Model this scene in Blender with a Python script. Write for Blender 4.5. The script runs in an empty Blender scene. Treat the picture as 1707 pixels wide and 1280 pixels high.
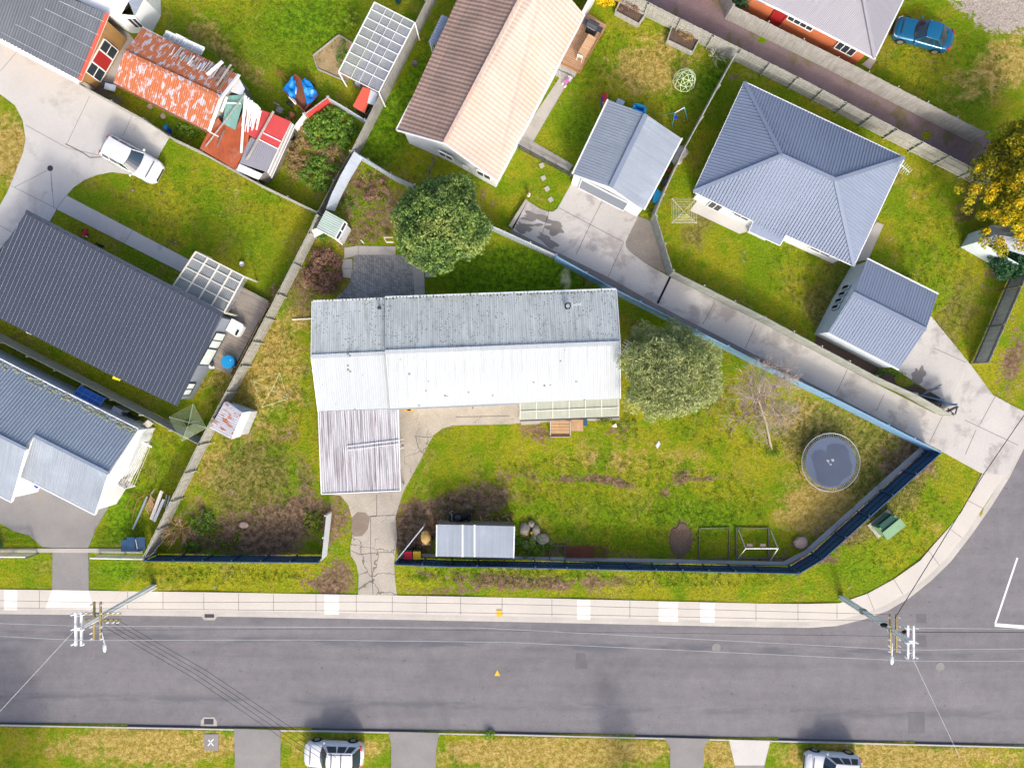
import bpy, math, random
import numpy as np
from mathutils import Vector, Matrix, noise
rnd = random.Random(7)
R = math.radians
SC = bpy.context.scene
COL = SC.collection
# ---------------------------------------------------------------- camera, sky, sun
H = 50.0            # the drone hovers 50 m above the lawn and looks straight down
F = 1138.0
cd = bpy.data.cameras.new('camera'); cam = bpy.data.objects.new('camera', cd); COL.objects.link(cam)
cam.location = (0, 0, H); cam.rotation_euler = (0, 0, 0)
cd.sensor_fit = 'HORIZONTAL'; cd.angle = 2*math.atan(853.5/F); cd.clip_end = 3000; cd.clip_start = .5
SC.camera = cam
SUN_EL, SUN_AZ = 34.0, 166.0
w = bpy.data.worlds.new('World'); SC.world = w; w.use_nodes = True
nt = w.node_tree; nt.nodes.clear()
sky = nt.nodes.new('ShaderNodeTexSky'); sky.sky_type = 'NISHITA'; sky.sun_disc = False
sky.sun_elevation = R(SUN_EL); sky.sun_rotation = R(SUN_AZ); sky.air_density = 0.75; sky.dust_density = 5.0; sky.ozone_density = 0.6
bg = nt.nodes.new('ShaderNodeBackground'); bg.inputs[1].default_value = 0.15
ow = nt.nodes.new('ShaderNodeOutputWorld'); nt.links.new(sky.outputs[0], bg.inputs[0]); nt.links.new(bg.outputs[0], ow.inputs[0])
sd = bpy.data.lights.new('sun', 'SUN'); sd.energy = 1.0; sd.angle = R(6); sd.color = (1.0, .95, .87)
sun = bpy.data.objects.new('sun', sd); COL.objects.link(sun)
tosun = Vector((math.sin(R(SUN_AZ))*math.cos(R(SUN_EL)), math.cos(R(SUN_AZ))*math.cos(R(SUN_EL)), math.sin(R(SUN_EL))))
sun.rotation_euler = tosun.to_track_quat('Z', 'Y').to_euler(); sun.location = (0, -60, 40)
SC.view_settings.view_transform = 'Standard'; SC.view_settings.look = 'None'
SC.view_settings.exposure = 0.96; SC.view_settings.gamma = 1.0

# ---------------------------------------------------------------- helpers
def P(px, py, z=0.0):
    """ground position of a spot of the photograph lying z metres above the lawn"""
    k = (H-z)/F
    return Vector(((px-853.5)*k, (640-py)*k, z))
def PL(pts, z=0.0): return [P(p[0], p[1], p[2] if len(p) > 2 else z) for p in pts]
def inset(pts, d):
    n = len(pts); a = sum(pts[i].x*pts[(i+1) % n].y-pts[(i+1) % n].x*pts[i].y for i in range(n))
    s = 1 if a > 0 else -1; out = []
    for i in range(n):
        p, q, r = pts[i-1], pts[i], pts[(i+1) % n]
        e1 = (q-p).to_2d().normalized(); e2 = (r-q).to_2d().normalized()
        n1 = Vector((-e1.y, e1.x))*s; n2 = Vector((-e2.y, e2.x))*s
        m = n1+n2
        k = d/max(.3, 1+n1.dot(n2))
        out.append(Vector((q.x+m.x*k, q.y+m.y*k, q.z)))
    return out
def wmat(o):
    m = Matrix.LocRotScale(o.location, o.rotation_euler, o.scale)
    return wmat(o.parent) @ m if o.parent else m
def tag(o, label=None, cat=None, group=None, kind=None):
    if label: o['label'] = label
    if cat: o['category'] = cat
    if group: o['group'] = group
    if kind: o['kind'] = kind
    return o
def T(name, label, cat, loc=(0, 0, 0), group=None, rz=0):
    o = bpy.data.objects.new(name, None); COL.objects.link(o); o.empty_display_size = .3
    o.location = loc; o.rotation_euler = (0, 0, rz)
    return tag(o, label, cat, group)
class MB:
    def __init__(s, axis=None): s.v = []; s.f = []; s.axis = axis
    def poly(s, pts):
        b = len(s.v); s.v += [Vector(p) for p in pts]; s.f.append(list(range(b, b+len(pts)))); return s
    def prism(s, pts, z0, z1):
        """pts: ground outline; z0,z1 numbers, or z1 None to use the points' own z"""
        a = sum(pts[i].x*pts[(i+1) % len(pts)].y-pts[(i+1) % len(pts)].x*pts[i].y for i in range(len(pts)))
        if a < 0: pts = pts[::-1]
        n = len(pts); b = len(s.v)
        s.v += [Vector((p.x, p.y, p.z if z1 is None else z1)) for p in pts]
        s.v += [Vector((p.x, p.y, z0 if z1 is not None else p.z-z0)) for p in pts]
        s.f.append(list(range(b, b+n))); s.f.append([b+n+i for i in range(n)][::-1])
        for i in range(n): j = (i+1) % n; s.f.append([b+i, b+n+i, b+n+j, b+j])
        return s
    def slab(s, pts, t):
        """sloping slab, pts on its upper face, t thick"""
        nrm = Vector((0, 0, 0))
        for i in range(len(pts)):
            a, b_ = pts[i], pts[(i+1) % len(pts)]; nrm += a.cross(b_)
        if nrm.z < 0: pts = pts[::-1]
        n = len(pts); b = len(s.v)
        s.v += [Vector(p) for p in pts]+[Vector(p)-Vector((0, 0, t)) for p in pts]
        s.f.append(list(range(b, b+n))); s.f.append([b+n+i for i in range(n)][::-1])
        for i in range(n): j = (i+1) % n; s.f.append([b+i, b+n+i, b+n+j, b+j])
        return s
    def box(s, c, size, rz=0, M=None):
        hx, hy, hz = size[0]/2, size[1]/2, size[2]/2
        M = M or Matrix.Rotation(rz, 3, 'Z'); c = Vector(c); b = len(s.v)
        for x, y, z in ((-1, -1, -1), (1, -1, -1), (1, 1, -1), (-1, 1, -1), (-1, -1, 1), (1, -1, 1), (1, 1, 1), (-1, 1, 1)):
            s.v.append(c+M @ Vector((x*hx, y*hy, z*hz)))
        for f in ((3, 2, 1, 0), (4, 5, 6, 7), (0, 1, 5, 4), (1, 2, 6, 5), (2, 3, 7, 6), (3, 0, 4, 7)): s.f.append([b+i for i in f])
        return s
    def beam(s, a, b_, w, h):
        a, b_ = Vector(a), Vector(b_); d = b_-a; L = d.length
        if L < 1e-5: return s
        x = d/L; y = Vector((0, 0, 1)).cross(x)
        if y.length < 1e-3: y = Vector((0, 1, 0))
        y.normalize(); z = x.cross(y)
        M = Matrix((x, y, z)).transposed()
        return s.box((a+b_)/2, (L, w, h), M=M)
    def tube(s, pts, r, n=6, caps=True):
        pts = [Vector(p) for p in pts]; rr = r if isinstance(r, (list, tuple)) else [r]*len(pts)
        b = len(s.v)
        for i, p in enumerate(pts):
            d = (pts[min(i+1, len(pts)-1)]-pts[max(i-1, 0)]).normalized()
            u = d.cross(Vector((0, 0, 1)))
            if u.length < 1e-2: u = d.cross(Vector((1, 0, 0)))
            u.normalize(); v = d.cross(u)
            for k in range(n):
                a = 2*math.pi*k/n; s.v.append(p+(u*math.cos(a)+v*math.sin(a))*rr[i])
        for i in range(len(pts)-1):
            for k in range(n):
                k2 = (k+1) % n; s.f.append([b+i*n+k, b+i*n+k2, b+(i+1)*n+k2, b+(i+1)*n+k])
        if caps: s.f.append([b+k for k in range(n)][::-1]); s.f.append([b+(len(pts)-1)*n+k for k in range(n)])
        return s
    def lathe(s, prof, c, n=20, axis='Z', rz=0):
        c = Vector(c); b = len(s.v); M = Matrix.Identity(3)
        if axis == 'Y': M = Matrix.Rotation(rz, 3, 'Z') @ Matrix.Rotation(R(-90), 3, 'X')
        if axis == 'X': M = Matrix.Rotation(rz, 3, 'Z') @ Matrix.Rotation(R(90), 3, 'Y')
        for r, z in prof:
            for k in range(n): a = 2*math.pi*k/n; s.v.append(c+M @ Vector((r*math.cos(a), r*math.sin(a), z)))
        for i in range(len(prof)-1):
            for k in range(n): k2 = (k+1) % n; s.f.append([b+i*n+k, b+i*n+k2, b+(i+1)*n+k2, b+(i+1)*n+k])
        s.f.append([b+k for k in range(n)][::-1]); s.f.append([b+(len(prof)-1)*n+k for k in range(n)])
        return s
    def blob(s, c, rad, seed=0, amp=.18, nu=12, nv=8, fr=1.1):
        c = Vector(c); b = len(s.v)
        def pt(d):
            k = 1+amp*noise.noise(d*fr+Vector((seed*7.1, seed*3.3, seed)))*2
            return c+Vector((d.x*rad[0]*k, d.y*rad[1]*k, d.z*rad[2]*k))
        s.v.append(pt(Vector((0, 0, 1))))
        for j in range(1, nv):
            t = math.pi*j/nv
            for i in range(nu):
                a = 2*math.pi*i/nu; s.v.append(pt(Vector((math.sin(t)*math.cos(a), math.sin(t)*math.sin(a), math.cos(t)))))
        s.v.append(pt(Vector((0, 0, -1)))); e = len(s.v)-1
        for i in range(nu): s.f.append([b, b+1+i, b+1+(i+1) % nu])
        for j in range(nv-2):
            for i in range(nu):
                i2 = (i+1) % nu; q = b+1+j*nu; s.f.append([q+i, q+nu+i, q+nu+i2, q+i2])
        q = b+1+(nv-2)*nu
        for i in range(nu): s.f.append([q+i, e, q+(i+1) % nu])
        return s
    def ribs(s, pts, pitch, wd, h, off=0.0):
        """standing ribs of a roofing sheet, running down the slope of the facet pts"""
        nrm = Vector((0, 0, 0))
        for i in range(len(pts)): nrm += Vector(pts[i]).cross(Vector(pts[(i+1) % len(pts)]))
        if nrm.z < 0: nrm = -nrm
        nrm.normalize(); e = Vector((0, 0, 1)).cross(nrm)
        if e.length < .01: e = Vector(s.axis or (1, 0, 0))
        e.normalize(); d = nrm.cross(e); o = Vector(pts[0])
        uv = [((Vector(p)-o).dot(e), (Vector(p)-o).dot(d)) for p in pts]
        umin = min(p[0] for p in uv); umax = max(p[0] for p in uv); u = umin+pitch*.5+off
        while u < umax-.02:
            hit = []
            for i in range(len(uv)):
                (u0, v0), (u1, v1) = uv[i], uv[(i+1) % len(uv)]
                if (u0 <= u < u1) or (u1 <= u < u0): hit.append(v0+(v1-v0)*(u-u0)/(u1-u0))
            hit.sort()
            for k in range(0, len(hit)-1, 2):
                if hit[k+1]-hit[k] < .08: continue
                a = o+e*u+d*(hit[k]+.02); b_ = o+e*u+d*(hit[k+1]-.02)
                q = len(s.v)
                for p in (a, b_):
                    s.v += [p-e*wd*.5+nrm*.001, p-e*wd*.22+nrm*h, p+e*wd*.22+nrm*h, p+e*wd*.5+nrm*.001]
                s.f += [[q+0, q+1, q+5, q+4], [q+1, q+2, q+6, q+5], [q+2, q+3, q+7, q+6], [q+0, q+3, q+2, q+1], [q+4, q+5, q+6, q+7]]
            u += pitch
        return s
    def build(s, name, mat, parent=None, smooth=False):
        me = bpy.data.meshes.new(name); o = bpy.data.objects.new(name, me)
        vv = s.v
        if parent is not None:
            o.parent = parent; mi = wmat(parent).inverted(); vv = [mi @ v for v in s.v]
        else:
            if vv:
                cx = sum(v.x for v in vv)/len(vv); cy = sum(v.y for v in vv)/len(vv); cz = min(v.z for v in vv)
                o.location = (cx, cy, cz); c = Vector((cx, cy, cz)); vv = [v-c for v in vv]
        me.from_pydata([tuple(v) for v in vv], [], s.f); me.update()
        uvl = me.uv_layers.new(name='UVMap'); ax = Vector(s.axis).normalized() if s.axis else None
        buf = np.zeros(len(me.loops)*2, dtype=np.float32); V = s.v
        for p in me.polygons:
            nn = p.normal
            t = Vector((0, 0, 1)).cross(nn)
            if t.length < .02: t = ax or Vector((1, 0, 0)); nn = Vector((0, 0, 1))
            t = t.normalized(); b = nn.cross(t)
            for li in p.loop_indices:
                q = V[me.loops[li].vertex_index]; buf[2*li] = q.dot(t); buf[2*li+1] = q.dot(b)
        uvl.data.foreach_set('uv', buf)
        if smooth: me.polygons.foreach_set('use_smooth', [True]*len(me.polygons))
        if mat: me.materials.append(mat)
        COL.objects.link(o); return o
def struct(o, kind='structure'): o['kind'] = kind; return o
def copy_tree(o, parent=None):
    c = o.copy(); COL.objects.link(c); c.parent = parent
    for ch in [x for x in bpy.data.objects if x.parent == o]: copy_tree(ch, c)
    return c

# ---------------------------------------------------------------- materials
class NB:
    def __init__(s, name):
        s.m = bpy.data.materials.new(name); s.m.use_nodes = True; s.t = s.m.node_tree; s.t.nodes.clear()
        s.out = s.t.nodes.new('ShaderNodeOutputMaterial'); s.b = s.t.nodes.new('ShaderNodeBsdfPrincipled')
        s.t.links.new(s.b.outputs[0], s.out.inputs[0])
    def n(s, typ, **kw):
        x = s.t.nodes.new(typ)
        for k, v in kw.items(): setattr(x, k, v)
        return x
    def put(s, inp, val):
        if hasattr(val, 'links') or hasattr(val, 'is_output'): s.t.links.new(val, inp)
        else:
            if isinstance(val, (tuple, list)) and len(val) == 3 and len(inp.default_value) == 4: val = (*val, 1)
            inp.default_value = val
    def pos(s): return s.n('ShaderNodeNewGeometry').outputs['Position']
    def uv(s): return s.n('ShaderNodeUVMap').outputs[0]
    def scale(s, vec, sc):
        x = s.n('ShaderNodeVectorMath', operation='MULTIPLY'); s.put(x.inputs[0], vec); x.inputs[1].default_value = sc; return x.outputs[0]
    def noise(s, vec, sc, det=4, rough=.6, dist=0):
        x = s.n('ShaderNodeTexNoise'); s.put(x.inputs['Vector'], vec); x.inputs['Scale'].default_value = sc
        x.inputs['Detail'].default_value = det; x.inputs['Roughness'].default_value = rough; x.inputs['Distortion'].default_value = dist
        return x.outputs[0]
    def math(s, op, a, b=0.0, c=0.0, clamp=False):
        x = s.n('ShaderNodeMath', operation=op, use_clamp=clamp); s.put(x.inputs[0], a); s.put(x.inputs[1], b); s.put(x.inputs[2], c); return x.outputs[0]
    def ramp(s, v, lo, hi, a=0.0, b=1.0, smooth=True):
        x = s.n('ShaderNodeMapRange'); x.interpolation_type = 'SMOOTHSTEP' if smooth else 'LINEAR'
        s.put(x.inputs[0], v); s.put(x.inputs[1], lo); s.put(x.inputs[2], hi); s.put(x.inputs[3], a); s.put(x.inputs[4], b); return x.outputs[0]
    def mix(s, f, a, b, mode='MIX'):
        x = s.n('ShaderNodeMix', data_type='RGBA', blend_type=mode); s.put(x.inputs[0], f); s.put(x.inputs[6], a); s.put(x.inputs[7], b); return x.outputs[2]
    def mul(s, col, f):
        """multiply a colour by a grey value"""
        x = s.n('ShaderNodeVectorMath', operation='SCALE'); s.put(x.inputs[0], col); s.put(x.inputs['Scale'], f); return x.outputs[0]
    def rgb(s, c): x = s.n('ShaderNodeRGB'); x.outputs[0].default_value = (*c, 1); return x.outputs[0]
    def attr(s, name): x = s.n('ShaderNodeAttribute', attribute_name=name); return x.outputs['Fac']
    def bump(s, h, strength=.4, dist=.02):
        x = s.n('ShaderNodeBump'); x.inputs['Strength'].default_value = strength; x.inputs['Distance'].default_value = dist
        s.put(x.inputs['Height'], h); s.t.links.new(x.outputs[0], s.b.inputs['Normal'])
def mat(name, col, rough=.75, var=.12, vs=.8, fine=.10, fs=14, metal=0, spec=.4, col2=None, c2=(.55, .65), c2s=1.2, c2u=(1, 1, 1), c2amt=1.0,
        streak=0, ss=(9, .5, 1), wave=None, bump=0, bs=25, alpha=None, coat=0, spots=None, trans=0):
    b = NB(name); p = b.pos(); u = b.uv(); c = b.rgb(col)
    c = b.mul(c, b.ramp(b.noise(p, vs, 4), .25, .75, 1-var, 1+var, False))
    if fine: c = b.mul(c, b.ramp(b.noise(p, fs, 3), .25, .75, 1-fine, 1+fine, False))
    if streak: c = b.mul(c, b.ramp(b.noise(b.scale(u, ss), 1.0, 4, .65), .3, .7, 1-streak, 1+streak*.6, False))
    if col2 is not None:
        c = b.mix(b.math('MULTIPLY', b.ramp(b.noise(b.scale(u, c2u), c2s, 5, .65, .3), c2[0], c2[1]), c2amt), c, col2)
    if spots:
        sc, lo, hi, sp = spots
        v = b.n('ShaderNodeTexVoronoi'); b.put(v.inputs['Vector'], u); v.inputs['Scale'].default_value = sc
        msk = b.math('MULTIPLY', b.ramp(v.outputs['Distance'], lo, lo*.6), b.ramp(b.noise(u, .6, 4), .38, .55))
        c = b.mix(msk, c, sp)
    if wave:
        pitch, amt, bstr = wave
        x = b.n('ShaderNodeSeparateXYZ'); b.put(x.inputs[0], u)
        sn = b.math('SINE', b.math('MULTIPLY', x.outputs[0], 2*math.pi/pitch))
        if amt: c = b.mul(c, b.ramp(sn, -1, 1, 1-amt, 1+amt, False))
        b.bump(sn, bstr, pitch*.2)
    elif bump: b.bump(b.noise(p, bs, 4, .7), bump, .03)
    b.put(b.b.inputs['Base Color'], c); b.b.inputs['Roughness'].default_value = rough; b.b.inputs['Metallic'].default_value = metal
    b.b.inputs['Specular IOR Level'].default_value = spec
    if coat: b.b.inputs['Coat Weight'].default_value = coat; b.b.inputs['Coat Roughness'].default_value = .08
    if trans: b.b.inputs['Transmission Weight'].default_value = trans
    if alpha is not None: b.b.inputs['Alpha'].default_value = alpha
    return b.m
M = {}
def mm(k, *a, **kw): M[k] = mat(k, *a, **kw)
mm('white_paint', (.78, .79, .80), .5, .04, .8, .03)
mm('cream_paint', (.70, .68, .60), .6, .06)
mm('white_car', (.68, .70, .72), .25, .02, fine=0, coat=.6)
mm('blue_car', (.006, .13, .27), .25, .1, fine=0, coat=.8, metal=.3)
mm('car_glass', (.02, .04, .06), .08, .1, fine=0, spec=.8)
mm('glass', (.03, .04, .05), .35, .2, fine=0, spec=.25)
mm('blind', (.62, .70, .68), .4, .1, streak=.15, ss=(3, .2, 1))
mm('tyre', (.02, .02, .022), .8)
mm('rim', (.45, .46, .48), .35, metal=.7)
mm('black', (.012, .014, .017), .7, spec=.15)
mm('dark', (.04, .045, .055), .6)
mm('red', (.55, .02, .03), .5)
mm('bin_red', (.70, .005, .04), .45)
mm('bin_yellow', (.85, .48, .005), .45)
mm('yellow', (.75, .42, .02), .6)
mm('blue', (.005, .20, .62), .45, .15)
mm('cyan', (.01, .36, .70), .45, .15)
mm('tank_blue', (.01, .25, .55), .4, .1)
mm('deep_blue', (.005, .02, .55), .5, .2)
mm('pink', (.65, .12, .50), .5)
mm('green_box', (.17, .30, .17), .55, .1)
mm('green_dark', (.01, .07, .045), .6, .1)
mm('steel', (.42, .44, .46), .45, .1, metal=.5)
mm('galv', (.62, .66, .70), .5, .08, metal=.2)
mm('pole', (.82, .83, .84), .6, .08)
mm('arm_wood', (.32, .26, .10), .8, .2)
mm('arm_white', (.72, .73, .76), .6)
mm('wire_dark', (.03, .03, .035), .6)
mm('wire_light', (.42, .43, .45), .5)
mm('timber_grey', (.36, .355, .33), .85, .15, 1.2, .18, 10, streak=.28, ss=(9, .6, 1), col2=(.20, .19, .17), c2=(.58, .68), c2s=1.2, c2u=(3, .6, 1), c2amt=.6)
mm('timber_dark', (.17, .16, .15), .85, .2, 1.2, .2, 10, streak=.3)
mm('timber_mossy', (.34, .36, .31), .85, .15, 1.2, .15, 10, streak=.22, col2=(.18, .20, .15), c2=(.55, .7), c2s=1, c2u=(3, .6, 1), c2amt=.5)
mm('timber_new', (.48, .30, .17), .8, .15, streak=.2)
mm('timber_orange', (.36, .17, .06), .8, .2, streak=.2)
mm('deck', (.27, .24, .21), .8, .2, .8, .1, streak=.3, ss=(6, .4, 1), wave=(.14, .12, .4))
mm('deck_warm', (.36, .22, .13), .8, .2, .8, .1, streak=.3, ss=(6, .4, 1), wave=(.14, .12, .4))
mm('navy_steel', (.035, .09, .175), .42, .1, fine=.04, spec=.5, metal=.15)
mm('blue_steel', (.20, .38, .60), .4, .08, fine=.04, spec=.5)  # lit copy of the navy fence steel: sun and sky put into its colour
mm('paleblue_steel', (.45, .52, .62), .45, .12, streak=.12, metal=.2)
mm('roof_white', (.44, .48, .505), .65, .05, .4, .05, spec=.2, streak=.10, ss=(6, .15, 1), wave=(.152, .05, .3), spots=(1.3, .14, 0, (.16, .18, .18)), c2=(.55, .75), c2s=.5, col2=(.47, .53, .57), c2amt=.6)
mm('roof_old', (.49, .535, .535), .65, .10, .5, .08, spec=.25, streak=.26, ss=(7, .25, 1), wave=(.152, .08, .3), spots=(5.5, .27, 0, (.10, .12, .08)), col2=(.20, .25, .23), c2=(.50, .72), c2s=.9, c2u=(2.2, .5, 1), c2amt=.6)
mm('roof_carport', (.54, .54, .58), .65, .05, 1, .08, streak=.35, ss=(14, .12, 1), wave=(.15, .22, .5), col2=(.135, .105, .10), c2=(.45, .62), c2s=1.0, c2u=(8, .28, 1), c2amt=.72)
mm('roof_verandah', (.36, .385, .31), .6, .08, 1, .08, streak=.12, wave=(.076, .06, .3))
mm('roof_slate', (.05, .062, .09), .5, .06, .5, .05, streak=.06, metal=.1)
mm('roof_blue', (.205, .250, .34), .6, .06, .4, .05, spec=.25, streak=.09, ss=(5, .2, 1))
mm('roof_bluegrey', (.265, .31, .37), .6, .06, .4, .05, spec=.25, streak=.14, ss=(5, .15, 1), col2=(.36, .42, .50), c2=(.5, .7), c2s=.4, c2amt=.5)
mm('roof_worn', (.26, .315, .385), .6, .06, .4, .06, spec=.25, streak=.12, ss=(5, .2, 1))
mm('soil_bare', (.15, .10, .07), .95, .25, 1.5, .3, 7, bump=.5, bs=8)
mm('roof_darkgrey', (.13, .145, .165), .6, .12, .5, .08, streak=.15, ss=(4, .2, 1), wave=(.2, .12, .3))
mm('roof_grey', (.25, .25, .29), .55, .05, .4, .05, streak=.08, wave=(.12, .07, .3))
mm('roof_rust', (.47, .45, .49), .65, .1, 1, .1, spec=.2, streak=.22, wave=(.152, .10, .35), col2=(.43, .115, .025), c2=(.40, .50), c2s=2.1, c2u=(1.6, .8, 1), c2amt=.92)
mm('roof_rusty', (.37, .085, .03), .75, .2, 1, .12, streak=.15, wave=(.09, .14, .4), col2=(.35, .14, .09), c2=(.55, .7), c2s=1)
mm('roof_red', (.50, .06, .06), .6, .1, 1, .05, wave=(.09, .08, .3))
mm('roof_box_red', (.60, .10, .06), .6, .1, 1, .05)
mm('sheet_white', (.54, .57, .61), .55, .06, streak=.1, wave=(.09, .08, .3))
mm('sheet_rustspot', (.50, .52, .56), .6, .06, streak=.15, wave=(.15, .12, .4), col2=(.42, .12, .05), c2=(.53, .58), c2s=1.3, c2u=(3, 1, 1))
mm('sheet_green', (.20, .38, .34), .4, .15, streak=.1, wave=(.09, .08, .3))
mm('sheet_palegreen', (.42, .52, .46), .45, .1, streak=.2, ss=(12, .2, 1), wave=(.15, .2, .4))
mm('brick_orange', (.50, .15, .06), .85, .1, .8, .15, 20)
mm('panel_red', (.35, .02, .02), .6)
mm('wall_white', (.66, .70, .74), .7, .04)
mm('wall_pale', (.50, .58, .64), .7, .05, streak=.04)
mm('wall_grey', (.20, .23, .28), .7, .05)
mm('wall_wood', (.33, .19, .07), .8, .2, streak=.2)
mm('concrete', (.52, .51, .485), .85, .09, .35, .06, 9, col2=(.36, .345, .33), c2=(.5, .72), c2s=.35, c2amt=.8, bump=.15)
mm('concrete_warm', (.40, .375, .34), .85, .1, .5, .08, 9, col2=(.27, .25, .22), c2=(.52, .7), c2s=.6, c2amt=.7, bump=.2)
mm('concrete_stained', (.48, .465, .44), .85, .10, .3, .07, 7, col2=(.29, .265, .255), c2=(.5, .64), c2s=.45, c2amt=.75, bump=.15)
mm('footpath', (.53, .50, .45), .85, .06, .4, .06, 12, bump=.1)
mm('footpath_new', (.74, .71, .66), .8, .03, .5, .04, 12)
mm('kerb', (.44, .42, .39), .85, .12, .6, .1, 8)
mm('joint', (.16, .15, .14), .9)
mm('crack', (.05, .05, .04), .9)
mm('mud', (.22, .175, .14), .9, .15, 1, .15)
mm('wet', (.20, .185, .17), .45, .15)
mm('asphalt_patch', (.125, .125, .135), .85, .15, 1, .15, 20)
mm('asphalt_drive', (.235, .228, .222), .88, .14, .5, .16, 16, bump=.3, col2=(.24, .22, .19), c2=(.55, .7), c2s=.5, c2amt=.6)
mm('paint_line', (.70, .70, .70), .7, .08, 2, .12)
mm('grate', (.06, .06, .07), .7)
mm('gravel', (.23, .205, .18), .95, .15, .8, .35, 14, bump=.6, bs=18)
mm('gravel_purple', (.20, .145, .15), .95, .12, .8, .2, 8, bump=.5, col2=(.13, .12, .045), c2=(.50, .60), c2s=.55, c2amt=.8)
mm('soil', (.10, .068, .05), .95, .2, 1.2, .3, 9, bump=.7, bs=12)
mm('straw', (.34, .25, .13), .95, .2, 1.5, .3, 10, bump=.6)
mm('rock', (.26, .235, .20), .9, .2, 2, .15, 9, bump=.6, bs=8, col2=(.16, .16, .10), c2=(.55, .65), c2s=2)
mm('rock_pink', (.46, .33, .27), .9, .12, 2, .12, 9, bump=.5, bs=8)
mm('bark', (.16, .12, .09), .9, .2)
mm('twig', (.38, .31, .26), .9, .2)
mm('tarp_blue', (.005, .20, .60), .3, .15, spec=.6)
mm('tarp_grey', (.42, .40, .38), .6, .15)
mm('rust', (.24, .075, .04), .8, .2)
mm('mat_blue', (.09, .12, .185), .6, .06)
mm('mat_wet', (.065, .085, .13), .45, .08)
mm('poly_clear', (.42, .45, .49), .35, .15, .8, .05, wave=(.12, .10, .3), alpha=.42)
mm('plastic_film', (.45, .50, .56), .25, .25, 1.5, alpha=.6)
mm('blue_film', (.03, .14, .50), .35, .15, alpha=.92)
mm('dome_green', (.55, .68, .42), .6)
mm('swing_blue', (.06, .32, .38), .5)
mm('firewood', (.27, .16, .10), .9, .25)
def tile_mat():
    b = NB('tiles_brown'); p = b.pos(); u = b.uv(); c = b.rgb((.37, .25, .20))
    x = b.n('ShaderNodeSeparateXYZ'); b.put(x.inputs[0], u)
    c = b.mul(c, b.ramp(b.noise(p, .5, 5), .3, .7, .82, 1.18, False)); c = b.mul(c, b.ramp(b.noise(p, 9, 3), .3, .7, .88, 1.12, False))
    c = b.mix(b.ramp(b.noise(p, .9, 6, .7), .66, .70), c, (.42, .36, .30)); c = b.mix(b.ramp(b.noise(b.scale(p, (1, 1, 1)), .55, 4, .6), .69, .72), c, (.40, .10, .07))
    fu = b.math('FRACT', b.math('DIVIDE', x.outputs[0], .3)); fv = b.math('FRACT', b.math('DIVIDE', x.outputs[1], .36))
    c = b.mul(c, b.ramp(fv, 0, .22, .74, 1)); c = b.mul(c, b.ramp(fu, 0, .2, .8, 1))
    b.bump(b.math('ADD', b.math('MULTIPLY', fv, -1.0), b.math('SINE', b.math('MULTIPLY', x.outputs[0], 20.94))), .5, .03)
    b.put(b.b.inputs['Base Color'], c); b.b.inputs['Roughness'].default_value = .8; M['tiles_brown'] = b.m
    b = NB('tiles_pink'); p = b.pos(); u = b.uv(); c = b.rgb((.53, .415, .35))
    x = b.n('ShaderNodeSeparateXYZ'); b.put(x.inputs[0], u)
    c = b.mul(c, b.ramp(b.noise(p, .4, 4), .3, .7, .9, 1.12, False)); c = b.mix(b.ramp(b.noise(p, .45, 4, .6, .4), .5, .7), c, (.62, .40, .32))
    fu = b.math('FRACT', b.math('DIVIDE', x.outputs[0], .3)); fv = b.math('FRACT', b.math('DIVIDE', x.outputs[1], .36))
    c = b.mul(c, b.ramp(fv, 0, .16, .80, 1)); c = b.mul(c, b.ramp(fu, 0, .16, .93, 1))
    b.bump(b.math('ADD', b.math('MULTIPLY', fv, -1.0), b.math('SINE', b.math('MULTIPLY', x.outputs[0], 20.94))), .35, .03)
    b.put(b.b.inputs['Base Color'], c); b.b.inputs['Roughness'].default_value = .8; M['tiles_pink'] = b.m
tile_mat()
def paver_mat():
    b = NB('pavers'); p = b.pos(); c = b.rgb((.20, .195, .195))
    v = b.n('ShaderNodeTexBrick'); rot = b.n('ShaderNodeVectorRotate'); rot.rotation_type = 'Z_AXIS'; b.put(rot.inputs['Vector'], p); rot.inputs['Angle'].default_value = R(45)
    b.put(v.inputs['Vector'], rot.outputs[0]); v.inputs['Scale'].default_value = 1.0; v.inputs['Brick Width'].default_value = .23; v.inputs['Row Height'].default_value = .115
    v.inputs['Mortar Size'].default_value = .012; v.inputs['Color1'].default_value = (.24, .235, .23, 1); v.inputs['Color2'].default_value = (.40, .39, .38, 1); v.inputs['Mortar'].default_value = (.09, .095, .075, 1)
    c = b.mul(v.outputs[0], b.ramp(b.noise(p, .6, 4), .3, .7, .75, 1.2, False)); b.bump(v.outputs['Fac'], -.3, .01)
    b.put(b.b.inputs['Base Color'], c); b.b.inputs['Roughness'].default_value = .85; M['pavers'] = b.m
paver_mat()
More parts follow.
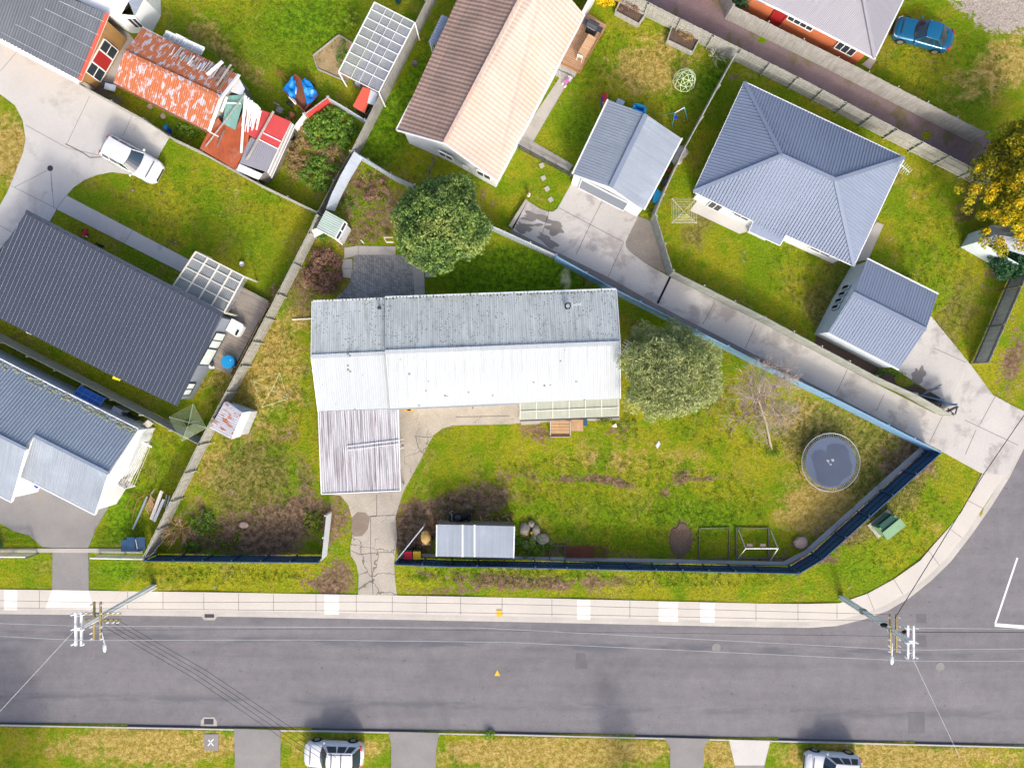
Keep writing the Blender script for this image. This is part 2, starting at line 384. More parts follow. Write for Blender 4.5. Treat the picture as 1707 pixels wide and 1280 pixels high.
def cracked():
    b = NB('concrete_cracked'); p = b.pos(); c = b.rgb((.40, .365, .31))
    c = b.mul(c, b.ramp(b.noise(p, .7, 5), .3, .7, .82, 1.12, False)); c = b.mul(c, b.ramp(b.noise(p, 9, 4), .3, .7, .88, 1.1, False))
    v = b.n('ShaderNodeTexVoronoi', feature='DISTANCE_TO_EDGE'); w_ = b.n('ShaderNodeVectorMath', operation='ADD'); nn = b.n('ShaderNodeTexNoise'); nn.inputs['Scale'].default_value = 1.7; b.put(nn.inputs['Vector'], p)
    b.put(w_.inputs[0], p); b.put(w_.inputs[1], b.scale(nn.outputs['Color'], (.9, .9, 0))); b.put(v.inputs['Vector'], w_.outputs[0]); v.inputs['Scale'].default_value = .62
    x = b.n('ShaderNodeSeparateXYZ'); b.put(x.inputs[0], p)
    ms = b.ramp(x.outputs[1], -10.5, -13.0, .004, .024)
    c = b.mix(b.math('MULTIPLY', b.math('LESS_THAN', v.outputs['Distance'], ms), .7), c, (.075, .07, .055))
    b.bump(b.noise(p, 12, 4), .25, .03)
    b.put(b.b.inputs['Base Color'], c); b.b.inputs['Roughness'].default_value = .88; M['concrete_cracked'] = b.m
cracked()
def road_mat():
    b = NB('asphalt'); p = b.pos(); c = b.rgb((.180, .175, .186))
    x = b.n('ShaderNodeSeparateXYZ'); b.put(x.inputs[0], p)
    # wheel tracks and lane wear run along the street
    st = b.noise(b.scale(p, (.06, .8, 1)), 1.0, 6, .7); c = b.mul(c, b.ramp(st, .3, .7, .88, 1.10, False))
    c = b.mul(c, b.ramp(b.noise(p, .35, 4), .3, .7, .92, 1.08, False)); c = b.mul(c, b.ramp(b.noise(p, 9, 5, .8), .3, .7, .84, 1.16, False)); c = b.mul(c, b.ramp(b.noise(p, 1.4, 5, .7), .3, .7, .93, 1.07, False))
    yy = b.math('ADD', x.outputs[1], b.math('MULTIPLY', x.outputs[0], .0185))
    for y0, wd, am in ((-19.15, .75, .30), (-23.6, .6, .24), (-20.3, .6, .12), (-17.6, .5, .10)):
        d = b.math('ABSOLUTE', b.math('SUBTRACT', yy, y0)); k = b.math('MULTIPLY', b.ramp(d, wd, 0, 0, 1), b.ramp(b.noise(b.scale(p, (.25, 1.5, 1)), 1.0, 5, .7), .40, .62))
        c = b.mix(b.math('MULTIPLY', k, am*3.2, clamp=True), c, (.115, .118, .135))
    c = b.mix(b.math('MULTIPLY', b.ramp(b.noise(p, 3.1, 3, .5), .69, .73), .5), c, (.09, .088, .095))      # oil drips
    c = b.mix(b.math('MULTIPLY', b.ramp(b.noise(b.scale(p, (.5, 1, 1)), .9, 7, .8, 1.2), .60, .68), .35), c, (.25, .235, .235))   # polished, scuffed places
    b.bump(b.noise(p, 40, 3, .7), .3, .02)
    b.put(b.b.inputs['Base Color'], c); b.b.inputs['Roughness'].default_value = .85; b.b.inputs['Specular IOR Level'].default_value = .2; M['asphalt'] = b.m
road_mat()
def grass_mat():
    b = NB('lawn'); p = b.pos()
    n1 = b.noise(p, .16, 5, .6, .4); n2 = b.noise(p, .7, 6, .7, .5); n3 = b.noise(p, 2.6, 5, .75, .3); n4 = b.noise(p, 7.5, 4, .8); n6 = b.noise(b.scale(p, (1, 1, 1)), 17, 3, .8)
    green, lime, deep = (.140, .225, .006), (.285, .280, .014), (.058, .115, .009)
    k = b.math('ADD', b.math('MULTIPLY', n1, .45), b.math('MULTIPLY', n2, .55))
    c = b.mix(b.ramp(k, .43, .57), green, lime)
    c = b.mix(b.math('MULTIPLY', b.ramp(b.math('ADD', b.math('MULTIPLY', n3, .55), b.math('MULTIPLY', n2, .45)), .50, .62), .7), c, deep)
    n5 = b.noise(p, .42, 7, .75, .6)
    c = b.mix(b.math('MULTIPLY', b.ramp(n5, .53, .65), .45), c, b.mix(b.ramp(n3, .4, .6), (.17, .125, .030), (.40, .31, .09)))
    c = b.mix(b.math('MULTIPLY', b.ramp(b.noise(p, 1.9, 7, .8, .5), .58, .67), .45), c, (.135, .095, .045))
    lush = b.ramp(b.math('ADD', b.attr('lush'), b.math('MULTIPLY', b.math('SUBTRACT', n2, .5), 1.2)), .25, .7)
    c = b.mix(b.math('MULTIPLY', lush, .9), c, b.mix(b.ramp(n3, .40, .60), (.048, .140, .005), (.150, .275, .006)))
    moss = b.ramp(b.math('ADD', b.attr('moss'), b.math('MULTIPLY', b.math('SUBTRACT', n2, .5), 1.5)), .22, .68)
    c = b.mix(b.math('MULTIPLY', moss, .9), c, b.mix(b.ramp(n3, .40, .60), (.115, .108, .026), (.225, .200, .055)))
    dryn = b.math('ADD', b.math('MULTIPLY', b.math('SUBTRACT', n2, .5), 1.6), b.math('MULTIPLY', b.math('SUBTRACT', n3, .5), 1.0))
    dry = b.ramp(b.math('ADD', b.attr('dry'), dryn), .25, .7)
    c = b.mix(b.math('MULTIPLY', dry, .9), c, b.mix(b.ramp(n3, .4, .6), (.30, .215, .045), (.44, .325, .105)))
    dn = b.math('ADD', b.math('MULTIPLY', b.math('SUBTRACT', n3, .5), 2.0), b.math('MULTIPLY', b.math('SUBTRACT', n2, .5), 1.8))
    dirt = b.ramp(b.math('ADD', b.attr('dirt'), dn), .36, .62)
    c = b.mix(dirt, c, b.mix(b.ramp(n3, .38, .62), (.105, .066, .040), (.24, .162, .100)))
    grv = b.ramp(b.math('ADD', b.attr('pale'), dn), .42, .7)
    c = b.mix(grv, c, b.mix(n4, (.34, .29, .25), (.46, .41, .36)))
    c = b.mul(c, b.ramp(n4, .34, .66, .68, 1.34, False)); c = b.mul(c, b.ramp(n3, .36, .64, .88, 1.12, False)); c = b.mul(c, b.ramp(n6, .34, .66, .78, 1.22, False))
    b.bump(b.math('ADD', n4, b.math('MULTIPLY', n3, 1.6)), .8, .09)
    b.put(b.b.inputs['Base Color'], c); b.b.inputs['Roughness'].default_value = .95; b.b.inputs['Specular IOR Level'].default_value = .1; M['lawn'] = b.m
grass_mat()
def leafmat(key, a, bcol, c3=None, sc=.9):
    b = NB(key); p = b.pos(); r = b.attr('rnd')
    c = b.mix(b.ramp(b.math('ADD', b.math('MULTIPLY', r, .55), b.math('MULTIPLY', b.noise(p, sc, 3), .45)), .25, .75), a, bcol)
    if c3: c = b.mix(b.ramp(b.noise(p, sc*.45, 3), .50, .62), c, c3)
    b.put(b.b.inputs['Base Color'], c); b.b.inputs['Roughness'].default_value = .6; b.b.inputs['Specular IOR Level'].default_value = .25
    tr = b.n('ShaderNodeBsdfTranslucent'); b.put(tr.inputs[0], c); mx = b.n('ShaderNodeMixShader'); mx.inputs[0].default_value = .25
    b.t.links.new(b.b.outputs[0], mx.inputs[1]); b.t.links.new(tr.outputs[0], mx.inputs[2]); b.t.links.new(mx.outputs[0], b.out.inputs[0])
    M[key] = b.m
leafmat('leaf_evergreen', (.045, .105, .030), (.22, .34, .08), (.29, .37, .10))
leafmat('leaf_feathery', (.22, .28, .10), (.46, .50, .22))
leafmat('leaf_wattle', (.09, .12, .01), (.48, .42, .012))
leafmat('leaf_blossom', (.70, .46, .005), (.85, .62, .012))
leafmat('leaf_dark', (.02, .075, .03), (.06, .17, .07))
leafmat('leaf_green', (.07, .16, .02), (.22, .38, .045))
leafmat('leaf_brown', (.20, .11, .08), (.40, .25, .17))
leafmat('leaf_straw', (.26, .17, .08), (.52, .38, .18))
leafmat('leaf_lime', (.10, .16, .01), (.24, .32, .02))

# ---------------------------------------------------------------- ground
def road_edges():
    top = [(-900, 1018), (0, 1019), (430, 1024), (850, 1032), (1270, 1041), (1350, 1042), (1395, 1039), (1441, 1028), (1479, 1014), (1515, 993), (1550, 965), (1583, 933), (1617, 889), (1650, 842), (1680, 794), (1712, 730), (1800, 560), (2100, 0), (2500, -900)]
    bot = [(-900, 1196), (0, 1206), (430, 1214), (850, 1222), (1270, 1232), (1707, 1243), (2700, 1262)]
    return top, bot
RT, RB = road_edges()
IN = [(-900, 981), (0, 982), (148, 984), (430, 988), (850, 995.5), (1270, 1005.5), (1345, 1006), (1400, 1005), (1446, 989), (1490, 965), (1534, 934), (1557, 907), (1582, 879), (1602, 854), (1637, 790)]
def interp(poly, x):
    for (x0, y0), (x1, y1) in zip(poly, poly[1:]):
        if x0 <= x <= x1: return y0+(y1-y0)*(x-x0)/(x1-x0)
    return poly[-1][1] if x > poly[-1][0] else poly[0][1]
def on_road(px, py):
    t = interp(IN, px)+7 if px < 1630 else interp(RT, px)+1
    return py > t and py < interp(RB, px)-1
# (kind, px, py, rx, ry, angle, strength): worn, dry and lush places of the lawns, by their place on the ground
BL = [
 ('dirt', 745, 845, 95, 26, -8, .62), ('dirt', 700, 872, 48, 20, -30, .7), ('dirt', 805, 828, 42, 30, 0, .55), ('dirt', 690, 905, 30, 28, 0, .5), ('dirt', 700, 890, 45, 40, 0, .35),
 ('dirt', 450, 880, 75, 42, 0, .72), ('dirt', 400, 905, 90, 26, 0, .6), ('dirt', 510, 850, 55, 28, 0, .5), ('dirt', 560, 880, 30, 50, 0, .45), ('dirt', 320, 880, 55, 40, 0, .3), ('dirt', 560, 975, 28, 42, 20, .75), ('dirt', 515, 970, 40, 18, 0, .4),
 ('dirt', 730, 985, 70, 10, 0, .55), ('dirt', 800, 965, 80, 14, 5, .5), ('dirt', 880, 970, 70, 14, 5, .55), ('dirt', 970, 970, 70, 14, 0, .45), ('dirt', 1050, 968, 60, 10, 0, .3), ('dirt', 700, 955, 30, 8, 0, .3),
 ('dirt', 960, 797, 62, 9, 2, .75), ('dirt', 855, 790, 30, 10, 0, .5), ('dirt', 1035, 806, 38, 9, 15, .62), ('dirt', 1130, 797, 22, 12, -30, .6), ('dirt', 1180, 797, 32, 8, -10, .62), ('dirt', 1110, 822, 18, 12, 0, .5), ('dirt', 1140, 780, 10, 26, 0, .4),
 ('dirt', 1135, 898, 17, 26, 0, 1.3), ('dirt', 895, 722, 35, 22, 20, .6), ('dirt', 1005, 720, 30, 8, 0, .4), ('dirt', 1046, 718, 24, 24, 0, .35),
 ('dirt', 620, 340, 62, 52, 30, .62), ('dirt', 590, 400, 40, 20, 0, .4), ('dirt', 520, 440, 48, 50, 0, .5), ('dirt', 560, 300, 20, 40, 20, .3), ('dirt', 500, 500, 40, 30, 0, .3),
 ('dirt', 1530, 745, 30, 36, 0, .45), ('dirt', 1500, 790, 45, 30, -45, .4), ('dirt', 1400, 895, 50, 28, -30, .35), ('dirt', 1330, 935, 60, 10, 0, .5), ('dirt', 1200, 935, 180, 5, 0, .55), ('dirt', 1000, 925, 100, 12, 0, .35), ('dirt', 900, 905, 60, 25, 0, .3),
 ('dirt', 275, 190, 75, 14, 30, .3), ('dirt', 330, 70, 40, 20, 0, .3), ('dirt', 95, 135, 25, 8, 0, .5), ('dirt', 1690, 600, 20, 60, 15, .75), ('dirt', 1660, 440, 20, 60, 20, .6), ('dirt', 1612, 345, 22, 40, 20, .55), ('dirt', 1640, 300, 22, 30, 0, .5),
 ('dirt', 1460, 120, 20, 12, 0, .3), ('dirt', 1225, 130, 14, 10, 0, .5), ('dirt', 340, 830, 30, 80, 30, .2), ('dirt', 510, 790, 22, 38, 0, .4), ('dirt', 420, 760, 60, 60, 0, .12), ('dirt', 190, 910, 40, 6, 0, .4), ('dirt', 220, 680, 20, 14, 0, .5), ('dirt', 85, 640, 90, 8, 27, .5),
 ('dirt', 525, 255, 60, 60, 20, .25), ('dirt', 1250, 650, 70, 60, 0, .3), ('dirt', 500, 170, 40, 30, 0, .2),
 ('dirt', 770, 350, 70, 60, 0, .25), ('dirt', 980, 455, 30, 30, 30, .4),
 ('dry', 1090, 90, 60, 50, 0, .5), ('dry', 1060, 130, 60, 35, 20, .5), ('dry', 1150, 110, 60, 60, 0, .2), ('dry', 10, 240, 30, 60, 0, .6), ('dry', 380, 90, 60, 18, 50, .45), ('dry', 340, 50, 40, 30, 0, .4), ('dry', 430, 130, 30, 14, 55, .4),
 ('dry', 560, 1245, 90, 26, 0, .5), ('dry', 260, 1240, 150, 40, 0, .55), ('dry', 920, 1258, 200, 28, 0, .75), ('dry', 1500, 1262, 220, 24, 0, .45), ('dry', 1200, 1262, 40, 30, 0, .5),
 ('dry', 1360, 850, 60, 30, -20, .62), ('dry', 1500, 740, 90, 60, 0, .35), ('dry', 1330, 770, 50, 80, 0, .3), ('dry', 1420, 650, 80, 40, 30, .3), ('dry', 420, 640, 90, 60, 0, .35), ('dry', 340, 790, 40, 60, 25, .35), ('dry', 470, 560, 40, 60, 20, .5), ('dry', 430, 700, 90, 90, 0, .2),
 ('dry', 650, 330, 60, 60, 0, .4), ('dry', 1640, 130, 90, 40, -30, .55), ('dry', 1680, 90, 40, 60, 0, .4), ('dry', 1520, 420, 50, 60, 0, .22), ('dry', 1530, 300, 40, 60, 30, .25), ('dry', 1380, 420, 60, 50, 0, .2), ('dry', 1100, 780, 130, 40, 0, .22),
 ('dry', 930, 965, 260, 24, 0, .28), ('dry', 540, 230, 50, 70, 30, .35), ('dry', 1560, 870, 40, 60, -40, .3), ('dry', 1690, 640, 20, 40, 0, .3), ('dry', 60, 930, 8, 4, 0, .3), ('dry', 930, 700, 80, 40, 0, .15),
 ('dry', 30, 270, 30, 60, 0, .5), ('dry', 320, 330, 90, 30, 0, .12),
 ('lush', 470, 60, 110, 70, 0, .5), ('lush', 560, 20, 80, 50, 0, .4), ('lush', 640, 210, 60, 80, 30, .75), ('lush', 700, 120, 20, 120, 25, .6), ('lush', 830, 450, 140, 50, 0, .75), ('lush', 880, 470, 100, 30, 0, .5), ('lush', 960, 210, 60, 70, 30, .5), ('lush', 1190, 130, 25, 50, 25, .6),
 ('lush', 1430, 940, 60, 60, -40, .5), ('lush', 1490, 860, 50, 60, -40, .3), ('lush', 1560, 780, 50, 30, 30, .4), ('lush', 200, 870, 40, 60, 0, .6), ('lush', 255, 780, 50, 80, 20, .35), ('lush', 60, 950, 70, 20, 0, .4), ('lush', 210, 955, 60, 20, 0, .5), ('lush', 700, 960, 20, 16, 0, .6),
 ('lush', 350, 360, 150, 60, 25, .25), ('lush', 430, 420, 60, 60, 0, .3), ('lush', 760, 740, 40, 30, 0, .3), ('lush', 1170, 850, 110, 60, 0, .35), ('lush', 1000, 850, 100, 40, 0, .3), ('lush', 1280, 420, 80, 60, 0, .35), ('lush', 740, 280, 30, 20, 0, .4), ('lush', 510, 640, 14, 90, 0, .5), ('lush', 280, 200, 60, 20, 0, .5),
 ('lush', 1520, 110, 80, 60, 0, .25), ('lush', 545, 385, 20, 14, 0, .6), ('lush', 170, 430, 120, 14, 27, .4), ('lush', 130, 590, 200, 20, 27, .4), ('lush', 900, 300, 40, 30, 0, .3),
 ('moss', 1200, 300, 30, 160, 25, .7), ('moss', 1400, 480, 60, 60, 20, .6), ('moss', 1500, 180, 130, 10, 27, .7), ('moss', 1470, 215, 150, 14, 27, .5), ('moss', 1420, 560, 90, 30, 30, .6), ('moss', 1590, 530, 40, 90, 20, .55), ('moss', 1060, 540, 40, 50, 0, .4), ('moss', 1480, 800, 60, 90, 45, .6), ('moss', 1400, 880, 80, 40, -30, .4), ('moss', 1350, 710, 50, 40, 0, .4),
 ('moss', 430, 860, 130, 60, 0, .45), ('moss', 500, 480, 50, 40, 0, .6), ('moss', 620, 480, 60, 30, 0, .5), ('moss', 430, 750, 90, 80, 0, .35), ('moss', 300, 170, 150, 16, 30, .6), ('moss', 370, 95, 50, 16, 40, .5), ('moss', 860, 810, 80, 50, 0, .35), ('moss', 700, 930, 40, 40, 0, .3), ('moss', 600, 350, 70, 60, 0, .4), ('moss', 290, 420, 160, 16, 27, .35), ('moss', 90, 600, 150, 20, 27, .3), ('moss', 1510, 540, 30, 50, 0, .2),
 ('moss', 520, 250, 70, 80, 20, .5), ('moss', 940, 900, 60, 40, 0, .4), ('moss', 1600, 280, 40, 60, 0, .4),
 ('dry', 200, 1245, 260, 30, 0, .3), ('dry', 900, 1250, 260, 30, 0, .25), ('dry', 1500, 1255, 260, 30, 0, .35), ('dry', 420, 640, 80, 120, 10, .2), ('moss', 400, 780, 80, 50, 0, .35), ('dry', 1385, 850, 70, 45, 0, .6), ('dirt', 1390, 870, 60, 45, 0, .30), ('dirt', 1500, 760, 60, 50, -30, .34), ('moss', 1450, 830, 90, 50, -45, .6), ('moss', 1440, 720, 110, 70, 20, .5), ('dry', 1320, 690, 60, 40, 0, .4), ('moss', 1320, 720, 40, 60, 0, .4), ('dry', 1000, 760, 160, 30, 0, .25), ('dirt', 1250, 690, 60, 50, 0, .15), ('lush', 1190, 870, 90, 40, 0, .3), ('moss', 480, 600, 50, 90, 10, .4), ('dirt', 445, 700, 60, 100, 0, .15),
 ('pale', 1685, 15, 55, 36, 0, 1.2), ('pale', 1640, -20, 60, 40, 0, .9), ('pale', 1655, 300, 10, 8, 0, .8),
]
def build_ground():
    S = F/H
    fx = np.arange(-40.5, 40.51, .25); fy = np.arange(-31, 31.01, .25)
    xs = np.concatenate([[-900, -300, -120, -70, -50], fx, [50, 70, 120, 300, 900]]); ys = np.concatenate([[-900, -300, -120, -70, -45], fy, [45, 70, 120, 300, 900]])
    X, Y = np.meshgrid(xs, ys); PX = X*S+853.5; PY = 640-Y*S
    A = {k: np.zeros_like(X) for k in ('dirt', 'dry', 'lush', 'moss', 'pale')}
    for k, cx, cy, rx, ry, a, s in BL:
        ca, sa = math.cos(R(a)), math.sin(R(a)); dx = PX-cx; dy = PY-cy
        u = (dx*ca+dy*sa)/rx; v = (-dx*sa+dy*ca)/ry
        A[k] = np.maximum(A[k], 0)+s*np.exp(-(u*u+v*v)**1.3*.8)
    Z = .02*np.sin(X*.7+Y*.3)+.015*np.sin(Y*1.1-X*.4)-.03
    rd = np.vectorize(on_road)(PX, PY) & (np.abs(X) < 899); Z[rd] = -.35
    n, m_ = X.shape
    co = np.stack([X, Y, Z], -1).reshape(-1, 3).astype(np.float32)
    i = np.arange((n-1)*(m_-1)); r, c = i//(m_-1), i % (m_-1); a = r*m_+c
    fa = np.stack([a, a+1, a+m_+1, a+m_], -1).astype(np.int32)
    me = bpy.data.meshes.new('ground'); me.vertices.add(len(co)); me.vertices.foreach_set('co', co.ravel())
    me.loops.add(fa.size); me.loops.foreach_set('vertex_index', fa.ravel()); me.polygons.add(len(fa)); me.polygons.foreach_set('loop_start', np.arange(0, fa.size, 4, dtype=np.int32)); me.polygons.foreach_set('loop_total', np.full(len(fa), 4, dtype=np.int32))
    me.update(); me.validate()
    for k in A: at = me.attributes.new(k, 'FLOAT', 'POINT'); at.data.foreach_set('value', A[k].reshape(-1).astype(np.float32))
    me.polygons.foreach_set('use_smooth', [True]*len(me.polygons)); me.materials.append(M['lawn'])
    o = bpy.data.objects.new('ground', me); COL.objects.link(o); struct(o)
build_ground()
SHEETS = []
def inside(x, y, poly):
    c = False
    for (x0, y0), (x1, y1) in zip(poly, poly[1:]+poly[:1]):
        if (y0 > y) != (y1 > y) and x < (x1-x0)*(y-y0)/(y1-y0)+x0: c = not c
    return c
def sheet(name, pts, mat_, z1, z0=-.3, axis=None, parent=None):
    SHEETS.append(list(pts))
    m = MB(axis=axis); m.prism(PL(pts), z0, z1); return struct(m.build(name, M[mat_], parent)) if parent is None else m.build(name, M[mat_], parent)
def lines(name, segs, mat_, z, wd, parent=None):
    m = MB()
    for s in segs:
        for (a, b_) in zip(s, s[1:]):
            a, b_ = P(*a), P(*b_); d = (b_-a).normalized(); nrm = Vector((-d.y, d.x, 0))*wd/2
            up = Vector((0, 0, z)); m.poly([a-nrm+up, b_-nrm+up, b_+nrm+up, a+nrm+up])
    return m.build(name, M[mat_], parent)
def wobble(cx, cy, rx, ry, ang=0, seed=1, n=26, amp=.35):
    out = []
    for i in range(n):
        a = 2*math.pi*i/n; k = 1+amp*2*noise.noise(Vector((math.cos(a)*1.7, math.sin(a)*1.7, seed*3.7)))
        x, y = math.cos(a)*rx*k, math.sin(a)*ry*k; out.append((cx+x*math.cos(R(ang))-y*math.sin(R(ang)), cy+x*math.sin(R(ang))+y*math.cos(R(ang))))
    return out
# road: one sunken sheet
ZR = -.12
road = MB(); road.poly([P(x, y, ZR*0)+Vector((0, 0, ZR)) for x, y in RB]+[P(x, y)+Vector((0, 0, ZR)) for x, y in RT[::-1]])
road = struct(road.build('road', M['asphalt']))
def off(poly, d):
    out = []
    for i, (x, y) in enumerate(poly):
        a = Vector(poly[max(i-1, 0)]); b_ = Vector(poly[min(i+1, len(poly)-1)]); t = (b_-a).normalized(); out.append((x+t.y*d, y-t.x*d))
    return out
def strip(name, a, b_, mat_, z1, z0, cut=None):
    m = MB(); A = PL(a); B = PL(b_)
    for i in range(len(a)-1): 
        q = [A[i], A[i+1], B[i+1], B[i]]
        m.poly([Vector((p.x, p.y, z1)) for p in q])
        for e0, e1 in ((A[i], A[i+1]), (B[i+1], B[i])): m.poly([Vector((e0.x, e0.y, z0)), Vector((e1.x, e1.y, z0)), Vector((e1.x, e1.y, z1)), Vector((e0.x, e0.y, z1))])
    return struct(m.build(name, M[mat_]))
kt = RT[:16]
strip('kerb', off(kt, 6), kt, 'kerb', -.005, -.3)
strip('gutter', kt, off(kt, -5), 'kerb', ZR+.012, -.3)
strip('kerb', off(RB, 1.5), off(RB, -1.5), 'grate', ZR+.015, -.3); strip('kerb', off(RB, -1.4), off(RB, -3.6), 'kerb', .01, -.3)  # first, dark strip paints the shadow gap along the south kerb
OU = [(-900, 1012), (0, 1013), (148, 1015), (430, 1018), (850, 1026.5), (1270, 1035.5), (1347, 1036), (1393, 1033), (1438, 1022.5), (1475, 1009), (1511, 988), (1545.5, 961), (1578, 929.5), (1612, 886), (1675, 791)]
strip('footpath', IN, OU, 'footpath', .02, -.3)
jt = []
for x in (66, 213, 272, 340, 398, 456, 527, 594, 654, 711, 768, 837, 920, 1050, 1190, 1260, 1330, 1395): jt.append([(x, interp(IN, x)+1), (x, interp(OU, x)-1)])
jt += [[(1446, 989), (1457, 1017)], [(1490, 966), (1505, 990)], [(1548, 918), (1566, 942)], [(1582, 880), (1603, 896)], [(1613, 834), (1640, 848)]]
lines('footpath_joint', jt, 'joint', .024, .035)['kind'] = 'structure'
for a, b_ in ((7, 29), (541, 565), (962, 984), (1098, 1130), (1167, 1191)):
    sheet('footpath_patch', [(a, interp(IN, a)+.5), (b_, interp(IN, b_)+.5), (b_, interp(OU, b_)+3), (a, interp(OU, a)+3)], 'footpath_new', .026)
struct(sheet('footpath_crossing', [(87, 983), (148, 984), (157, 1015), (76, 1014)], 'footpath_new', .027))
# drives and paths
LD = sheet('left_driveway', [(-60, 34), (0, 66), (131, 138), (284, 225), (262, 264), (243, 303), (227, 294), (211, 290), (186, 287), (161, 292), (141, 300), (123, 312), (111, 326), (315, 433), (301, 453), (94.5, 349), (60, 410), (-60, 520), (-60, 400), (0, 343), (12.6, 320), (25, 290), (39, 254), (43, 232), (38, 201), (25, 176), (0, 157), (-60, 120)], 'concrete', .015)
lines('joint', [[(43, 209), (112, 247), (178, 262)], [(0, 120), (52, 60)], [(112, 240), (150, 160)], [(85, 290), (90, 345)], [(0, 376), (24, 390)], [(19, 310), (94, 348)], [(205, 227), (222, 190)], [(25, 312), (82, 283)], [(205, 408), (221, 385)], [(94, 349), (111, 326)], [(85, 283), (87, 320)]], 'joint', .019, .03, LD)
lines('crack', [[(109, 240), (125, 248), (140, 256), (150, 263), (174, 262)]], 'wet', .019, .09, LD)
RD = sheet('right_driveway', [(879, 335), (900, 348), (913, 353), (922, 353), (929, 348), (955, 302), (1064, 361), (1054, 380), (1043, 403), (1043, 411), (1049, 419), (1074, 438), (1113, 460), (1262, 534), (1441, 630), (1560, 690), (1572, 672), (1567, 663), (1490, 614), (1500, 560), (1552, 527), (1617, 607), (1655, 658), (1693, 679), (1730, 695), (1712, 730), (1683, 788), (1676, 796), (1637, 789), (1551, 742), (1270, 597), (1094, 507), (1014, 462), (921, 417), (855, 384)], 'concrete_stained', .015)
lines('joint', [[(1005, 333), (985, 372), (960, 425)], [(917, 347), (903, 393)], [(932, 347), (1040, 404)], [(1040, 404), (1014, 461)], [(1192, 503), (1171, 541)], [(1260, 541), (1242, 581)], [(1412, 617), (1394, 655)], [(1474, 657), (1460, 686)], [(1571, 693), (1549, 738)], [(1627, 716), (1609, 757)], [(1608, 700), (1697, 742)], [(1659, 660), (1634, 706)], [(1556, 580), (1610, 604)]], 'joint', .019, .04, RD)
lines('joint', [[(1583, 671), (1608, 620)]], 'footpath', .019, .09, RD)
lines('drain_channel', [[(1118, 460), (1096, 506)]], 'black', .022, .16, RD)
lines('drain_channel', [[(877, 337), (855, 380)]], 'black', .022, .14, RD)
for i, (cx, cy, rx, ry, an) in enumerate([(893, 363, 26, 8, 10), (925, 381, 12, 8, 0), (870, 379, 15, 6, 30), (908, 398, 20, 6, 30), (921, 408, 8, 5, 30), (892, 376, 12, 3, 0), (1531, 624, 9, 13, 20), (1552, 650, 18, 3, -25)]):
    m = MB(); m.poly([p+Vector((0, 0, .019+.001*i)) for p in PL(wobble(cx, cy, rx, ry, an, i+3, 28, .55))]); m.build('wet_patch', M['wet'], RD)
sheet('gravel_strip', [(850, 384), (855, 384), (921, 417), (1014, 462), (1094, 507), (1270, 597), (1551, 742), (1558, 750), (1545, 744), (1260, 602), (1090, 520), (1012, 478), (915, 424), (846, 389)], 'gravel', .006)
sheet('gravel_bed', [(1064, 361), (1075, 364), (1088, 372), (1113, 456), (1074, 438), (1049, 419), (1043, 411), (1043, 403), (1054, 380)], 'gravel', .008)
sheet('soil_strip', [(1362, 560), (1490, 620), (1567, 663), (1572, 672), (1560, 688), (1441, 627), (1355, 583)], 'soil', .0)
sheet('gravel_lane', [(1026, -60), (1120, -60), (1240, 12), (1420, 110), (1630, 222), (1700, 262), (1690, 320), (1616, 300), (1490, 232), (1330, 146), (1185, 72), (1080, 18), (1010, -30)], 'gravel_purple', .004)
sheet('concrete_path', [(938, 122), (951, 130), (889, 236), (955, 275), (948, 287), (868, 246), (862, 236)], 'concrete_warm', .015)
AD = sheet('asphalt_driveway', [(-60, 780), (100, 780), (186, 832), (178, 850), (160, 880), (147, 913), (88, 913), (70, 911), (58, 900), (48, 892), (23, 885), (0, 872), (-60, 850)], 'asphalt_drive', .012)
sheet('driveway_apron', [(88, 920), (147, 920), (148, 984), (87, 983)], 'asphalt_drive', .018)
sheet('concrete_strip', [(-40, 914), (168, 914), (238, 915), (238, 922), (147, 921), (-40, 920)], 'concrete_warm', .03)
FD = sheet('front_driveway', [(536, 690), (663, 683), (849, 671), (1033, 668), (1033, 700), (868, 705), (848, 707), (755, 709), (738, 714), (724, 724), (715, 738), (700, 769), (683, 800), (672, 820), (665, 842), (659, 862), (662, 897), (657, 935), (658, 960), (662, 993), (597, 991), (598, 960), (594, 940), (585, 925), (584, 912), (588, 890), (587, 864), (581, 842), (568, 826), (536, 822)], 'concrete_cracked', .015)
lines('joint', [[(628, 824), (628, 860), (618, 861), (618, 920), (622, 990)], [(587, 862), (620, 860), (660, 858)], [(691, 727), (720, 729)], [(693, 727), (697, 745), (707, 757)], [(760, 695), (850, 693)], [(586, 918), (600, 924), (618, 922), (640, 920), (657, 921)]], 'crack', .019, .035, FD)
m = MB(); m.poly([p+Vector((0, 0, .02)) for p in PL([(587, 862), (596, 853), (609, 854), (617, 863), (613, 882), (604, 893), (590, 894), (585, 884)])]); m.build('soil_patch', M['mud'], FD)
CY = sheet('paved_courtyard', [(589, 425), (688, 425), (690, 500), (556, 500), (574, 484), (584, 470), (588, 448)], 'pavers', .012)
for q in ([(574, 413), (597, 410), (597, 425), (574, 431)], [(597.6, 410), (660, 411), (659, 425), (597.6, 425)], [(571, 432), (587, 432), (587.5, 447.5), (570, 447)], [(570, 448), (587, 448), (585, 464), (570.5, 462)], [(687.5, 424), (706, 424), (708, 478), (690, 482)], [(690.5, 482), (708, 479), (708, 500), (691, 500)], [(709, 452), (722, 452), (722, 462), (709, 462)]):
    sheet('concrete_slab', q, 'concrete_warm', .03)
sheet('garden_soil', wobble(1135, 898, 18, 25, 0, 9, 30, .18), 'soil_bare', .012)
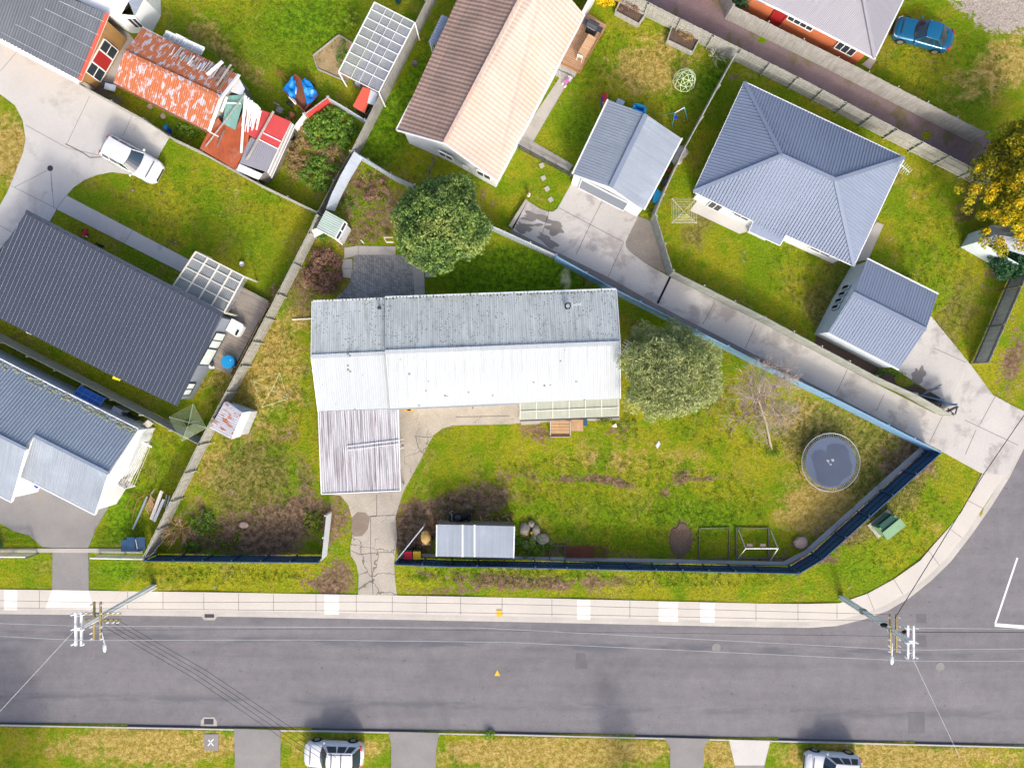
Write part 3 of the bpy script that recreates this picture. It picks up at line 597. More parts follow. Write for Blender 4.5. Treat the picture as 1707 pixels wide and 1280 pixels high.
# road furniture set flush in the ground
for q in ([(961, 1089), (976, 1090), (978, 1104), (980, 1115), (959, 1116)], [(1516, 1188), (1543, 1188), (1543, 1223), (1516, 1223)], [(1530, 1060), (1546, 1060), (1546, 1079), (1530, 1079)], [(1529, 1024), (1546, 1024), (1546, 1039), (1529, 1039)]):
    z = ZR; m = MB(); m.prism([p for p in PL(q)], ZR-.05, ZR+.006); struct(m.build('road_patch', M['asphalt_patch'], None))
for lb, px, py in (('round pale manhole cover in the road near the corner pole', 1567, 1111), ('round pale manhole cover in the road below the footpath', 1194, 1079)):
    m = MB(); m.lathe([(.33, 0), (.33, .012), (.27, .013), (.26, .006)], P(px, py, ZR), 24); tag(m.build('manhole_cover', M['asphalt_drive']), lb, 'manhole cover')
def paint(name, segs, wd): o = lines(name, segs, 'paint_line', ZR+.006, wd); return struct(o)
paint('road_marking', [[(1661, 1040), (1698, 930)], [(1720, 860), (1740, 800)]], .14); paint('road_marking', [[(1660, 1042), (1712, 1046)]], .26)
for i, (px, py) in enumerate([(348, 1026), (347, 1204)]):
    t = T('storm_drain', ['pale kerbside drain surround with dark grate beside the north footpath', 'pale kerbside drain surround with dark grate by the south verge'][i], 'drain', P(px, py, ZR), 'kerbside storm drains')
    s = 1 if i == 0 else -1
    m = MB(); m.prism(PL([(px-14, py-7*s), (px+14, py-7*s), (px+13, py+2*s), (px+9, py+8*s), (px-9, py+8*s), (px-13, py+2*s)]), ZR-.1, ZR+.02); m.build('surround', M['concrete_warm'], t)
    m = MB()
    m.prism(PL([(px-8, py-5), (px+8, py-5), (px+8, py+4), (px-8, py+4)]), ZR-.05, ZR+.026)
    for k in range(9): a = px-7+k*1.75; m.beam(P(a, py-4.6)+Vector((0, 0, ZR+.04)), P(a, py+3.6)+Vector((0, 0, ZR+.04)), .03, .02)
    m.build('grate', M['grate'], t)
m = MB(); m.lathe([(.21, 0), (.21, .03), (.13, .035), (.12, .05)], P(84, 281), 20); tag(m.build('drain_cover', M['dark']), 'round dark drain cover in the pale concrete driveway at left', 'drain cover')
m = MB(); m.lathe([(.17, 0), (.17, .03)], P(267, 413), 16); tag(m.build('path_cover', M['steel']), 'small grey round cover beside the narrow concrete path', 'cover')
m = MB(); m.prism(PL([(829, 1117), (833.5, 1127), (824, 1127)]), ZR, ZR+.02); tag(m.build('survey_marker', M['yellow']), 'yellow triangle marker lying on the asphalt road', 'marker')
m = MB(); m.prism(PL([(827.5, 1016.5), (836.5, 1017), (836.5, 1028), (828, 1027.5)]), 0, .04); m.box(P(832, 1018, .05), (.34, .12, .03)); tag(m.build('hydrant_cover', M['yellow']), 'yellow hydrant cover at the kerb edge of the footpath', 'cover')
t = T('service_cover', 'grey square service slab marked with a white X in the south verge', 'cover', P(352, 1237))
m = MB(); m.prism(PL([(340, 1223), (364, 1223), (364, 1250), (341, 1250)]), -.1, .02); m.build('slab', M['asphalt_drive'], t)
lines('cross_mark', [[(347.5, 1232), (356, 1242)], [(356, 1231), (347, 1242)]], 'paint_line', .026, .08, t)
# south verge driveways
for q, mt in (([(390, 1214), (468, 1216), (466, 1340), (394, 1340)], 'asphalt_drive'), ([(648, 1219), (732, 1221), (727, 1250), (724, 1340), (652, 1340), (652, 1240)], 'asphalt_drive'), ([(1107, 1229), (1184, 1231), (1174, 1242), (1170, 1340), (1118, 1340), (1117, 1245)], 'asphalt_drive'), ([(1215, 1232), (1284, 1235), (1274, 1275), (1225, 1275)], 'concrete'), ([(1225, 1275), (1274, 1275), (1274, 1340), (1221, 1340)], 'asphalt_drive')):
    sheet('verge_driveway', q, mt, .012)

# ---------------------------------------------------------------- builders
def origin_side(a, b_):
    """unit ground normal of the line a-b pointing towards the spot under the camera"""
    d = (b_-a); n = Vector((-d.y, d.x, 0)).normalized()
    return n if n.dot(-(a+b_)/2) > 0 else -n
def fence(name, label, cat, pts, h, kind='paling', m_board='timber_grey', m_rail='timber_grey', rails='away', posts=2.4, group=None, nrails=2, cap=False, seed=1, postmat=None, lift=0):
    r = random.Random(seed); A = PL(pts, h); root = T(name, label, cat, (A[0].x, A[0].y, 0), group)
    mb, mr = MB(), MB(); pp = []
    for a, b_ in zip(A, A[1:]):
        a = Vector((a.x, a.y, 0)); b_ = Vector((b_.x, b_.y, 0)); L = (b_-a).length; d = (b_-a)/L
        nn = origin_side(a, b_); side = nn if rails == 'near' else -nn
        if kind == 'paling':
            x = 0.0
            while x < L:
                hh = h+r.uniform(-.035, .02); c = a+d*(x+.075)
                ang = math.atan2(d.y, d.x)
                mb.box(c+Vector((0, 0, hh/2+lift))-side*.012*(1+r.random()), (min(.145, L-x+.03), .02, hh-.02), rz=ang); x += .155
        elif kind == 'steel':
            x = 0; n = int(L/.1); prev = None
            for k in range(n+1):
                q = a+d*(L*k/n)-side*(.0 if k % 2 else .028)
                if prev is not None:
                    mb.poly([prev, q, q+Vector((0, 0, h)), prev+Vector((0, 0, h))])
                prev = q
        elif kind == 'slat':
            for k in range(nrails): zz = .25+(h-.35)*k/(nrails-1); mb.beam(a+Vector((0, 0, zz)), b_+Vector((0, 0, zz)), .025, .14)
        elif kind == 'sheet':
            mb.beam(a+Vector((0, 0, h/2)), b_+Vector((0, 0, h/2)), .03, h)
        if kind != 'slat':
            for k in range(nrails):
                zz = .25+(h-.45)*k/max(1, nrails-1); mr.beam(a+side*.035+Vector((0, 0, zz)), b_+side*.035+Vector((0, 0, zz)), .045, .09)
        if cap: mr.beam(a+Vector((0, 0, h+.02)), b_+Vector((0, 0, h+.02)), .06, .045)
        n = max(1, round(L/posts))
        for k in range(n+1): pp.append((a+d*(L*k/n)+side*.09, math.atan2(d.y, d.x)))
    mb.build({'paling': 'boards', 'steel': 'sheets', 'slat': 'slats', 'sheet': 'panel'}[kind], M[m_board], root)
    if mr.v: mr.build('rails', M[m_rail], root)
    for c, ang in pp[:100]:
        q = MB(); q.box(c+Vector((0, 0, h/2+.01)), (.09, .09, h+.02), rz=ang); q.build('post', M[postmat or m_rail], root)
    return root
def roof(parent, name, facets, mt, thick=.06, ribs=None, axis=None, z=None):
    m = MB(axis=axis)
    for f in facets:
        q = PL(f, z) if z is not None else PL(f); m.slab(q, thick)
        if ribs: m.ribs(q, *ribs)
    return m.build(name, M[mt], parent)
def edge_strip(parent, name, pts, mt, w=.1, h=.12, dz=0, closed=False):
    m = MB(); q = PL(pts)
    if closed: q.append(q[0])
    for a, b_ in zip(q, q[1:]): m.beam(a+Vector((0, 0, dz)), b_+Vector((0, 0, dz)), w, h)
    return m.build(name, M[mt], parent)
def walls(parent, pts, d, mt, name='wall', drop=.14, z0=-.1):
    q = inset(PL(pts), d) if d else PL(pts); m = MB()
    for i in range(len(q)):
        a, b_ = q[i], q[(i+1) % len(q)]
        m.poly([Vector((a.x, a.y, z0)), Vector((b_.x, b_.y, z0)), b_-Vector((0, 0, drop)), a-Vector((0, 0, drop))])
    m.build(name, M[mt], parent); return q
def wallthing(parent, a, b_, u0, u1, z0, z1, name='window', fm='white_paint', pm='glass', th=.06, bars=1, hb=0, pane='pane', out=.03):
    """a window or door on the wall a-b (seen side), u along it 0..1"""
    a = Vector((a.x, a.y, 0)); b_ = Vector((b_.x, b_.y, 0)); n = origin_side(a, b_); a = a+n*out; b_ = b_+n*out; L = (b_-a).length; d = (b_-a)/L; ang = math.atan2(d.y, d.x)
    p0, p1 = a+d*L*u0, a+d*L*u1; W = (p1-p0).length; m = MB(); o = n*th/2
    zc = (z0+z1)/2
    for zz in (z0, z1): m.beam(p0+o+Vector((0, 0, zz)), p1+o+Vector((0, 0, zz)), th+.02, .07)
    for k in range(bars+2):
        c = p0+d*W*k/(bars+1)+o; m.box(c+Vector((0, 0, zc)), (.06, th+.01, z1-z0-.05), rz=ang)
    for k in range(hb):
        zz = z0+(z1-z0)*(k+1)/(hb+1); m.beam(p0+o+Vector((0, 0, zz)), p1+o+Vector((0, 0, zz)), th, .05)
    f = m.build(name, M[fm], parent)
    g = MB(); g.box((p0+p1)/2+n*.02+Vector((0, 0, zc)), (W-.05, .03, z1-z0-.05), rz=ang); g.build(pane, M[pm], f); return f
def crown(name, clumps, per, size, mt, parent, asp=.5, seed=1, flat=.5, up=.35):
    """clumps: (x,y,z,r). Many small leaf-shaped faces spread through each clump"""
    g = np.random.default_rng(seed); V = []; RN = []
    for (x, y, z, r) in clumps:
        n = max(3, int(per)); d = g.normal(size=(n, 3)); d /= np.linalg.norm(d, axis=1)[:, None]
        rad = r*(.45+.55*g.random((n, 1))**.6); c = np.array([x, y, z])+d*rad*np.array([1, 1, .85])
        nrm = d*flat+g.normal(size=(n, 3))*.55+np.array([0, 0, up]); nrm /= np.linalg.norm(nrm, axis=1)[:, None]
        t = g.normal(size=(n, 3)); t -= nrm*(t*nrm).sum(1)[:, None]; t /= np.linalg.norm(t, axis=1)[:, None]; b_ = np.cross(nrm, t)
        s = size*(.65+.7*g.random((n, 1)))
        cr = g.random()*.6
        V.append(np.stack([c-t*s, c+b_*s*asp-t*s*.1, c+t*s, c-b_*s*asp-t*s*.1], 1)); RN.append(np.repeat(cr+.4*g.random(n), 4))
    V = np.concatenate(V).reshape(-1, 3); RN = np.concatenate(RN).astype(np.float32)
    mi = wmat(parent).inverted() if parent is not None else None
    off_ = np.zeros(3)
    o = bpy.data.objects.new(name, None)
    if parent is not None: V = V-np.array(wmat(parent).translation)
    else: off_ = np.array([V[:, 0].mean(), V[:, 1].mean(), V[:, 2].min()]); V = V-off_
    me = bpy.data.meshes.new(name); n = len(V); me.vertices.add(n); me.vertices.foreach_set('co', V.astype(np.float32).ravel())
    me.loops.add(n); me.loops.foreach_set('vertex_index', np.arange(n, dtype=np.int32)); me.polygons.add(n//4)
    me.polygons.foreach_set('loop_start', np.arange(0, n, 4, dtype=np.int32)); me.polygons.foreach_set('loop_total', np.full(n//4, 4, dtype=np.int32)); me.update()
    at = me.attributes.new('rnd', 'FLOAT', 'POINT'); at.data.foreach_set('value', RN); me.materials.append(M[mt])
    o = bpy.data.objects.new(name, me); COL.objects.link(o)
    if parent is not None: o.parent = parent
    else: o.location = off_
    return o
def shell(c, rad, n, cr, seed=1, zmin=-.55, jit=.12, inner=.3):
    r = random.Random(seed); out = []
    for i in range(n):
        t = 1-2*(i+.5)/n; a = i*2.39996; q = math.sqrt(1-t*t)
        if t < zmin: continue
        d = Vector((q*math.cos(a), q*math.sin(a), t)); k = 1-jit*.5+jit*noise.noise(d*1.6+Vector((seed*5, 0, 0)))*3.0+r.uniform(-jit, jit)*.5
        out.append((c[0]+d.x*rad[0]*k, c[1]+d.y*rad[1]*k, c[2]+d.z*rad[2]*k, cr*r.uniform(.7, 1.25)))
    for i in range(int(n*inner)):
        d = Vector((r.gauss(0, 1), r.gauss(0, 1), r.gauss(0, 1))).normalized()*r.uniform(.2, .8); out.append((c[0]+d.x*rad[0], c[1]+d.y*rad[1], c[2]+d.z*rad[2]*.8, cr*1.3))
    return out
def limbs(root, base, top, r0, c, rad, n, seed, mt='bark', name='trunk'):
    r = random.Random(seed); m = MB(); m.tube([base, base.lerp(top, .5)+Vector((.06, -.05, 0)), top], [r0*1.25, r0, r0*.75], 9)
    for i in range(n):
        a = 2*math.pi*i/n+r.random(); e = Vector((c[0]+math.cos(a)*rad[0]*.75, c[1]+math.sin(a)*rad[1]*.75, c[2]+r.uniform(-.3, .6)*rad[2])); s = base.lerp(top, r.uniform(.55, 1))
        m.tube([s, s.lerp(e, .5)+Vector((0, 0, .2)), e], [r0*.5, r0*.3, r0*.1], 5)
    return m.build(name, M[mt], root, True)

# ---------------------------------------------------------------- houses and sheds
# the long white-roofed house in the middle
h = T('bungalow', 'long low house with old white corrugated roof in the middle of the yard', 'house', P(776, 590))
E, RZ = 2.7, 3.75
q = walls(h, [(642, 496, E), (1027, 483, E), (1032.8, 572, RZ), (1033, 664, E), (649, 681, E), (645, 587, RZ)], .45, 'cream_paint')
roof(h, 'roof', [[(642, 496.5, E), (1026.5, 483, E), (1032.8, 572, RZ), (642, 587, RZ)]], 'roof_old')
roof(h, 'roof', [[(642, 587, RZ), (1032.8, 572, RZ), (1033, 664, E), (649.5, 681, E)]], 'roof_white')
edge_strip(h, 'ridge_cap', [(641.5, 587, RZ+.03), (1033, 572, RZ+.03)], 'roof_white', .3, .04)
edge_strip(h, 'gutter', [(642, 495.5, E-.03), (1027, 482, E-.03)], 'galv', .12, .1)
edge_strip(h, 'gutter', [(649, 682, E-.05), (866, 673, E-.05)], 'steel', .12, .1)
m = MB()
for k in range(24): a = 648+k*15.8; m.beam(P(a, 680.2-(a-648)*.0442, E+.008), P(a+.4, 590-(a-648)*.0385, RZ+.004), .012, .012)
m.build('roof_seams', M['steel'], h)
q = walls(h, [(522, 504, 2.5), (641, 499, 2.5), (646, 588, 3.3), (649, 680, 2.5), (532, 684.5, 2.5), (521, 594, 3.3)], .35, 'cream_paint', name='garage_wall')
roof(h, 'garage_roof', [[(521, 503, 2.5), (642, 498.5, 2.5), (642, 589, 3.3), (519.5, 594.5, 3.3)]], 'roof_old')
roof(h, 'garage_roof', [[(519.5, 594.5, 3.3), (642, 589, 3.3), (649.5, 681, 2.5), (531, 685.5, 2.5)]], 'roof_white')
edge_strip(h, 'ridge_cap', [(519.5, 594.5, 3.33), (642, 589, 3.33)], 'roof_white', .28, .04)
edge_strip(h, 'barge_board', [(520.5, 503, 2.46), (519, 594.5, 3.26), (530.5, 685.5, 2.46)], 'white_paint', .05, .16)
edge_strip(h, 'gutter', [(521, 502, 2.46), (641, 497.5, 2.46)], 'galv', .12, .1)
edge_strip(h, 'barge_board', [(1027.5, 483, E-.04), (1033.8, 572, RZ-.04), (1034, 664, E-.04)], 'white_paint', .05, .16)
roof(h, 'carport_roof', [[(531, 686, 2.42), (664, 681, 2.42), (667.5, 817, 2.25), (536, 823, 2.25)]], 'roof_carport', .03)
edge_strip(h, 'carport_beam', [(531, 686, 2.40), (536, 823.5, 2.24), (667.5, 817.5, 2.24), (664, 681, 2.40)], 'white_paint', .06, .14)
for px, py in ((539, 821), (665, 815), (537, 755), (664, 750)):
    m = MB(); b = P(px, py, 2.2); m.box((b.x, b.y, 1.1), (.1, .1, 2.2)); m.build('carport_post', M['white_paint'], h)
roof(h, 'verandah_roof', [[(866, 671.5, 2.55), (1033, 664, 2.55), (1031.5, 694, 2.38), (867, 700, 2.38)]], 'roof_verandah', .03)
m = MB()
for k in range(7): a = 867+k*27.2; m.beam(P(a, 672-(a-867)*.045, 2.6), P(a, 699-(a-867)*.036, 2.43), .05, .03)
m.beam(P(867, 686, 2.52), P(1032, 679, 2.52), .05, .03); m.build('verandah_batten', M['cream_paint'], h)
edge_strip(h, 'verandah_beam', [(867, 701, 2.32), (1032, 695, 2.32)], 'dark', .08, .12)
for px in (869, 925, 978, 1029): b = P(px, 699-(px-867)*.036, 2.3); m = MB(); m.box((b.x, b.y, 1.12), (.1, .1, 2.25)); m.build('verandah_post', M['cream_paint'], h)
mo = MB()
for k in range(90): a = 521+k*5.6; (mo.box(P(a, 500-(a-521)*.0335+rnd.uniform(0, 3), (2.57 if a < 642 else 2.74)), (rnd.uniform(.04, .12), rnd.uniform(.06, .16), .025)))
mo.build('gutter_moss', mat('moss', (.10, .12, .045), .95, .3, 2), h)['kind'] = 'stuff'
ch = MB(); b = P(945, 512, 3.2); ch.lathe([(.14, 2.7-b.z), (.13, .55), (.2, .56), (.2, .6), (.16, .72), (.22, .74), (.22, .8), (.12, .86)], b, 14); c = ch.build('chimney', M['black'], h)
m = MB(); m.lathe([(.15, 0), (.12, .05)], b+Vector((0, 0, .86)), 12); m.build('chimney_cap', M['steel'], c)
m = MB(); b = P(632, 513, 3.0); m.lathe([(.09, 0), (.08, .4), (.13, .42), (.1, .5)], b-Vector((0, 0, .4)), 12); m.build('vent_pipe', M['dark'], h)
# television aerial on the main roof, and the wall aerial beside the gable
def aerial(label, px, py, z, zb, ang, nel=5, L=.9, el=.5, name='tv_aerial'):
    t = T(name, label, 'aerial', P(px, py, z)*1.0-Vector((0, 0, z-zb))); c = P(px, py, z)
    m = MB(); m.tube([Vector((c.x, c.y, zb)), c+Vector((0, 0, .05))], .02, 6); m.build('mast', M['steel'], t)
    m = MB(); d = Vector((math.cos(R(ang)), math.sin(R(ang)), 0)); n = Vector((-d.y, d.x, 0))
    m.beam(c-d*L/2, c+d*L/2, .03, .03)
    for k in range(nel): p = c-d*L/2+d*L*k/(nel-1); w = el*(1-.25*k/(nel-1)); m.beam(p-n*w/2, p+n*w/2, .02, .02)
    m.build('elements', M['white_paint'], t); return t
aerial('small white aerial on the roof beside the black chimney', 961, 508, 3.9, 3.1, 8, 3, .55, .35)
aerial('comb shaped white aerial at the east gable beside the feathery tree', 1042, 580, 3.7, 0, 60, 6, 1.0, .75)
aerial('white aerial at the east corner of the hipped blue roof', 1509, 281, 3.6, 0, -45, 6, .8, .7)
aerial('tall grey aerial pole standing in the lawn behind the round tree', 905, 325, 2.5, 0, 120, 2, .3, .2) if False else None

# tiled house
h = T('tiled_house', 'white house with brown and pink tiled gable roof north of the white-roofed house', 'house', P(840, 130))
E, RZ = 3.0, 4.9
TL_, TR_ = (817, -126, E), (1056, -160, E)
walls(h, [(662, 217, E), (741, 238, RZ), (828, 301, E), (1040, -100, E), (1010, -170, RZ), (862, -185, E)], .28, 'wall_white')
A0, A1 = PL([(662, 217, E), (828, 301, E)])
roof(h, 'roof', [[(662, 217, E), (741, 238, RZ), (1010, -275, RZ), (872, -240, E)]], 'tiles_brown', .1)
roof(h, 'roof', [[(741, 238, RZ), (828, 301, E), (973, 24, E), (914, -46, RZ-.03), (890, -46, RZ)]], 'tiles_pink', .1)
edge_strip(h, 'ridge_cap', [(741, 238, RZ+.04), (888, -42, RZ+.04)], 'tiles_pink', .22, .07)
edge_strip(h, 'barge_board', [(661.5, 217.5, E-.07), (741, 239.5, RZ-.07), (828, 302.5, E-.07)], 'white_paint', .06, .18)
edge_strip(h, 'gutter', [(829.5, 302, E-.06), (974.5, 25, E-.06)], 'white_paint', .085, .09)
edge_strip(h, 'gutter', [(660.5, 217, E-.06), (773, -2, E-.06), (860, -180, E-.06)], 'white_paint', .085, .09)
W = inset(PL([(662, 217, E), (828, 301, E), (973, 24, E), (862, -185, E)]), .28)
wallthing(h, W[0], W[1], .38, .53, 1.45, 2.25, bars=1); wallthing(h, W[0], W[1], .80, .95, 1.35, 2.3, bars=1); wallthing(h, W[0], W[1], .64, .69, 1.2, 1.7, name='meter_box', pm='white_paint', bars=0)
t = T('lean_to', 'small blue-grey ribbed canopy on the west side of the brown tiled house', 'canopy', P(735, 55))
roof(t, 'roof', [[(736, 25, 2.3), (755, 32, 2.5), (732, 79, 2.5), (714, 70.5, 2.3)]], 'roof_blue', .04, (.2, .05, .025))
for a in ((717, 71), (738, 27)): b = P(*a, 2.2); m = MB(); m.box((b.x, b.y, 1.1), (.08, .08, 2.2)); m.build('post', M['white_paint'], t)
m = MB(); m.beam(P(720, 72, 1.8), P(724, 86, .9), .05, .05); m.build('brace', M['white_paint'], t)
# deck, steps
t = T('deck', 'brown timber deck along the east wall of the tiled house', 'deck', P(968, 80))
m = MB(axis=(-.47, -.88, 0)); m.prism(PL([(962, 36), (976, 26), (1010, 48), (966, 124), (931, 108)], .0), .25, .45); m.build('boards', M['deck_warm'], t)
m = MB()
for a, b_ in (((1004, 53), (966, 122)), ((966, 122), (934, 106))): m.beam(P(*a, .35), P(*b_, .35), .05, .28)
m.build('fascia', M['timber_orange'], t)
m = MB()
for k, (a, b_) in enumerate((((932, 107), (962, 121)), ((927, 117), (955, 130)))):
    z = .3-.15*k; d = P(*b_)-P(*a); n = Vector((d.y, -d.x, 0)).normalized(); c = (P(*a)+P(*b_))/2+n*.2; m.box((c.x, c.y, z/2), (d.length, .42, z), rz=math.atan2(d.y, d.x))
m.build('steps', M['timber_grey'], t)
t = T('bench_table', 'long pale timber table on the deck beside the tiled house', 'table', P(978, 79, .45))
c = P(977.5, 78, 1.15); m = MB(axis=(-.47, -.88, 0)); m.box((c.x, c.y, 1.13), (1.75, .62, .05), rz=R(60)); m.build('tabletop', M['timber_new'], t)
for sx in (-.75, .75):
    for sy in (-.25, .25): m = MB(); m.box(Vector((c.x, c.y, .77))+Matrix.Rotation(R(60), 3, 'Z') @ Vector((sx, sy, 0)), (.06, .06, .66), rz=R(60)); m.build('leg', M['timber_new'], t)
t = T('high_chair', 'small white framed chair at the south end of the pale table on the deck', 'chair', P(967, 94, .45))
b = P(968, 93, 1.0); m = MB(); m.box((b.x, b.y, .95), (.42, .3, .04), rz=R(-28)); m.build('seat', M['dome_green'], t)
m = MB()
for sx in (-.2, .2):
    for sy in (-.14, .14): q = Vector((b.x, b.y, 0))+Matrix.Rotation(R(-28), 3, 'Z') @ Vector((sx, sy, 0)); m.box((q.x, q.y, .75), (.035, .035, .62))
q0 = Vector((b.x, b.y, 1.2)); Mr = Matrix.Rotation(R(-28), 3, 'Z'); m.beam(q0+Mr @ Vector((-.2, -.15, 0)), q0+Mr @ Vector((.2, -.15, 0)), .03, .25); m.build('frame', M['white_paint'], t)
def barbecue(name, label, px, py, z0, ang, cover='dark', group=None):
    t = T(name, label, 'barbecue', P(px, py, z0), group); c = P(px, py, z0+.9); Mx = Matrix.Rotation(R(ang), 3, 'Z')
    def at(x, y, z): return Vector((c.x, c.y, z0))+Mx @ Vector((x, y, z))
    m = MB(); m.box(at(0, 0, .45), (.75, .5, .8), rz=R(ang)); m.build('cabinet', M['black'], t)
    m = MB(); prof = [(-.28, .86), (-.26, 1.08), (-.1, 1.2), (.12, 1.2), (.27, 1.06), (.28, .86)]
    for (y0, z0_), (y1, z1_) in zip(prof, prof[1:]): m.poly([at(-.4, y0, z0_), at(.4, y0, z0_), at(.4, y1, z1_), at(-.4, y1, z1_)])
    for s in (-.4, .4): m.poly([at(s, y, z) for y, z in prof])
    m.build('lid', M[cover], t)
    for s in (-1, 1): m = MB(); m.box(at(s*.58, 0, .86), (.34, .42, .04), rz=R(ang)); m.build('side_shelf', M[cover], t)
    m = MB(); m.beam(at(-.3, -.31, 1.0), at(.3, -.31, 1.0), .03, .03); m.build('handle', M['steel'], t)
    return t
barbecue('barbecue', 'dark grey hooded barbecue at the north end of the timber deck', 988, 43, .45, -28, 'dark')
t = T('tricycle', 'pink and white toy tricycle by the deck steps', 'tricycle', P(945, 139)); b = P(945, 139)
m = MB(); m.tube([b+Vector((-.22, -.22, .3)), b+Vector((0, 0, .3)), b+Vector((.2, .25, .38))], .055, 6); m.build('frame', M['pink'], t)
m = MB(); m.box(b+Vector((-.05, -.03, .38)), (.2, .2, .06), rz=R(40)); m.build('seat', M['pink'], t)
for dx, dy in ((-.3, -.08), (-.12, -.3), (.2, .22)): m = MB(); m.lathe([(.1, -.04), (.12, 0), (.1, .04)], b+Vector((dx, dy, .12)), 12, 'X', R(-40)); m.build('wheel', M['white_paint'], t)
m = MB(); m.beam(b+Vector((.05, .3, .5)), b+Vector((.33, .12, .5)), .04, .04); m.build('handlebar', M['white_paint'], t)

# hipped blue-roofed house
h = T('hipped_house', 'white house with a hipped blue-grey ribbed roof at upper right', 'house', P(1330, 290))
E, RZ = 2.75, 4.7; EE = 2.5
c1, c2, c3, c4, c5, c6, c7, c8 = (1240.5, 137, E), (1507.5, 263, E), (1423, 443.5, E), (1310, 392, E), (1300, 409, EE), (1249, 385.5, EE), (1256, 369, E), (1156, 320, E)
N1, N2 = (1303, 259.5, RZ), (1392, 300, RZ)
roof(h, 'roof', [[c8, N1, c1], [c1, N1, N2, c2], [c2, N2, c3], [N1, N2, c3, c4, c5, c6, c7, c8]], 'roof_blue', .06, (.215, .05, .022))
m = MB()
for a, b_ in ((c1, N1), (c8, N1), (N1, N2), (N2, c2), (N2, c3)): a, b_ = P(*a)+Vector((0, 0, .05)), P(*b_)+Vector((0, 0, .05)); m.beam(a, b_, .26, .035)
m.build('ridge_cap', M['roof_blue'], h)
edge_strip(h, 'gutter', [(x, y, z-.05) for x, y, z in (c1, c2, c3, c4, c5, c6, c7, c8)], 'white_paint', .075, .1, closed=True)
wp = [c1, c2, c3, c4, (1305, 404, 2.6), (1254, 380, 2.6), c7, c8]
qw = walls(h, [(x, y, 2.65) for x, y, z in wp], .5, 'wall_white')
wallthing(h, qw[6], qw[7], .55, .75, .1, 2.1, name='door', pm='glass', bars=1); wallthing(h, qw[6], qw[7], .1, .35, 1.0, 2.1); wallthing(h, qw[2], qw[3], .15, .45, 1.0, 2.1); wallthing(h, qw[4], qw[5], .2, .8, 1.0, 2.1)
sheet('patio', [(1166, 330), (1258, 372), (1250, 388), (1244, 386), (1233, 390), (1150, 351)], 'concrete', .02)
sheet('patio', [(1461, 370), (1473, 375), (1447, 433), (1430, 436), (1425, 428)], 'concrete_warm', .02)
# blue-grey garage, right
h = T('garage', 'pale walled garage with blue-grey gable roof beside the right driveway', 'garage', P(1460, 520))
E, RZ = 2.45, 3.3
roof(h, 'roof', [[(1445, 432, E), (1563, 491, E), (1543.5, 550, RZ), (1422, 489, RZ)], [(1422, 489, RZ), (1543.5, 550, RZ), (1498.5, 615, E), (1380, 554, E)]], 'roof_blue', .05, (.2, .05, .022))
edge_strip(h, 'ridge_cap', [(1421.5, 489, RZ+.05), (1543.5, 550, RZ+.05)], 'roof_blue', .3, .05)
edge_strip(h, 'gutter', [(1379, 555, E-.04), (1498, 616.5, E-.04)], 'white_paint', .085, .09); edge_strip(h, 'gutter', [(1445.5, 431, E-.04), (1564, 490, E-.04)], 'white_paint', .085, .09)
qw = walls(h, [(1446, 433, E), (1562, 491.5, E), (1543, 550, RZ), (1498, 614, E), (1381, 554, E), (1423, 489, RZ)], .08, 'wall_pale', drop=.1)
for k in range(4): wallthing(h, qw[4], qw[0], .33+.095*k, .39+.095*k, 1.0, 2.0, bars=0, fm='wall_pale', pm='black', out=.14)
wallthing(h, qw[1], qw[3], .25, .75, .05, 2.1, name='garage_door', fm='white_paint', pm='wall_grey', bars=0, pane='door_panel')
# the garage with the toys behind
h = T('garage', 'white garage with blue-grey gable roof and grey door at the end of the shared drive', 'garage', P(1040, 265))
E, RZ = 2.5, 3.35
roof(h, 'roof', [[(1014, 166.5, E), (1077, 191, RZ), (1018, 312, RZ), (955, 290, E)], [(1077, 191, RZ), (1136, 231, E), (1073, 350, E), (1018, 312, RZ)]], 'roof_bluegrey', .05, (.2, .05, .02))
edge_strip(h, 'ridge_cap', [(1077, 191, RZ+.05), (1018, 312, RZ+.05)], 'roof_blue', .32, .05)
edge_strip(h, 'gutter', [(1013, 166.5, E-.04), (954, 290, E-.04)], 'white_paint', .1, .1); edge_strip(h, 'gutter', [(1137, 231, E-.04), (1074, 350, E-.04)], 'white_paint', .1, .1)
qw = walls(h, [(1015, 167, E), (1077, 191, RZ), (1135, 231, E), (1073, 349, E), (1018, 311, RZ), (955.5, 289, E)], .06, 'wall_white', drop=.1)
wallthing(h, qw[5], qw[3], .12, .80, .05, 2.15, name='garage_door', fm='white_paint', pm='wall_grey', bars=0, pane='door_panel')

# top right grey-roofed house with the orange brick wall
h = T('brick_house', 'orange brick house with grey corrugated roof at the top right', 'house', P(1430, 20))
E, RZ = 2.7, 4.4
roof(h, 'roof', [[(1458, 97.5, E), (1505, 0, E), (1560, -115, E), (1438, -10, RZ-.1)], [(1458, 97.5, E), (1438, -10, RZ-.1), (1400, -170, RZ), (1150, -60, E), (1255, -1, E), (1301, 16, E)]], 'roof_grey', .06)
edge_strip(h, 'hip_cap', [(1458, 97, E+.04), (1438.5, -8, RZ-.06)], 'roof_grey', .25, .05)
edge_strip(h, 'gutter', [(1250, -6, E-.04), (1301, 18, E-.04), (1458, 98.5, E-.04), (1506, 0, E-.04)], 'white_paint', .085, .09)
qw = walls(h, [(1458, 97, E), (1560, -115, E), (1400, -170, E), (1150, -60, E), (1301, 16, E)], .45, 'brick_orange', drop=.05)
wallthing(h, qw[0], qw[4], .10, .30, 1.1, 2.3, bars=2); wallthing(h, qw[0], qw[4], .60, .88, 1.5, 2.35, bars=3); wallthing(h, qw[0], qw[4], .9, 1.03, .1, 2.1, name='door', pm='panel_red', bars=0, fm='panel_red')
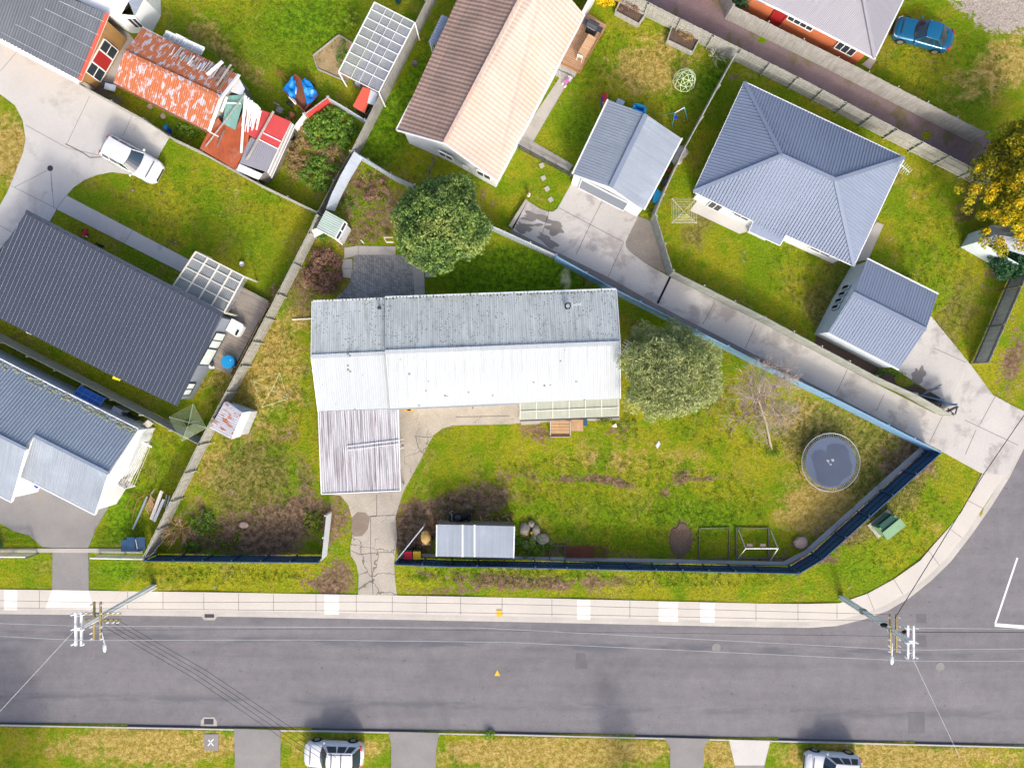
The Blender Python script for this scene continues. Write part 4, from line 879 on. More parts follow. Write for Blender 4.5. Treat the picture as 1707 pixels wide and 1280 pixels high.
m = MB(); m.prism(PL([(1232, -8), (1296, 36), (1308, 20), (1280, -10), (1240, -30)]), 0, 2.2); m.build('porch', M['white_paint'], h)
t = T('gas_meter', 'grey meter box with silver fittings below the orange brick wall', 'meter', P(1297, 40)); m = MB(); m.box(P(1293, 41)+Vector((0, 0, .3)), (.7, .45, .6), rz=R(-27)); m.build('box', M['timber_mossy'], t)
m = MB(); m.lathe([(.16, 0), (.18, .15), (.12, .3)], P(1300, 34)+Vector((0, 0, .6)), 12); m.lathe([(.1, 0), (.1, .3)], P(1304, 37)+Vector((0, 0, .55)), 12); m.build('fittings', M['galv'], t)
sheet('paving', [(1452, 95), (1461, 100), (1450, 116), (1436, 108)], 'concrete_warm', .04)

# top left house with the red barge board, and the white house beyond
h = T('weatherboard_house', 'house with dark grey corrugated roof and red barge board at the top left', 'house', P(60, 60))
E = 2.5
roof(h, 'roof', [[(178, 23, 3.35), (132, 134, E), (0, 64.5, E), (-90, 18, E), (-30, -90, 3.35), (123, 0, 3.35)]], 'roof_darkgrey', .06)
m = MB()
for k in range(5):
    f = .12+k*.2; a = P(178-46*f, 23+111*f, 3.35-.85*f+.03); b_ = P(123-123*f-10, 0+64*f-6, 3.35-.85*f+.03); d = (b_-a)/60
    for j in range(60): m.box(a+d*j, (.035, .035, .02))
m.build('screw_lines', M['galv'], h)['kind'] = 'stuff'
edge_strip(h, 'barge_board', [(179, 23, 3.33), (132.5, 135, E-.02)], 'red' if False else 'roof_box_red', .22, .1)
edge_strip(h, 'barge_trim', [(181, 25, 3.2), (134, 137, E-.15)], 'white_paint', .08, .1)
edge_strip(h, 'gutter', [(131, 137, E-.05), (0, 68, E-.05), (-60, 36, E-.05)], 'white_paint', .3, .1)
m = MB()
for k in range(22): a = P(128-6*k, 135.5-3.2*k, E+.02); m.box(a, (.04, .3, .04), rz=R(-27))
m.build('gutter_bracket', M['white_paint'], h)
qw = walls(h, [(178, 24, 3.2), (132, 134, 2.4), (-60, 36, 2.4), (-30, -90, 3.2)], .28, 'wall_wood', drop=.03)
wa, wb = qw[0], qw[1]
wallthing(h, wa, wb, .26, .44, .3, 2.0, bars=0, hb=1); wallthing(h, wa, wb, .45, .68, .3, 2.0, bars=0, pane='curtain_pane', pm='panel_red'); wallthing(h, wa, wb, .69, .88, .3, 2.0, bars=0, hb=1)
h = T('white_house', 'white flat-roofed building beyond the red barge board at the top edge', 'house', P(180, 5))
roof(h, 'roof', [[(123, -2, 2.9), (181, 25, 2.9), (196, 32, 2.9), (214, 0, 2.9), (240, -60, 2.9), (150, -60, 2.9)]], 'white_paint', .1)
roof(h, 'roof_panel', [[(214, 2, 2.75), (224, 27, 2.7), (241, -6, 2.7), (240, -60, 2.75)]], 'roof_bluegrey', .05)
qw = walls(h, [(130, 0, 2.8), (181, 24, 2.8), (222, 27, 2.6), (239, -6, 2.6), (235, -60, 2.8)], .12, 'wall_white')
wallthing(h, qw[1], qw[2], .55, 1.0, .9, 2.2, bars=1)
sheet('courtyard', [(182, 38), (214, 55), (226, 70), (212, 92), (189, 138), (150, 150), (131, 140), (168, 130)], 'concrete_warm', .012)
tag(fence('low_wall', 'short grey timber bench wall at the top edge of the left lawn', 'wall', [(256, -6), (243, 22), (233, 18)], .6, 'sheet', 'timber_grey', 'timber_grey'), None)

# big dark roof
h = T('dark_roofed_house', 'grey house with a wide dark slate-blue ribbed roof at the left edge', 'house', P(190, 510))
roof(h, 'roof', [[(44, 353, 3.6), (371.5, 524, 3.6), (295, 677, 2.75), (174, 620, 2.75), (0, 531, 2.75), (-80, 490, 2.75), (-30, 440, 3.0), (0, 420, 3.15)]], 'roof_slate', .08)
hr = MB(); hr.ribs(PL([(42, 356, 3.6), (370, 527, 3.6), (295, 676, 2.75), (174, 619, 2.75), (0, 530, 2.75), (-80, 489, 2.75), (-30, 440, 3.0), (0, 422, 3.15)]), .31, .03, .014); hr.build('roof_ribs', mat('rib_slate', (.17, .19, .25), .5), h)
edge_strip(h, 'flashing', [(43, 352.5, 3.64), (372, 524, 3.64)], 'roof_slate', .26, .05)
m = MB()
for k in range(22): f = (k+.5)/22; a = P(44+327*f-1, 353+171*f+2, 3.672); m.box(a, (.26, .05, .012), rz=R(-27.6))
o_ = m.build('flashing_clips', M['dark'], h); o_['kind'] = 'stuff'
qw = walls(h, [(44, 354, 3.3), (371, 525, 3.3), (294, 675, 2.7), (-80, 488, 2.7)], .3, 'wall_grey', drop=.05)
for u0, u1 in ((.17, .36), (.37, .57)): wallthing(h, qw[1], qw[2], u0, u1, .6, 2.2, bars=1 if u0 < .2 else 0, pm='blind', fm='dark', pane='blind')
wallthing(h, qw[1], qw[2], .80, .95, 1.0, 2.1, bars=1, pm='blind', fm='dark', pane='blind')
t = T('deck', 'grey timber deck beside the dark ribbed roof', 'deck', P(410, 560))
m = MB(axis=(.46, .89, 0)); m.prism(PL([(393, 486), (408, 480), (452, 503), (444, 520), (388, 625), (360, 612), (352, 600), (378, 548), (390, 520)], .0), .3, .45); m.build('boards', M['deck'], t)
m = MB(); m.beam(P(449, 505, .5), P(395, 612, .5), .06, .12)
for f in (0, .33, .66, 1): m.box(P(449-54*f, 505+107*f, .4), (.09, .09, .9))
m.build('edge_board', M['timber_new'], t)
t = T('pergola', 'white framed pergola with clear panels at the corner of the dark ribbed roof', 'pergola', P(350, 470))
g = [(327, 420, 2.5), (407, 461, 2.5), (374, 521, 2.7), (289, 477, 2.7)]
roof(t, 'roof_panels', [g], 'poly_clear', .02)
m = MB(); G = PL(g)
for k in range(5):
    f = k/4; a = G[0].lerp(G[1], f)+Vector((0, 0, .05)); b_ = G[3].lerp(G[2], f)+Vector((0, 0, .05)); m.beam(a, b_, .09, .07)
for f in (0, .18, .45, .72, 1): a = G[0].lerp(G[3], f)+Vector((0, 0, .06)); b_ = G[1].lerp(G[2], f)+Vector((0, 0, .06)); m.beam(a, b_, .075, .05)
m.build('frame', M['cream_paint'], t)
for k in range(4): c = G[k]; m = MB(); m.box((c.x, c.y, c.z/2), (.1, .1, c.z)); m.build('post', M['cream_paint'], t)
t = T('plastic_curtain', 'crumpled clear plastic sheet hanging beside the white framed pergola', 'sheet', P(392, 510)); m = MB(); r = random.Random(5)
gr = [[P(407-33*f+6*s, 463+60*f+2*s, 2.4-1.9*s*(1)+.12*math.sin(f*14+s*3)) for s in (0, .3, .6, 1)] for f in [k/9 for k in range(10)]]
for i in range(9):
    for j in range(3): m.poly([gr[i][j], gr[i+1][j], gr[i+1][j+1], gr[i][j+1]])
m.build('film', M['plastic_film'], t)
t = T('outdoor_sofa', 'white cushioned outdoor armchair with a black strap on the grey deck', 'sofa', P(393, 547, .45)); c = P(393, 547, .85); Mx = Matrix.Rotation(R(-28), 3, 'Z')
m = MB(); q = [c+Mx @ Vector((x, y, 0)) for x, y in ((-.5, -.45), (.35, -.5), (.5, -.38), (.52, .38), (.38, .5), (-.5, .5))]; m.prism([Vector((p.x, p.y, 0)) for p in q], .5, 1.05); m.build('cushion', M['white_paint'], t)
m = MB(); m.box(Vector((c.x, c.y, 1.08))+Mx @ Vector((.32, -.22, 0)), (.14, .42, .05), rz=R(-28)); m.build('strap', M['black'], t)
t = T('round_tub', 'bright blue round lidded tub at the south end of the grey deck', 'tub', P(381, 603, .45)); b = P(381, 603, .9); b.z = .45
m = MB(); m.lathe([(.42, 0), (.47, .45), (.50, .5), (.49, .56)], b, 24); m.build('tub', M['tank_blue'], t, True); m = MB(); m.lathe([(.475, .56), (.45, .60), (.05, .64)], b, 24); m.build('lid', M['tank_blue'], t); m = MB(); m.lathe([(.04, .60), (.03, .66)], b+Vector((.2, .12, 0)), 8); m.build('cap', M['white_paint'], t)
t = T('plant_pot', 'pair of white round pots stacked by the blue tub', 'pot', P(359, 611, .3)); b = P(359, 612); m = MB(); m.lathe([(.13, 0), (.17, .35), (.19, .36), (.17, .33), (.05, .3)], b+Vector((0, 0, .3)), 14); m.build('pot', M['white_paint'], t); m = MB(); m.lathe([(.12, .35), (.15, .42), (.08, .42)], b+Vector((.04, .16, .25)), 14); m.build('bowl', M['dark'], t)

# bottom left house
h = T('white_walled_house', 'white house with stepped blue-grey corrugated roofs at the bottom left', 'house', P(100, 740))
E, RZ = 2.7, 4.1
def on_plane(a, b_, c, px, py):
    n = (b_-a).cross(c-a); k0, k1 = P(px, py, 0), P(px, py, 1.0); d = k1-k0
    return n.dot(a-k0)/n.dot(d)
ZL = on_plane(P(39, 620, E), P(229.5, 716, E), P(181, 789, RZ), 44, 748.5)
roof(h, 'roof', [[(-90, 553, E), (0, 598, E), (39, 620, E), (229.5, 716, E), (181, 789, RZ), (57, 726, RZ), (44, 748.5, ZL), (0, 727, ZL), (-90, 680, ZL)]], 'roof_worn', .06, (.22, .07, .03))
roof(h, 'roof', [[(57.5, 727, RZ), (181, 789.5, RZ), (158.5, 856.5, E), (35, 793.5, E)]], 'roof_bluegrey', .06, (.17, .05, .02))
roof(h, 'roof', [[(-90, 680, ZL), (0, 727, ZL), (44, 748.5, ZL), (19.5, 835.5, E), (0, 826, E), (-90, 780, E)]], 'roof_bluegrey', .06, (.17, .05, .02))
mo = MB()
for k in range(150): f = rnd.random(); g_ = rnd.uniform(.02, .14); a0 = P(0+229*f, 600+116*f, E); a1 = P(-48+229*f, 600+116*f+72, RZ); mo.box(a0.lerp(a1, g_)+Vector((0, 0, .03)), (rnd.uniform(.05, .22), rnd.uniform(.05, .2), .02), rz=R(-27))
mo.build('roof_moss', mat('moss_pale', (.27, .29, .17), .95, .3, 2), h)['kind'] = 'stuff'
edge_strip(h, 'ridge_cap', [(57, 726, RZ+.04), (181, 789, RZ+.04)], 'roof_blue', .22, .05); edge_strip(h, 'ridge_cap', [(-60, 696, ZL+.04), (44, 748.5, ZL+.04)], 'roof_blue', .2, .05)
edge_strip(h, 'gutter', [(-90, 551, E-.03), (39, 618, E-.03), (230, 714.5, E-.03)], 'white_paint', .085, .09)
edge_strip(h, 'gutter', [(35, 795, E-.03), (158, 858, E-.03)], 'white_paint', .085, .09); edge_strip(h, 'gutter', [(-90, 782, E-.03), (19.5, 837, E-.03)], 'white_paint', .085, .09)
edge_strip(h, 'barge_board', [(56.5, 727, RZ-.05), (34.5, 793.5, E-.05)], 'white_paint', .06, .16); edge_strip(h, 'barge_board', [(45, 748.5, ZL-.05), (20.5, 835.5, E-.05)], 'white_paint', .06, .16)
edge_strip(h, 'barge_board', [(182, 789, RZ-.05), (159.5, 857, E-.05)], 'white_paint', .06, .16)
qw = walls(h, [(228, 716, E), (181, 788, RZ), (158, 855, E), (36, 793, E), (20, 834, E), (-90, 778, E), (-90, 555, E)], .12, 'wall_white', drop=.1)
wallthing(h, qw[1], qw[2], .25, .55, 1.2, 1.6, name='meter_box', pm='white_paint', bars=2, fm='dark') if False else None
A_, B_ = Vector((qw[1].x, qw[1].y, 0)), Vector((qw[2].x, qw[2].y, 0)); n_ = origin_side(A_, B_); d_ = (B_-A_).normalized()
m = MB(); c = A_.lerp(B_, .35)+n_*.02
for dz, du in ((0, 0), (0, .16)): m.beam(c+d_*du+Vector((0, 0, 1.1)), c+d_*du+Vector((0, 0, 1.45)), .03, .04)
m.beam(c-d_*.25+Vector((0, 0, 1.6)), c+d_*.15+Vector((0, 0, 1.6)), .03, .05); m.build('wall_vents', M['dark'], h)
t = T('clothesline', 'wall-mounted clothesline with grey end panel beside the white end wall', 'clothesline', P(220, 775))
m = MB(); m.slab(PL([(186, 805, 1.6), (203, 795, 1.5), (224, 809, .9), (209, 815, 1.2)]), .03); m.build('end_panel', M['timber_grey'], t)
m = MB(); m.beam(P(205, 814, 1.5), P(186, 804, 1.7), .05, .05); m.beam(P(205, 815, 1.5), P(226, 810, 1.4), .05, .05); m.beam(P(237, 737, 1.7), P(253, 745, 1.6), .12, .08); m.build('frame', M['white_paint'], t)
m = MB()
for k in range(6): m.tube([P(239+2.3*k, 739+1.1*k, 1.65), P(203+4*k, 806+.9*k, 1.5)], .012, 4)
m.build('lines', M['cream_paint'], t)
for a in ((238, 738), (206, 814)): b = P(*a, 1.6); m = MB(); m.box((b.x, b.y, .8), (.07, .07, 1.6)); m.build('post', M['steel'], t)
t = T('blue_canopy', 'bright blue panelled canopy between the grey fence and corrugated roof', 'canopy', P(149, 662))
m = MB(); g = PL([(135, 643, 1.5), (175.5, 664, 1.5), (164, 680, 1.6), (121.5, 659, 1.6)]); m.slab(g, .03); m.build('cover', M['blue_film'], t)
m = MB()
for f in (0, .25, .5, .75, 1): m.beam(g[0].lerp(g[1], f)+Vector((0, 0, .03)), g[3].lerp(g[2], f)+Vector((0, 0, .03)), .04, .03)
m.beam(g[0].lerp(g[3], .5)+Vector((0, 0, .03)), g[1].lerp(g[2], .5)+Vector((0, 0, .03)), .05, .03); m.build('frame', mat('frame_blue', (.12, .30, .62), .4), t)
for c in g: m = MB(); m.box((c.x, c.y, c.z/2), (.06, .06, c.z)); m.build('post', M['steel'], t)
t = T('appliance_box', 'white box with round fitting beside the blue canopy', 'appliance', P(201, 686)); m = MB(); m.box(P(200, 685, .5), (.75, .5, .9), rz=R(-27)); m.build('body', M['galv'], t); m = MB(); m.lathe([(.15, 0), (.15, .08)], P(208, 690, .95)+Vector((0, 0, .0)), 14); m.lathe([(.07, 0), (.05, .14)], P(208, 690, .95), 10); m.build('fan', M['dark'], t)
t = T('oil_drum', 'black horizontal drum beside the white box', 'drum', P(220, 698)); m = MB(); m.lathe([(.2, -.45), (.26, -.4), (.26, .4), (.2, .45)], P(219, 698, .35), 16, 'X', R(-27)); m.build('drum', M['dark'], t, True)
for s in (-.3, .3): m = MB(); m.box(P(219, 698, .1)+Matrix.Rotation(R(-27), 3, 'Z') @ Vector((s, 0, 0)), (.06, .4, .2), rz=R(-27)); m.build('foot', M['steel'], t)
t = T('wheelie_bin', 'deep blue bags heaped by the white wall under the stepped roof', 'bag', P(52, 812)); m = MB(); m.blob(P(50, 812, .45), (.36, .26, .45), 3); m.blob(P(58, 808, .4), (.3, .26, .4), 4); m.build('bag', M['deep_blue'], t, True); t.name = 'rubbish_bag'
t = T('storage_box', 'dark navy two-door storage box by the slatted front fence', 'box', P(226, 909)); m = MB()
m.box(P(227, 905)+Vector((0, 0, .4)), (1.3, .85, .8)); m.build('body', M['navy_steel'], t)
for s in (-1, 1): q = MB(); q.slab([P(227, 905, .8)+Vector((s*x, y, .04+.08*(1-x/.66))) for x, y in ((.03, -.44), (.66, -.44), (.66, .44), (.03, .44))], .03); q.build('lid', M['navy_steel'], t)
m = MB(); m.beam(P(226, 899, .95), P(229, 914, .95), .05, .03); m.build('strap', M['cream_paint'], t)

# rusty gable shed top left
h = T('rusty_shed', 'gable shed with rust-blotched white corrugated roof', 'shed', P(300, 140)); E, RZ = 2.3, 3.0
roof(h, 'roof', [[(238, 47, E), (398, 125, E), (368, 163, RZ), (206.5, 87, RZ)], [(206.5, 87, RZ), (368, 163, RZ), (348, 219, E), (189.5, 138, E)]], 'roof_rust', .05)
edge_strip(h, 'ridge_cap', [(206.5, 87, RZ+.03), (368, 163, RZ+.03)], 'roof_rust', .28, .05)
edge_strip(h, 'barge_board', [(398.5, 125, E), (369, 163, RZ), (348.5, 219.5, E)], 'white_paint', .2, .1); edge_strip(h, 'gutter', [(189, 139.5, E-.05), (347, 221, E-.05)], 'rust', .1, .1); edge_strip(h, 'barge_board', [(237, 46, E-.04), (275, 66, E-.04)], 'timber_grey', .12, .08)
walls(h, [(239, 48, E), (397, 125, E), (368, 163, RZ), (348, 218, E), (190, 137, E), (206, 87, RZ)], .1, 'timber_grey', drop=.1)
# patchwork lean-to shed
h = T('patchwork_shed', 'low shed roofed in rust, green, red and grey sheets beside the rusty gable shed', 'shed', P(410, 235))
Z0 = 2.15
roof(h, 'green_sheet', [[(378, 160, Z0), (409, 158, Z0), (392, 217, Z0-.1), (371, 206, Z0-.1)]], 'sheet_green', .03)
roof(h, 'rust_sheet', [[(363, 196, Z0-.02), (371, 206.5, Z0-.13), (392, 217.5, Z0-.13), (407, 180, Z0-.03), (421, 192, Z0-.05), (413, 239, Z0-.2), (392, 283, Z0-.3), (333, 248, Z0-.25), (350, 213, Z0-.12)]], 'roof_rusty', .03)
roof(h, 'red_sheet', [[(420, 178, Z0), (457, 191, Z0), (485, 203, Z0), (463, 248, Z0-.15), (421, 229, Z0-.15), (410, 222, Z0-.12)]], 'roof_red', .03)
roof(h, 'grey_sheet', [[(418, 229, Z0-.16), (463, 249, Z0-.16), (444, 287, Z0-.3), (399, 272, Z0-.3), (412, 241, Z0-.2)]], 'roof_grey', .03)
roof(h, 'white_sheet', [[(399, 273, Z0-.32), (438, 290.5, Z0-.32), (431, 300, Z0-.4), (393, 284, Z0-.4)]], 'sheet_white', .03)
roof(h, 'grey_sheet', [[(397, 128, Z0), (408, 148, Z0), (404, 160, Z0-.02), (384, 153, Z0-.02)]], 'galv', .03)
edge_strip(h, 'flashing', [(432, 233, Z0-.12), (464, 249, Z0-.12)], 'white_paint', .07, .03); edge_strip(h, 'flashing', [(439, 222, Z0-.08), (468, 236, Z0-.08)], 'white_paint', .07, .03)
walls(h, [(334, 248, 1.8), (393, 284, 1.7), (431, 299, 1.6), (446, 286, 1.7), (484, 203, 2.0), (420, 178, 2.0), (398, 128, 2.0), (372, 165, 2.0)], .12, 'timber_dark', drop=.05)

# courtyard shed, rust-spotted shed, front shed, blue-grey shed by the wattle
h = T('garden_shed', 'small pale green corrugated shed with window strip by the boundary fence', 'shed', P(552, 380)); Z0 = 1.9
roof(h, 'roof', [[(543, 350.5, Z0), (574, 368, Z0+.1), (558.5, 397, Z0+.1), (527.5, 380, Z0)]], 'sheet_palegreen', .05, axis=(.87, -.5, 0))
walls(h, [(543, 351, Z0), (578, 373, 1.7), (564, 400, 1.7), (528, 380, Z0)], .05, 'sheet_white', drop=.05)
m = MB(); m.slab(PL([(574.5, 369, 1.95), (578.5, 373.5, 1.75), (564, 400.5, 1.75), (559, 397, 1.95)]), .03); f = m.build('window_strip', M['glass'], h)
m = MB()
for a, b_ in (((574.5, 369, 1.98), (559, 397, 1.98)), ((578.5, 373.5, 1.78), (564, 400.5, 1.78)), ((566.5, 383, 1.98), (571, 387, 1.78)), ((574.5, 369, 1.98), (578.5, 373.5, 1.78)), ((559, 397, 1.98), (564, 400.5, 1.78))): m.beam(P(*a), P(*b_), .06, .05)
m.build('window_frame', M['white_paint'], f); edge_strip(h, 'trim', [(527.5, 381, Z0), (558, 398, Z0+.08), (571, 408, 1.3)], 'cream_paint', .07, .06)
LB = tag(MB().slab(PL([(526, 381, 1.6), (539, 388.5, 1.5), (524, 396, .7), (513.5, 387.5, .8)]), .03).build('leaning_board', M['white_paint']), 'white board leaning between the pale green shed and fence', 'board')
h = T('tool_shed', 'small white metal shed with rust spots against the long paling fence', 'shed', P(385, 700)); Z0 = 1.9
roof(h, 'roof', [[(374, 670, Z0), (404, 687.5, Z0+.15), (385, 732, Z0+.15), (350, 713.5, Z0)]], 'sheet_rustspot', .04, (.17, .05, .02)); roof(h, 'roof', [[(404, 687.5, Z0+.15), (418.5, 685.5, 1.65), (400.5, 727.5, 1.65), (385, 732, Z0+.15)]], 'sheet_white', .04)
roof(h, 'roof_edge', [[(374, 670, Z0+.02), (379, 669.5, 1.95), (419, 685, 1.7), (404, 687.3, Z0+.16)]], 'roof_bluegrey', .04)
walls(h, [(375, 671, 1.8), (417, 686, 1.6), (400, 727, 1.6), (352, 713, 1.8)], .05, 'sheet_white', drop=.05)
h = T('lean_to_shed', 'low open shed with pale blue corrugated roof behind the front fence', 'shed', P(792, 900))
roof(h, 'roof', [[(727.5, 874, 2.1), (858, 877, 2.1), (856, 929.5, 1.95), (727, 927, 1.95)]], 'roof_bluegrey', .04)
h.children  # parts follow
m = MB()
for px in (771, 791): m.beam(P(px, 874.5, 2.13), P(px, 928, 1.98), .12, .02)
m.beam(P(728, 874.5, 2.13), P(727.5, 927, 1.98), .08, .03); m.beam(P(857.5, 877, 2.13), P(856, 929.5, 1.98), .1, .04); m.build('roof_flashing', M['galv'], h)
walls(h, [(728, 875, 2.1), (857, 877.5, 2.1), (855.5, 929, 1.95), (727.5, 926.5, 1.95)], .06, 'timber_dark', drop=.1)
h = T('garden_shed', 'blue-grey painted shed half hidden under the yellow wattle tree', 'shed', P(1680, 400)); 
roof(h, 'roof', [[(1650, 376, 2.4), (1632, 402, 2.2), (1660, 392, 2.9)], [(1632, 402, 2.2), (1707, 425, 2.2), (1735, 400, 2.9), (1660, 392, 2.9)], [(1650, 376, 2.4), (1660, 392, 2.9), (1735, 400, 2.9), (1735, 372, 2.4)]], 'roof_bluegrey', .05)
walls(h, [(1650, 378, 2.2), (1634, 402, 2.1), (1700, 440, 2.1), (1735, 430, 2.1), (1735, 380, 2.2)], 0, 'wall_pale', drop=.05)
# greenhouse pergola and its red-topped box
t = T('greenhouse', 'clear panelled greenhouse with white rafters against the paling fence', 'greenhouse', P(628, 80)); g = PL([(625, 5, 2.3), (692, 39, 2.4), (632, 155, 2.4), (565, 121, 2.3)])
m = MB(); m.slab(g, .02); m.build('roof_panels', M['poly_clear'], t); m = MB(); U = Vector((0, 0, .05))
for f in (0, .1, .22, .34, .46, .58, .71, .84, 1): m.beam(g[0].lerp(g[3], f)+U, g[1].lerp(g[2], f)+U, .05, .05)
for f in (0, .3, .5, .72, 1): m.beam(g[0].lerp(g[1], f)+U*1.6, g[3].lerp(g[2], f)+U*1.6, .022 if 0 < f < 1 else .08, .03)
m.build('rafters', M['white_paint'], t)
for c in g: m = MB(); m.box((c.x, c.y, c.z/2), (.08, .08, c.z)); m.build('post', M['white_paint'], t)
m = MB(axis=(-.46, -.88, 0)); m.prism([Vector((p.x, p.y, 0)) for p in inset(g, .3)], -.1, .04); m.build('floor', M['timber_dark'], t)
r = random.Random(2); m = MB()
for k in range(14): f, s = r.random(), r.random(); c = g[0].lerp(g[1], .12+.76*s).lerp(g[3].lerp(g[2], .12+.76*s), .1+.8*f); m.box((c.x, c.y, .25), (r.uniform(.3, .8), r.uniform(.2, .5), .45), rz=R(62))
m.build('bench', M['timber_grey'], t)
t = T('hutch', 'low hutch with a coral red lid at the south end of the greenhouse', 'hutch', P(610, 168)); m = MB(); m.slab(PL([(605, 145, 1.3), (622, 151, 1.3), (612, 176, 1.2), (608, 189, 1.1), (588, 177.5, 1.1)]), .04); m.build('lid', M['roof_box_red'], t)
m = MB(); m.slab(PL([(618, 150, 1.32), (631, 157, 1.32), (623, 176, 1.22), (612, 172, 1.22)]), .03); m.build('clear_lid', M['galv'], t)
walls(t, [(605, 146, 1.2), (630, 157, 1.2), (610, 189, 1.0), (589, 178, 1.0)], .03, 'timber_dark')

# ---------------------------------------------------------------- fences
FG = 'fences round the sections'
fence('paling_fence', 'tall weathered paling fence beside the clear panelled greenhouse', 'fence', [(730, -36), (711, 0), (585, 252)], 1.8, m_board='timber_grey', rails='away', seed=2)
fence('paling_fence', 'old low post fence backing the blue-grey iron sheets near the pale green shed', 'fence', [(585, 252), (557, 300), (529, 354)], 1.3, m_board='timber_dark', rails='away', seed=3)
t = T('iron_sheet_screen', 'pale blue corrugated iron sheets leaning along the fence north of the pale green shed', 'screen', P(570, 305))
m = MB()
for a, b_, c, d in (((590, 253), (606, 261), (583, 300), (568, 292)), ((568, 292), (583, 300), (566, 333), (552, 325)), ((552, 325), (567, 331), (558, 352), (543, 349))): m.slab([P(a[0], a[1], 1.75), P(b_[0], b_[1], 1.0), P(c[0], c[1], 1.0), P(d[0], d[1], 1.75)], .02)
m.build('sheets', M['paleblue_steel'], t)
fence('paling_fence', 'long weathered paling fence running down to the road beside the left lawns', 'fence', [(527, 358), (514, 388), (462, 490), (400, 609), (330, 741), (237, 931)], 1.8, rails='near', seed=4, posts=2.2, m_rail='timber_mossy')
fence('iron_fence', 'thin pale iron fence curving from the paling fence to the round tree', 'fence', [(590, 254), (612, 266), (650, 290), (690, 309)], 1.5, 'steel', 'paleblue_steel', 'galv', seed=5)
fence('iron_fence', 'short pale iron fence between the round tree and the blue boundary fence', 'fence', [(806, 371), (840, 386), (927, 426)], 1.5, 'steel', 'paleblue_steel', 'galv', seed=5, cap=True)
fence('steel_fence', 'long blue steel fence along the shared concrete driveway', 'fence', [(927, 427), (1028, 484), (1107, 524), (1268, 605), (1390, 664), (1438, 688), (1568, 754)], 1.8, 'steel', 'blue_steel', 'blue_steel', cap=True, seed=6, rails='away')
t = fence('steel_fence', 'long navy steel fence wrapping the street corner with the trampoline inside', 'fence', [(658, 941), (750, 944.5), (840, 945.5), (1050, 950), (1270, 954.5), (1332, 956), (1372, 932), (1568, 755)], 1.8, 'steel', 'navy_steel', 'navy_steel', cap=True, seed=7, rails='near', posts=2.05, nrails=3)
fence('steel_fence', 'short navy steel fence along the verge left of the cracked driveway', 'fence', [(240, 935), (532, 937.5)], 1.8, 'steel', 'navy_steel', 'navy_steel', cap=True, seed=8, rails='near', posts=2.05)
sheet('mowing_strip', [(668, 927), (760, 929), (900, 933), (1080, 937), (1270, 941), (1310, 942), (1350, 921), (1540, 751), (1534, 745), (1342, 917), (1306, 936), (1270, 935), (1080, 931), (900, 928), (760, 924.5), (668, 922)], 'concrete', .03)
fence('paling_fence', 'pale timber fence between the shared driveway and the hipped house lawn', 'fence', [(1094, 361), (1122, 452), (1277, 529), (1463, 628.5), (1529, 658), (1591, 693)], 1.8, m_board='timber_mossy', rails='away', seed=9)
fence('steel_fence', 'thin dark fence meeting the pale timber fence at the driveway fork', 'fence', [(1526, 657), (1572, 668), (1596, 676)], 1.5, 'sheet', 'navy_steel', 'paleblue_steel', nrails=2, seed=10)
t = T('gate', 'small dark open wire gate at the driveway fork', 'gate', P(1586, 685)); m = MB(); a, b_, c, d = P(1574, 687, 1.2), P(1592, 692, 1.2), P(1596, 677, 1.2), P(1580, 681, 1.1)
for u, v in ((a, c), (b_, c), (d, b_)): m.beam(u, v, .07, .07)
m.build('frame', M['dark'], t); m = MB(); m.beam(P(1575, 688, .4), P(1595, 678, .4), .04, .5); m.build('infill', M['timber_dark'], t)
fence('timber_fence', 'pale capped timber fence between the toy lawn and the hipped house', 'fence', [(1227, 89), (1142, 246), (1107, 321), (1092, 358)], 1.8, 'sheet', 'timber_mossy', 'timber_grey', cap=True, seed=11)
fence('paling_fence', 'railed grey paling fence along the near side of the purple gravel lane', 'fence', [(1010, -32), (1082, 5), (1190, 59), (1331, 129), (1496, 215), (1626, 282), (1665, 303)], 1.8, rails='near', posts=2.1, nrails=3, m_rail='timber_mossy', seed=12)
fence('paling_fence', 'plain board fence on the far side of the purple gravel lane below the brick house', 'fence', [(1222, 9), (1399, 96), (1646, 222)], 1.8, rails='away', m_board='timber_grey', seed=13)
fence('paling_fence', 'short grey return fence at the top edge beside the white porch', 'fence', [(1222, 9), (1212, -30)], 1.8, m_board='timber_grey', seed=14)
fence('paling_fence', 'mossy cracked paling fence at the right edge with a pale post end', 'fence', [(1648.5, 605), (1704, 477), (1760, 350)], 1.8, rails='near', m_board='timber_grey', m_rail='timber_dark', seed=15)
fence('paling_fence', 'grey-green paling fence between the dark ribbed roof and the stepped blue roofs', 'fence', [(-60, 536), (0, 569), (136, 639), (331, 741)], 1.8, rails='away', m_board='timber_mossy', seed=16)
t = T('side_gate', 'grey board gate between the fence and the white end wall', 'gate', P(242, 712)); m = MB(); m.slab(PL([(247, 700, 1.8), (256, 706, 1.6), (235, 722, .2), (229, 716, .6)]), .04); m.build('boards', M['timber_grey'], t); m = MB(); m.beam(P(247, 700, 1.85), P(230, 715, .8), .07, .07); m.build('brace', M['timber_grey'], t)
fence('timber_fence', 'thin pale timber fence between the left concrete driveway and the rusty sheds', 'fence', [(132, 141), (237, 198), (280, 227), (335, 253), (428, 305), (529, 354)], 1.3, 'sheet', 'timber_grey', 'timber_grey', cap=True, seed=17)
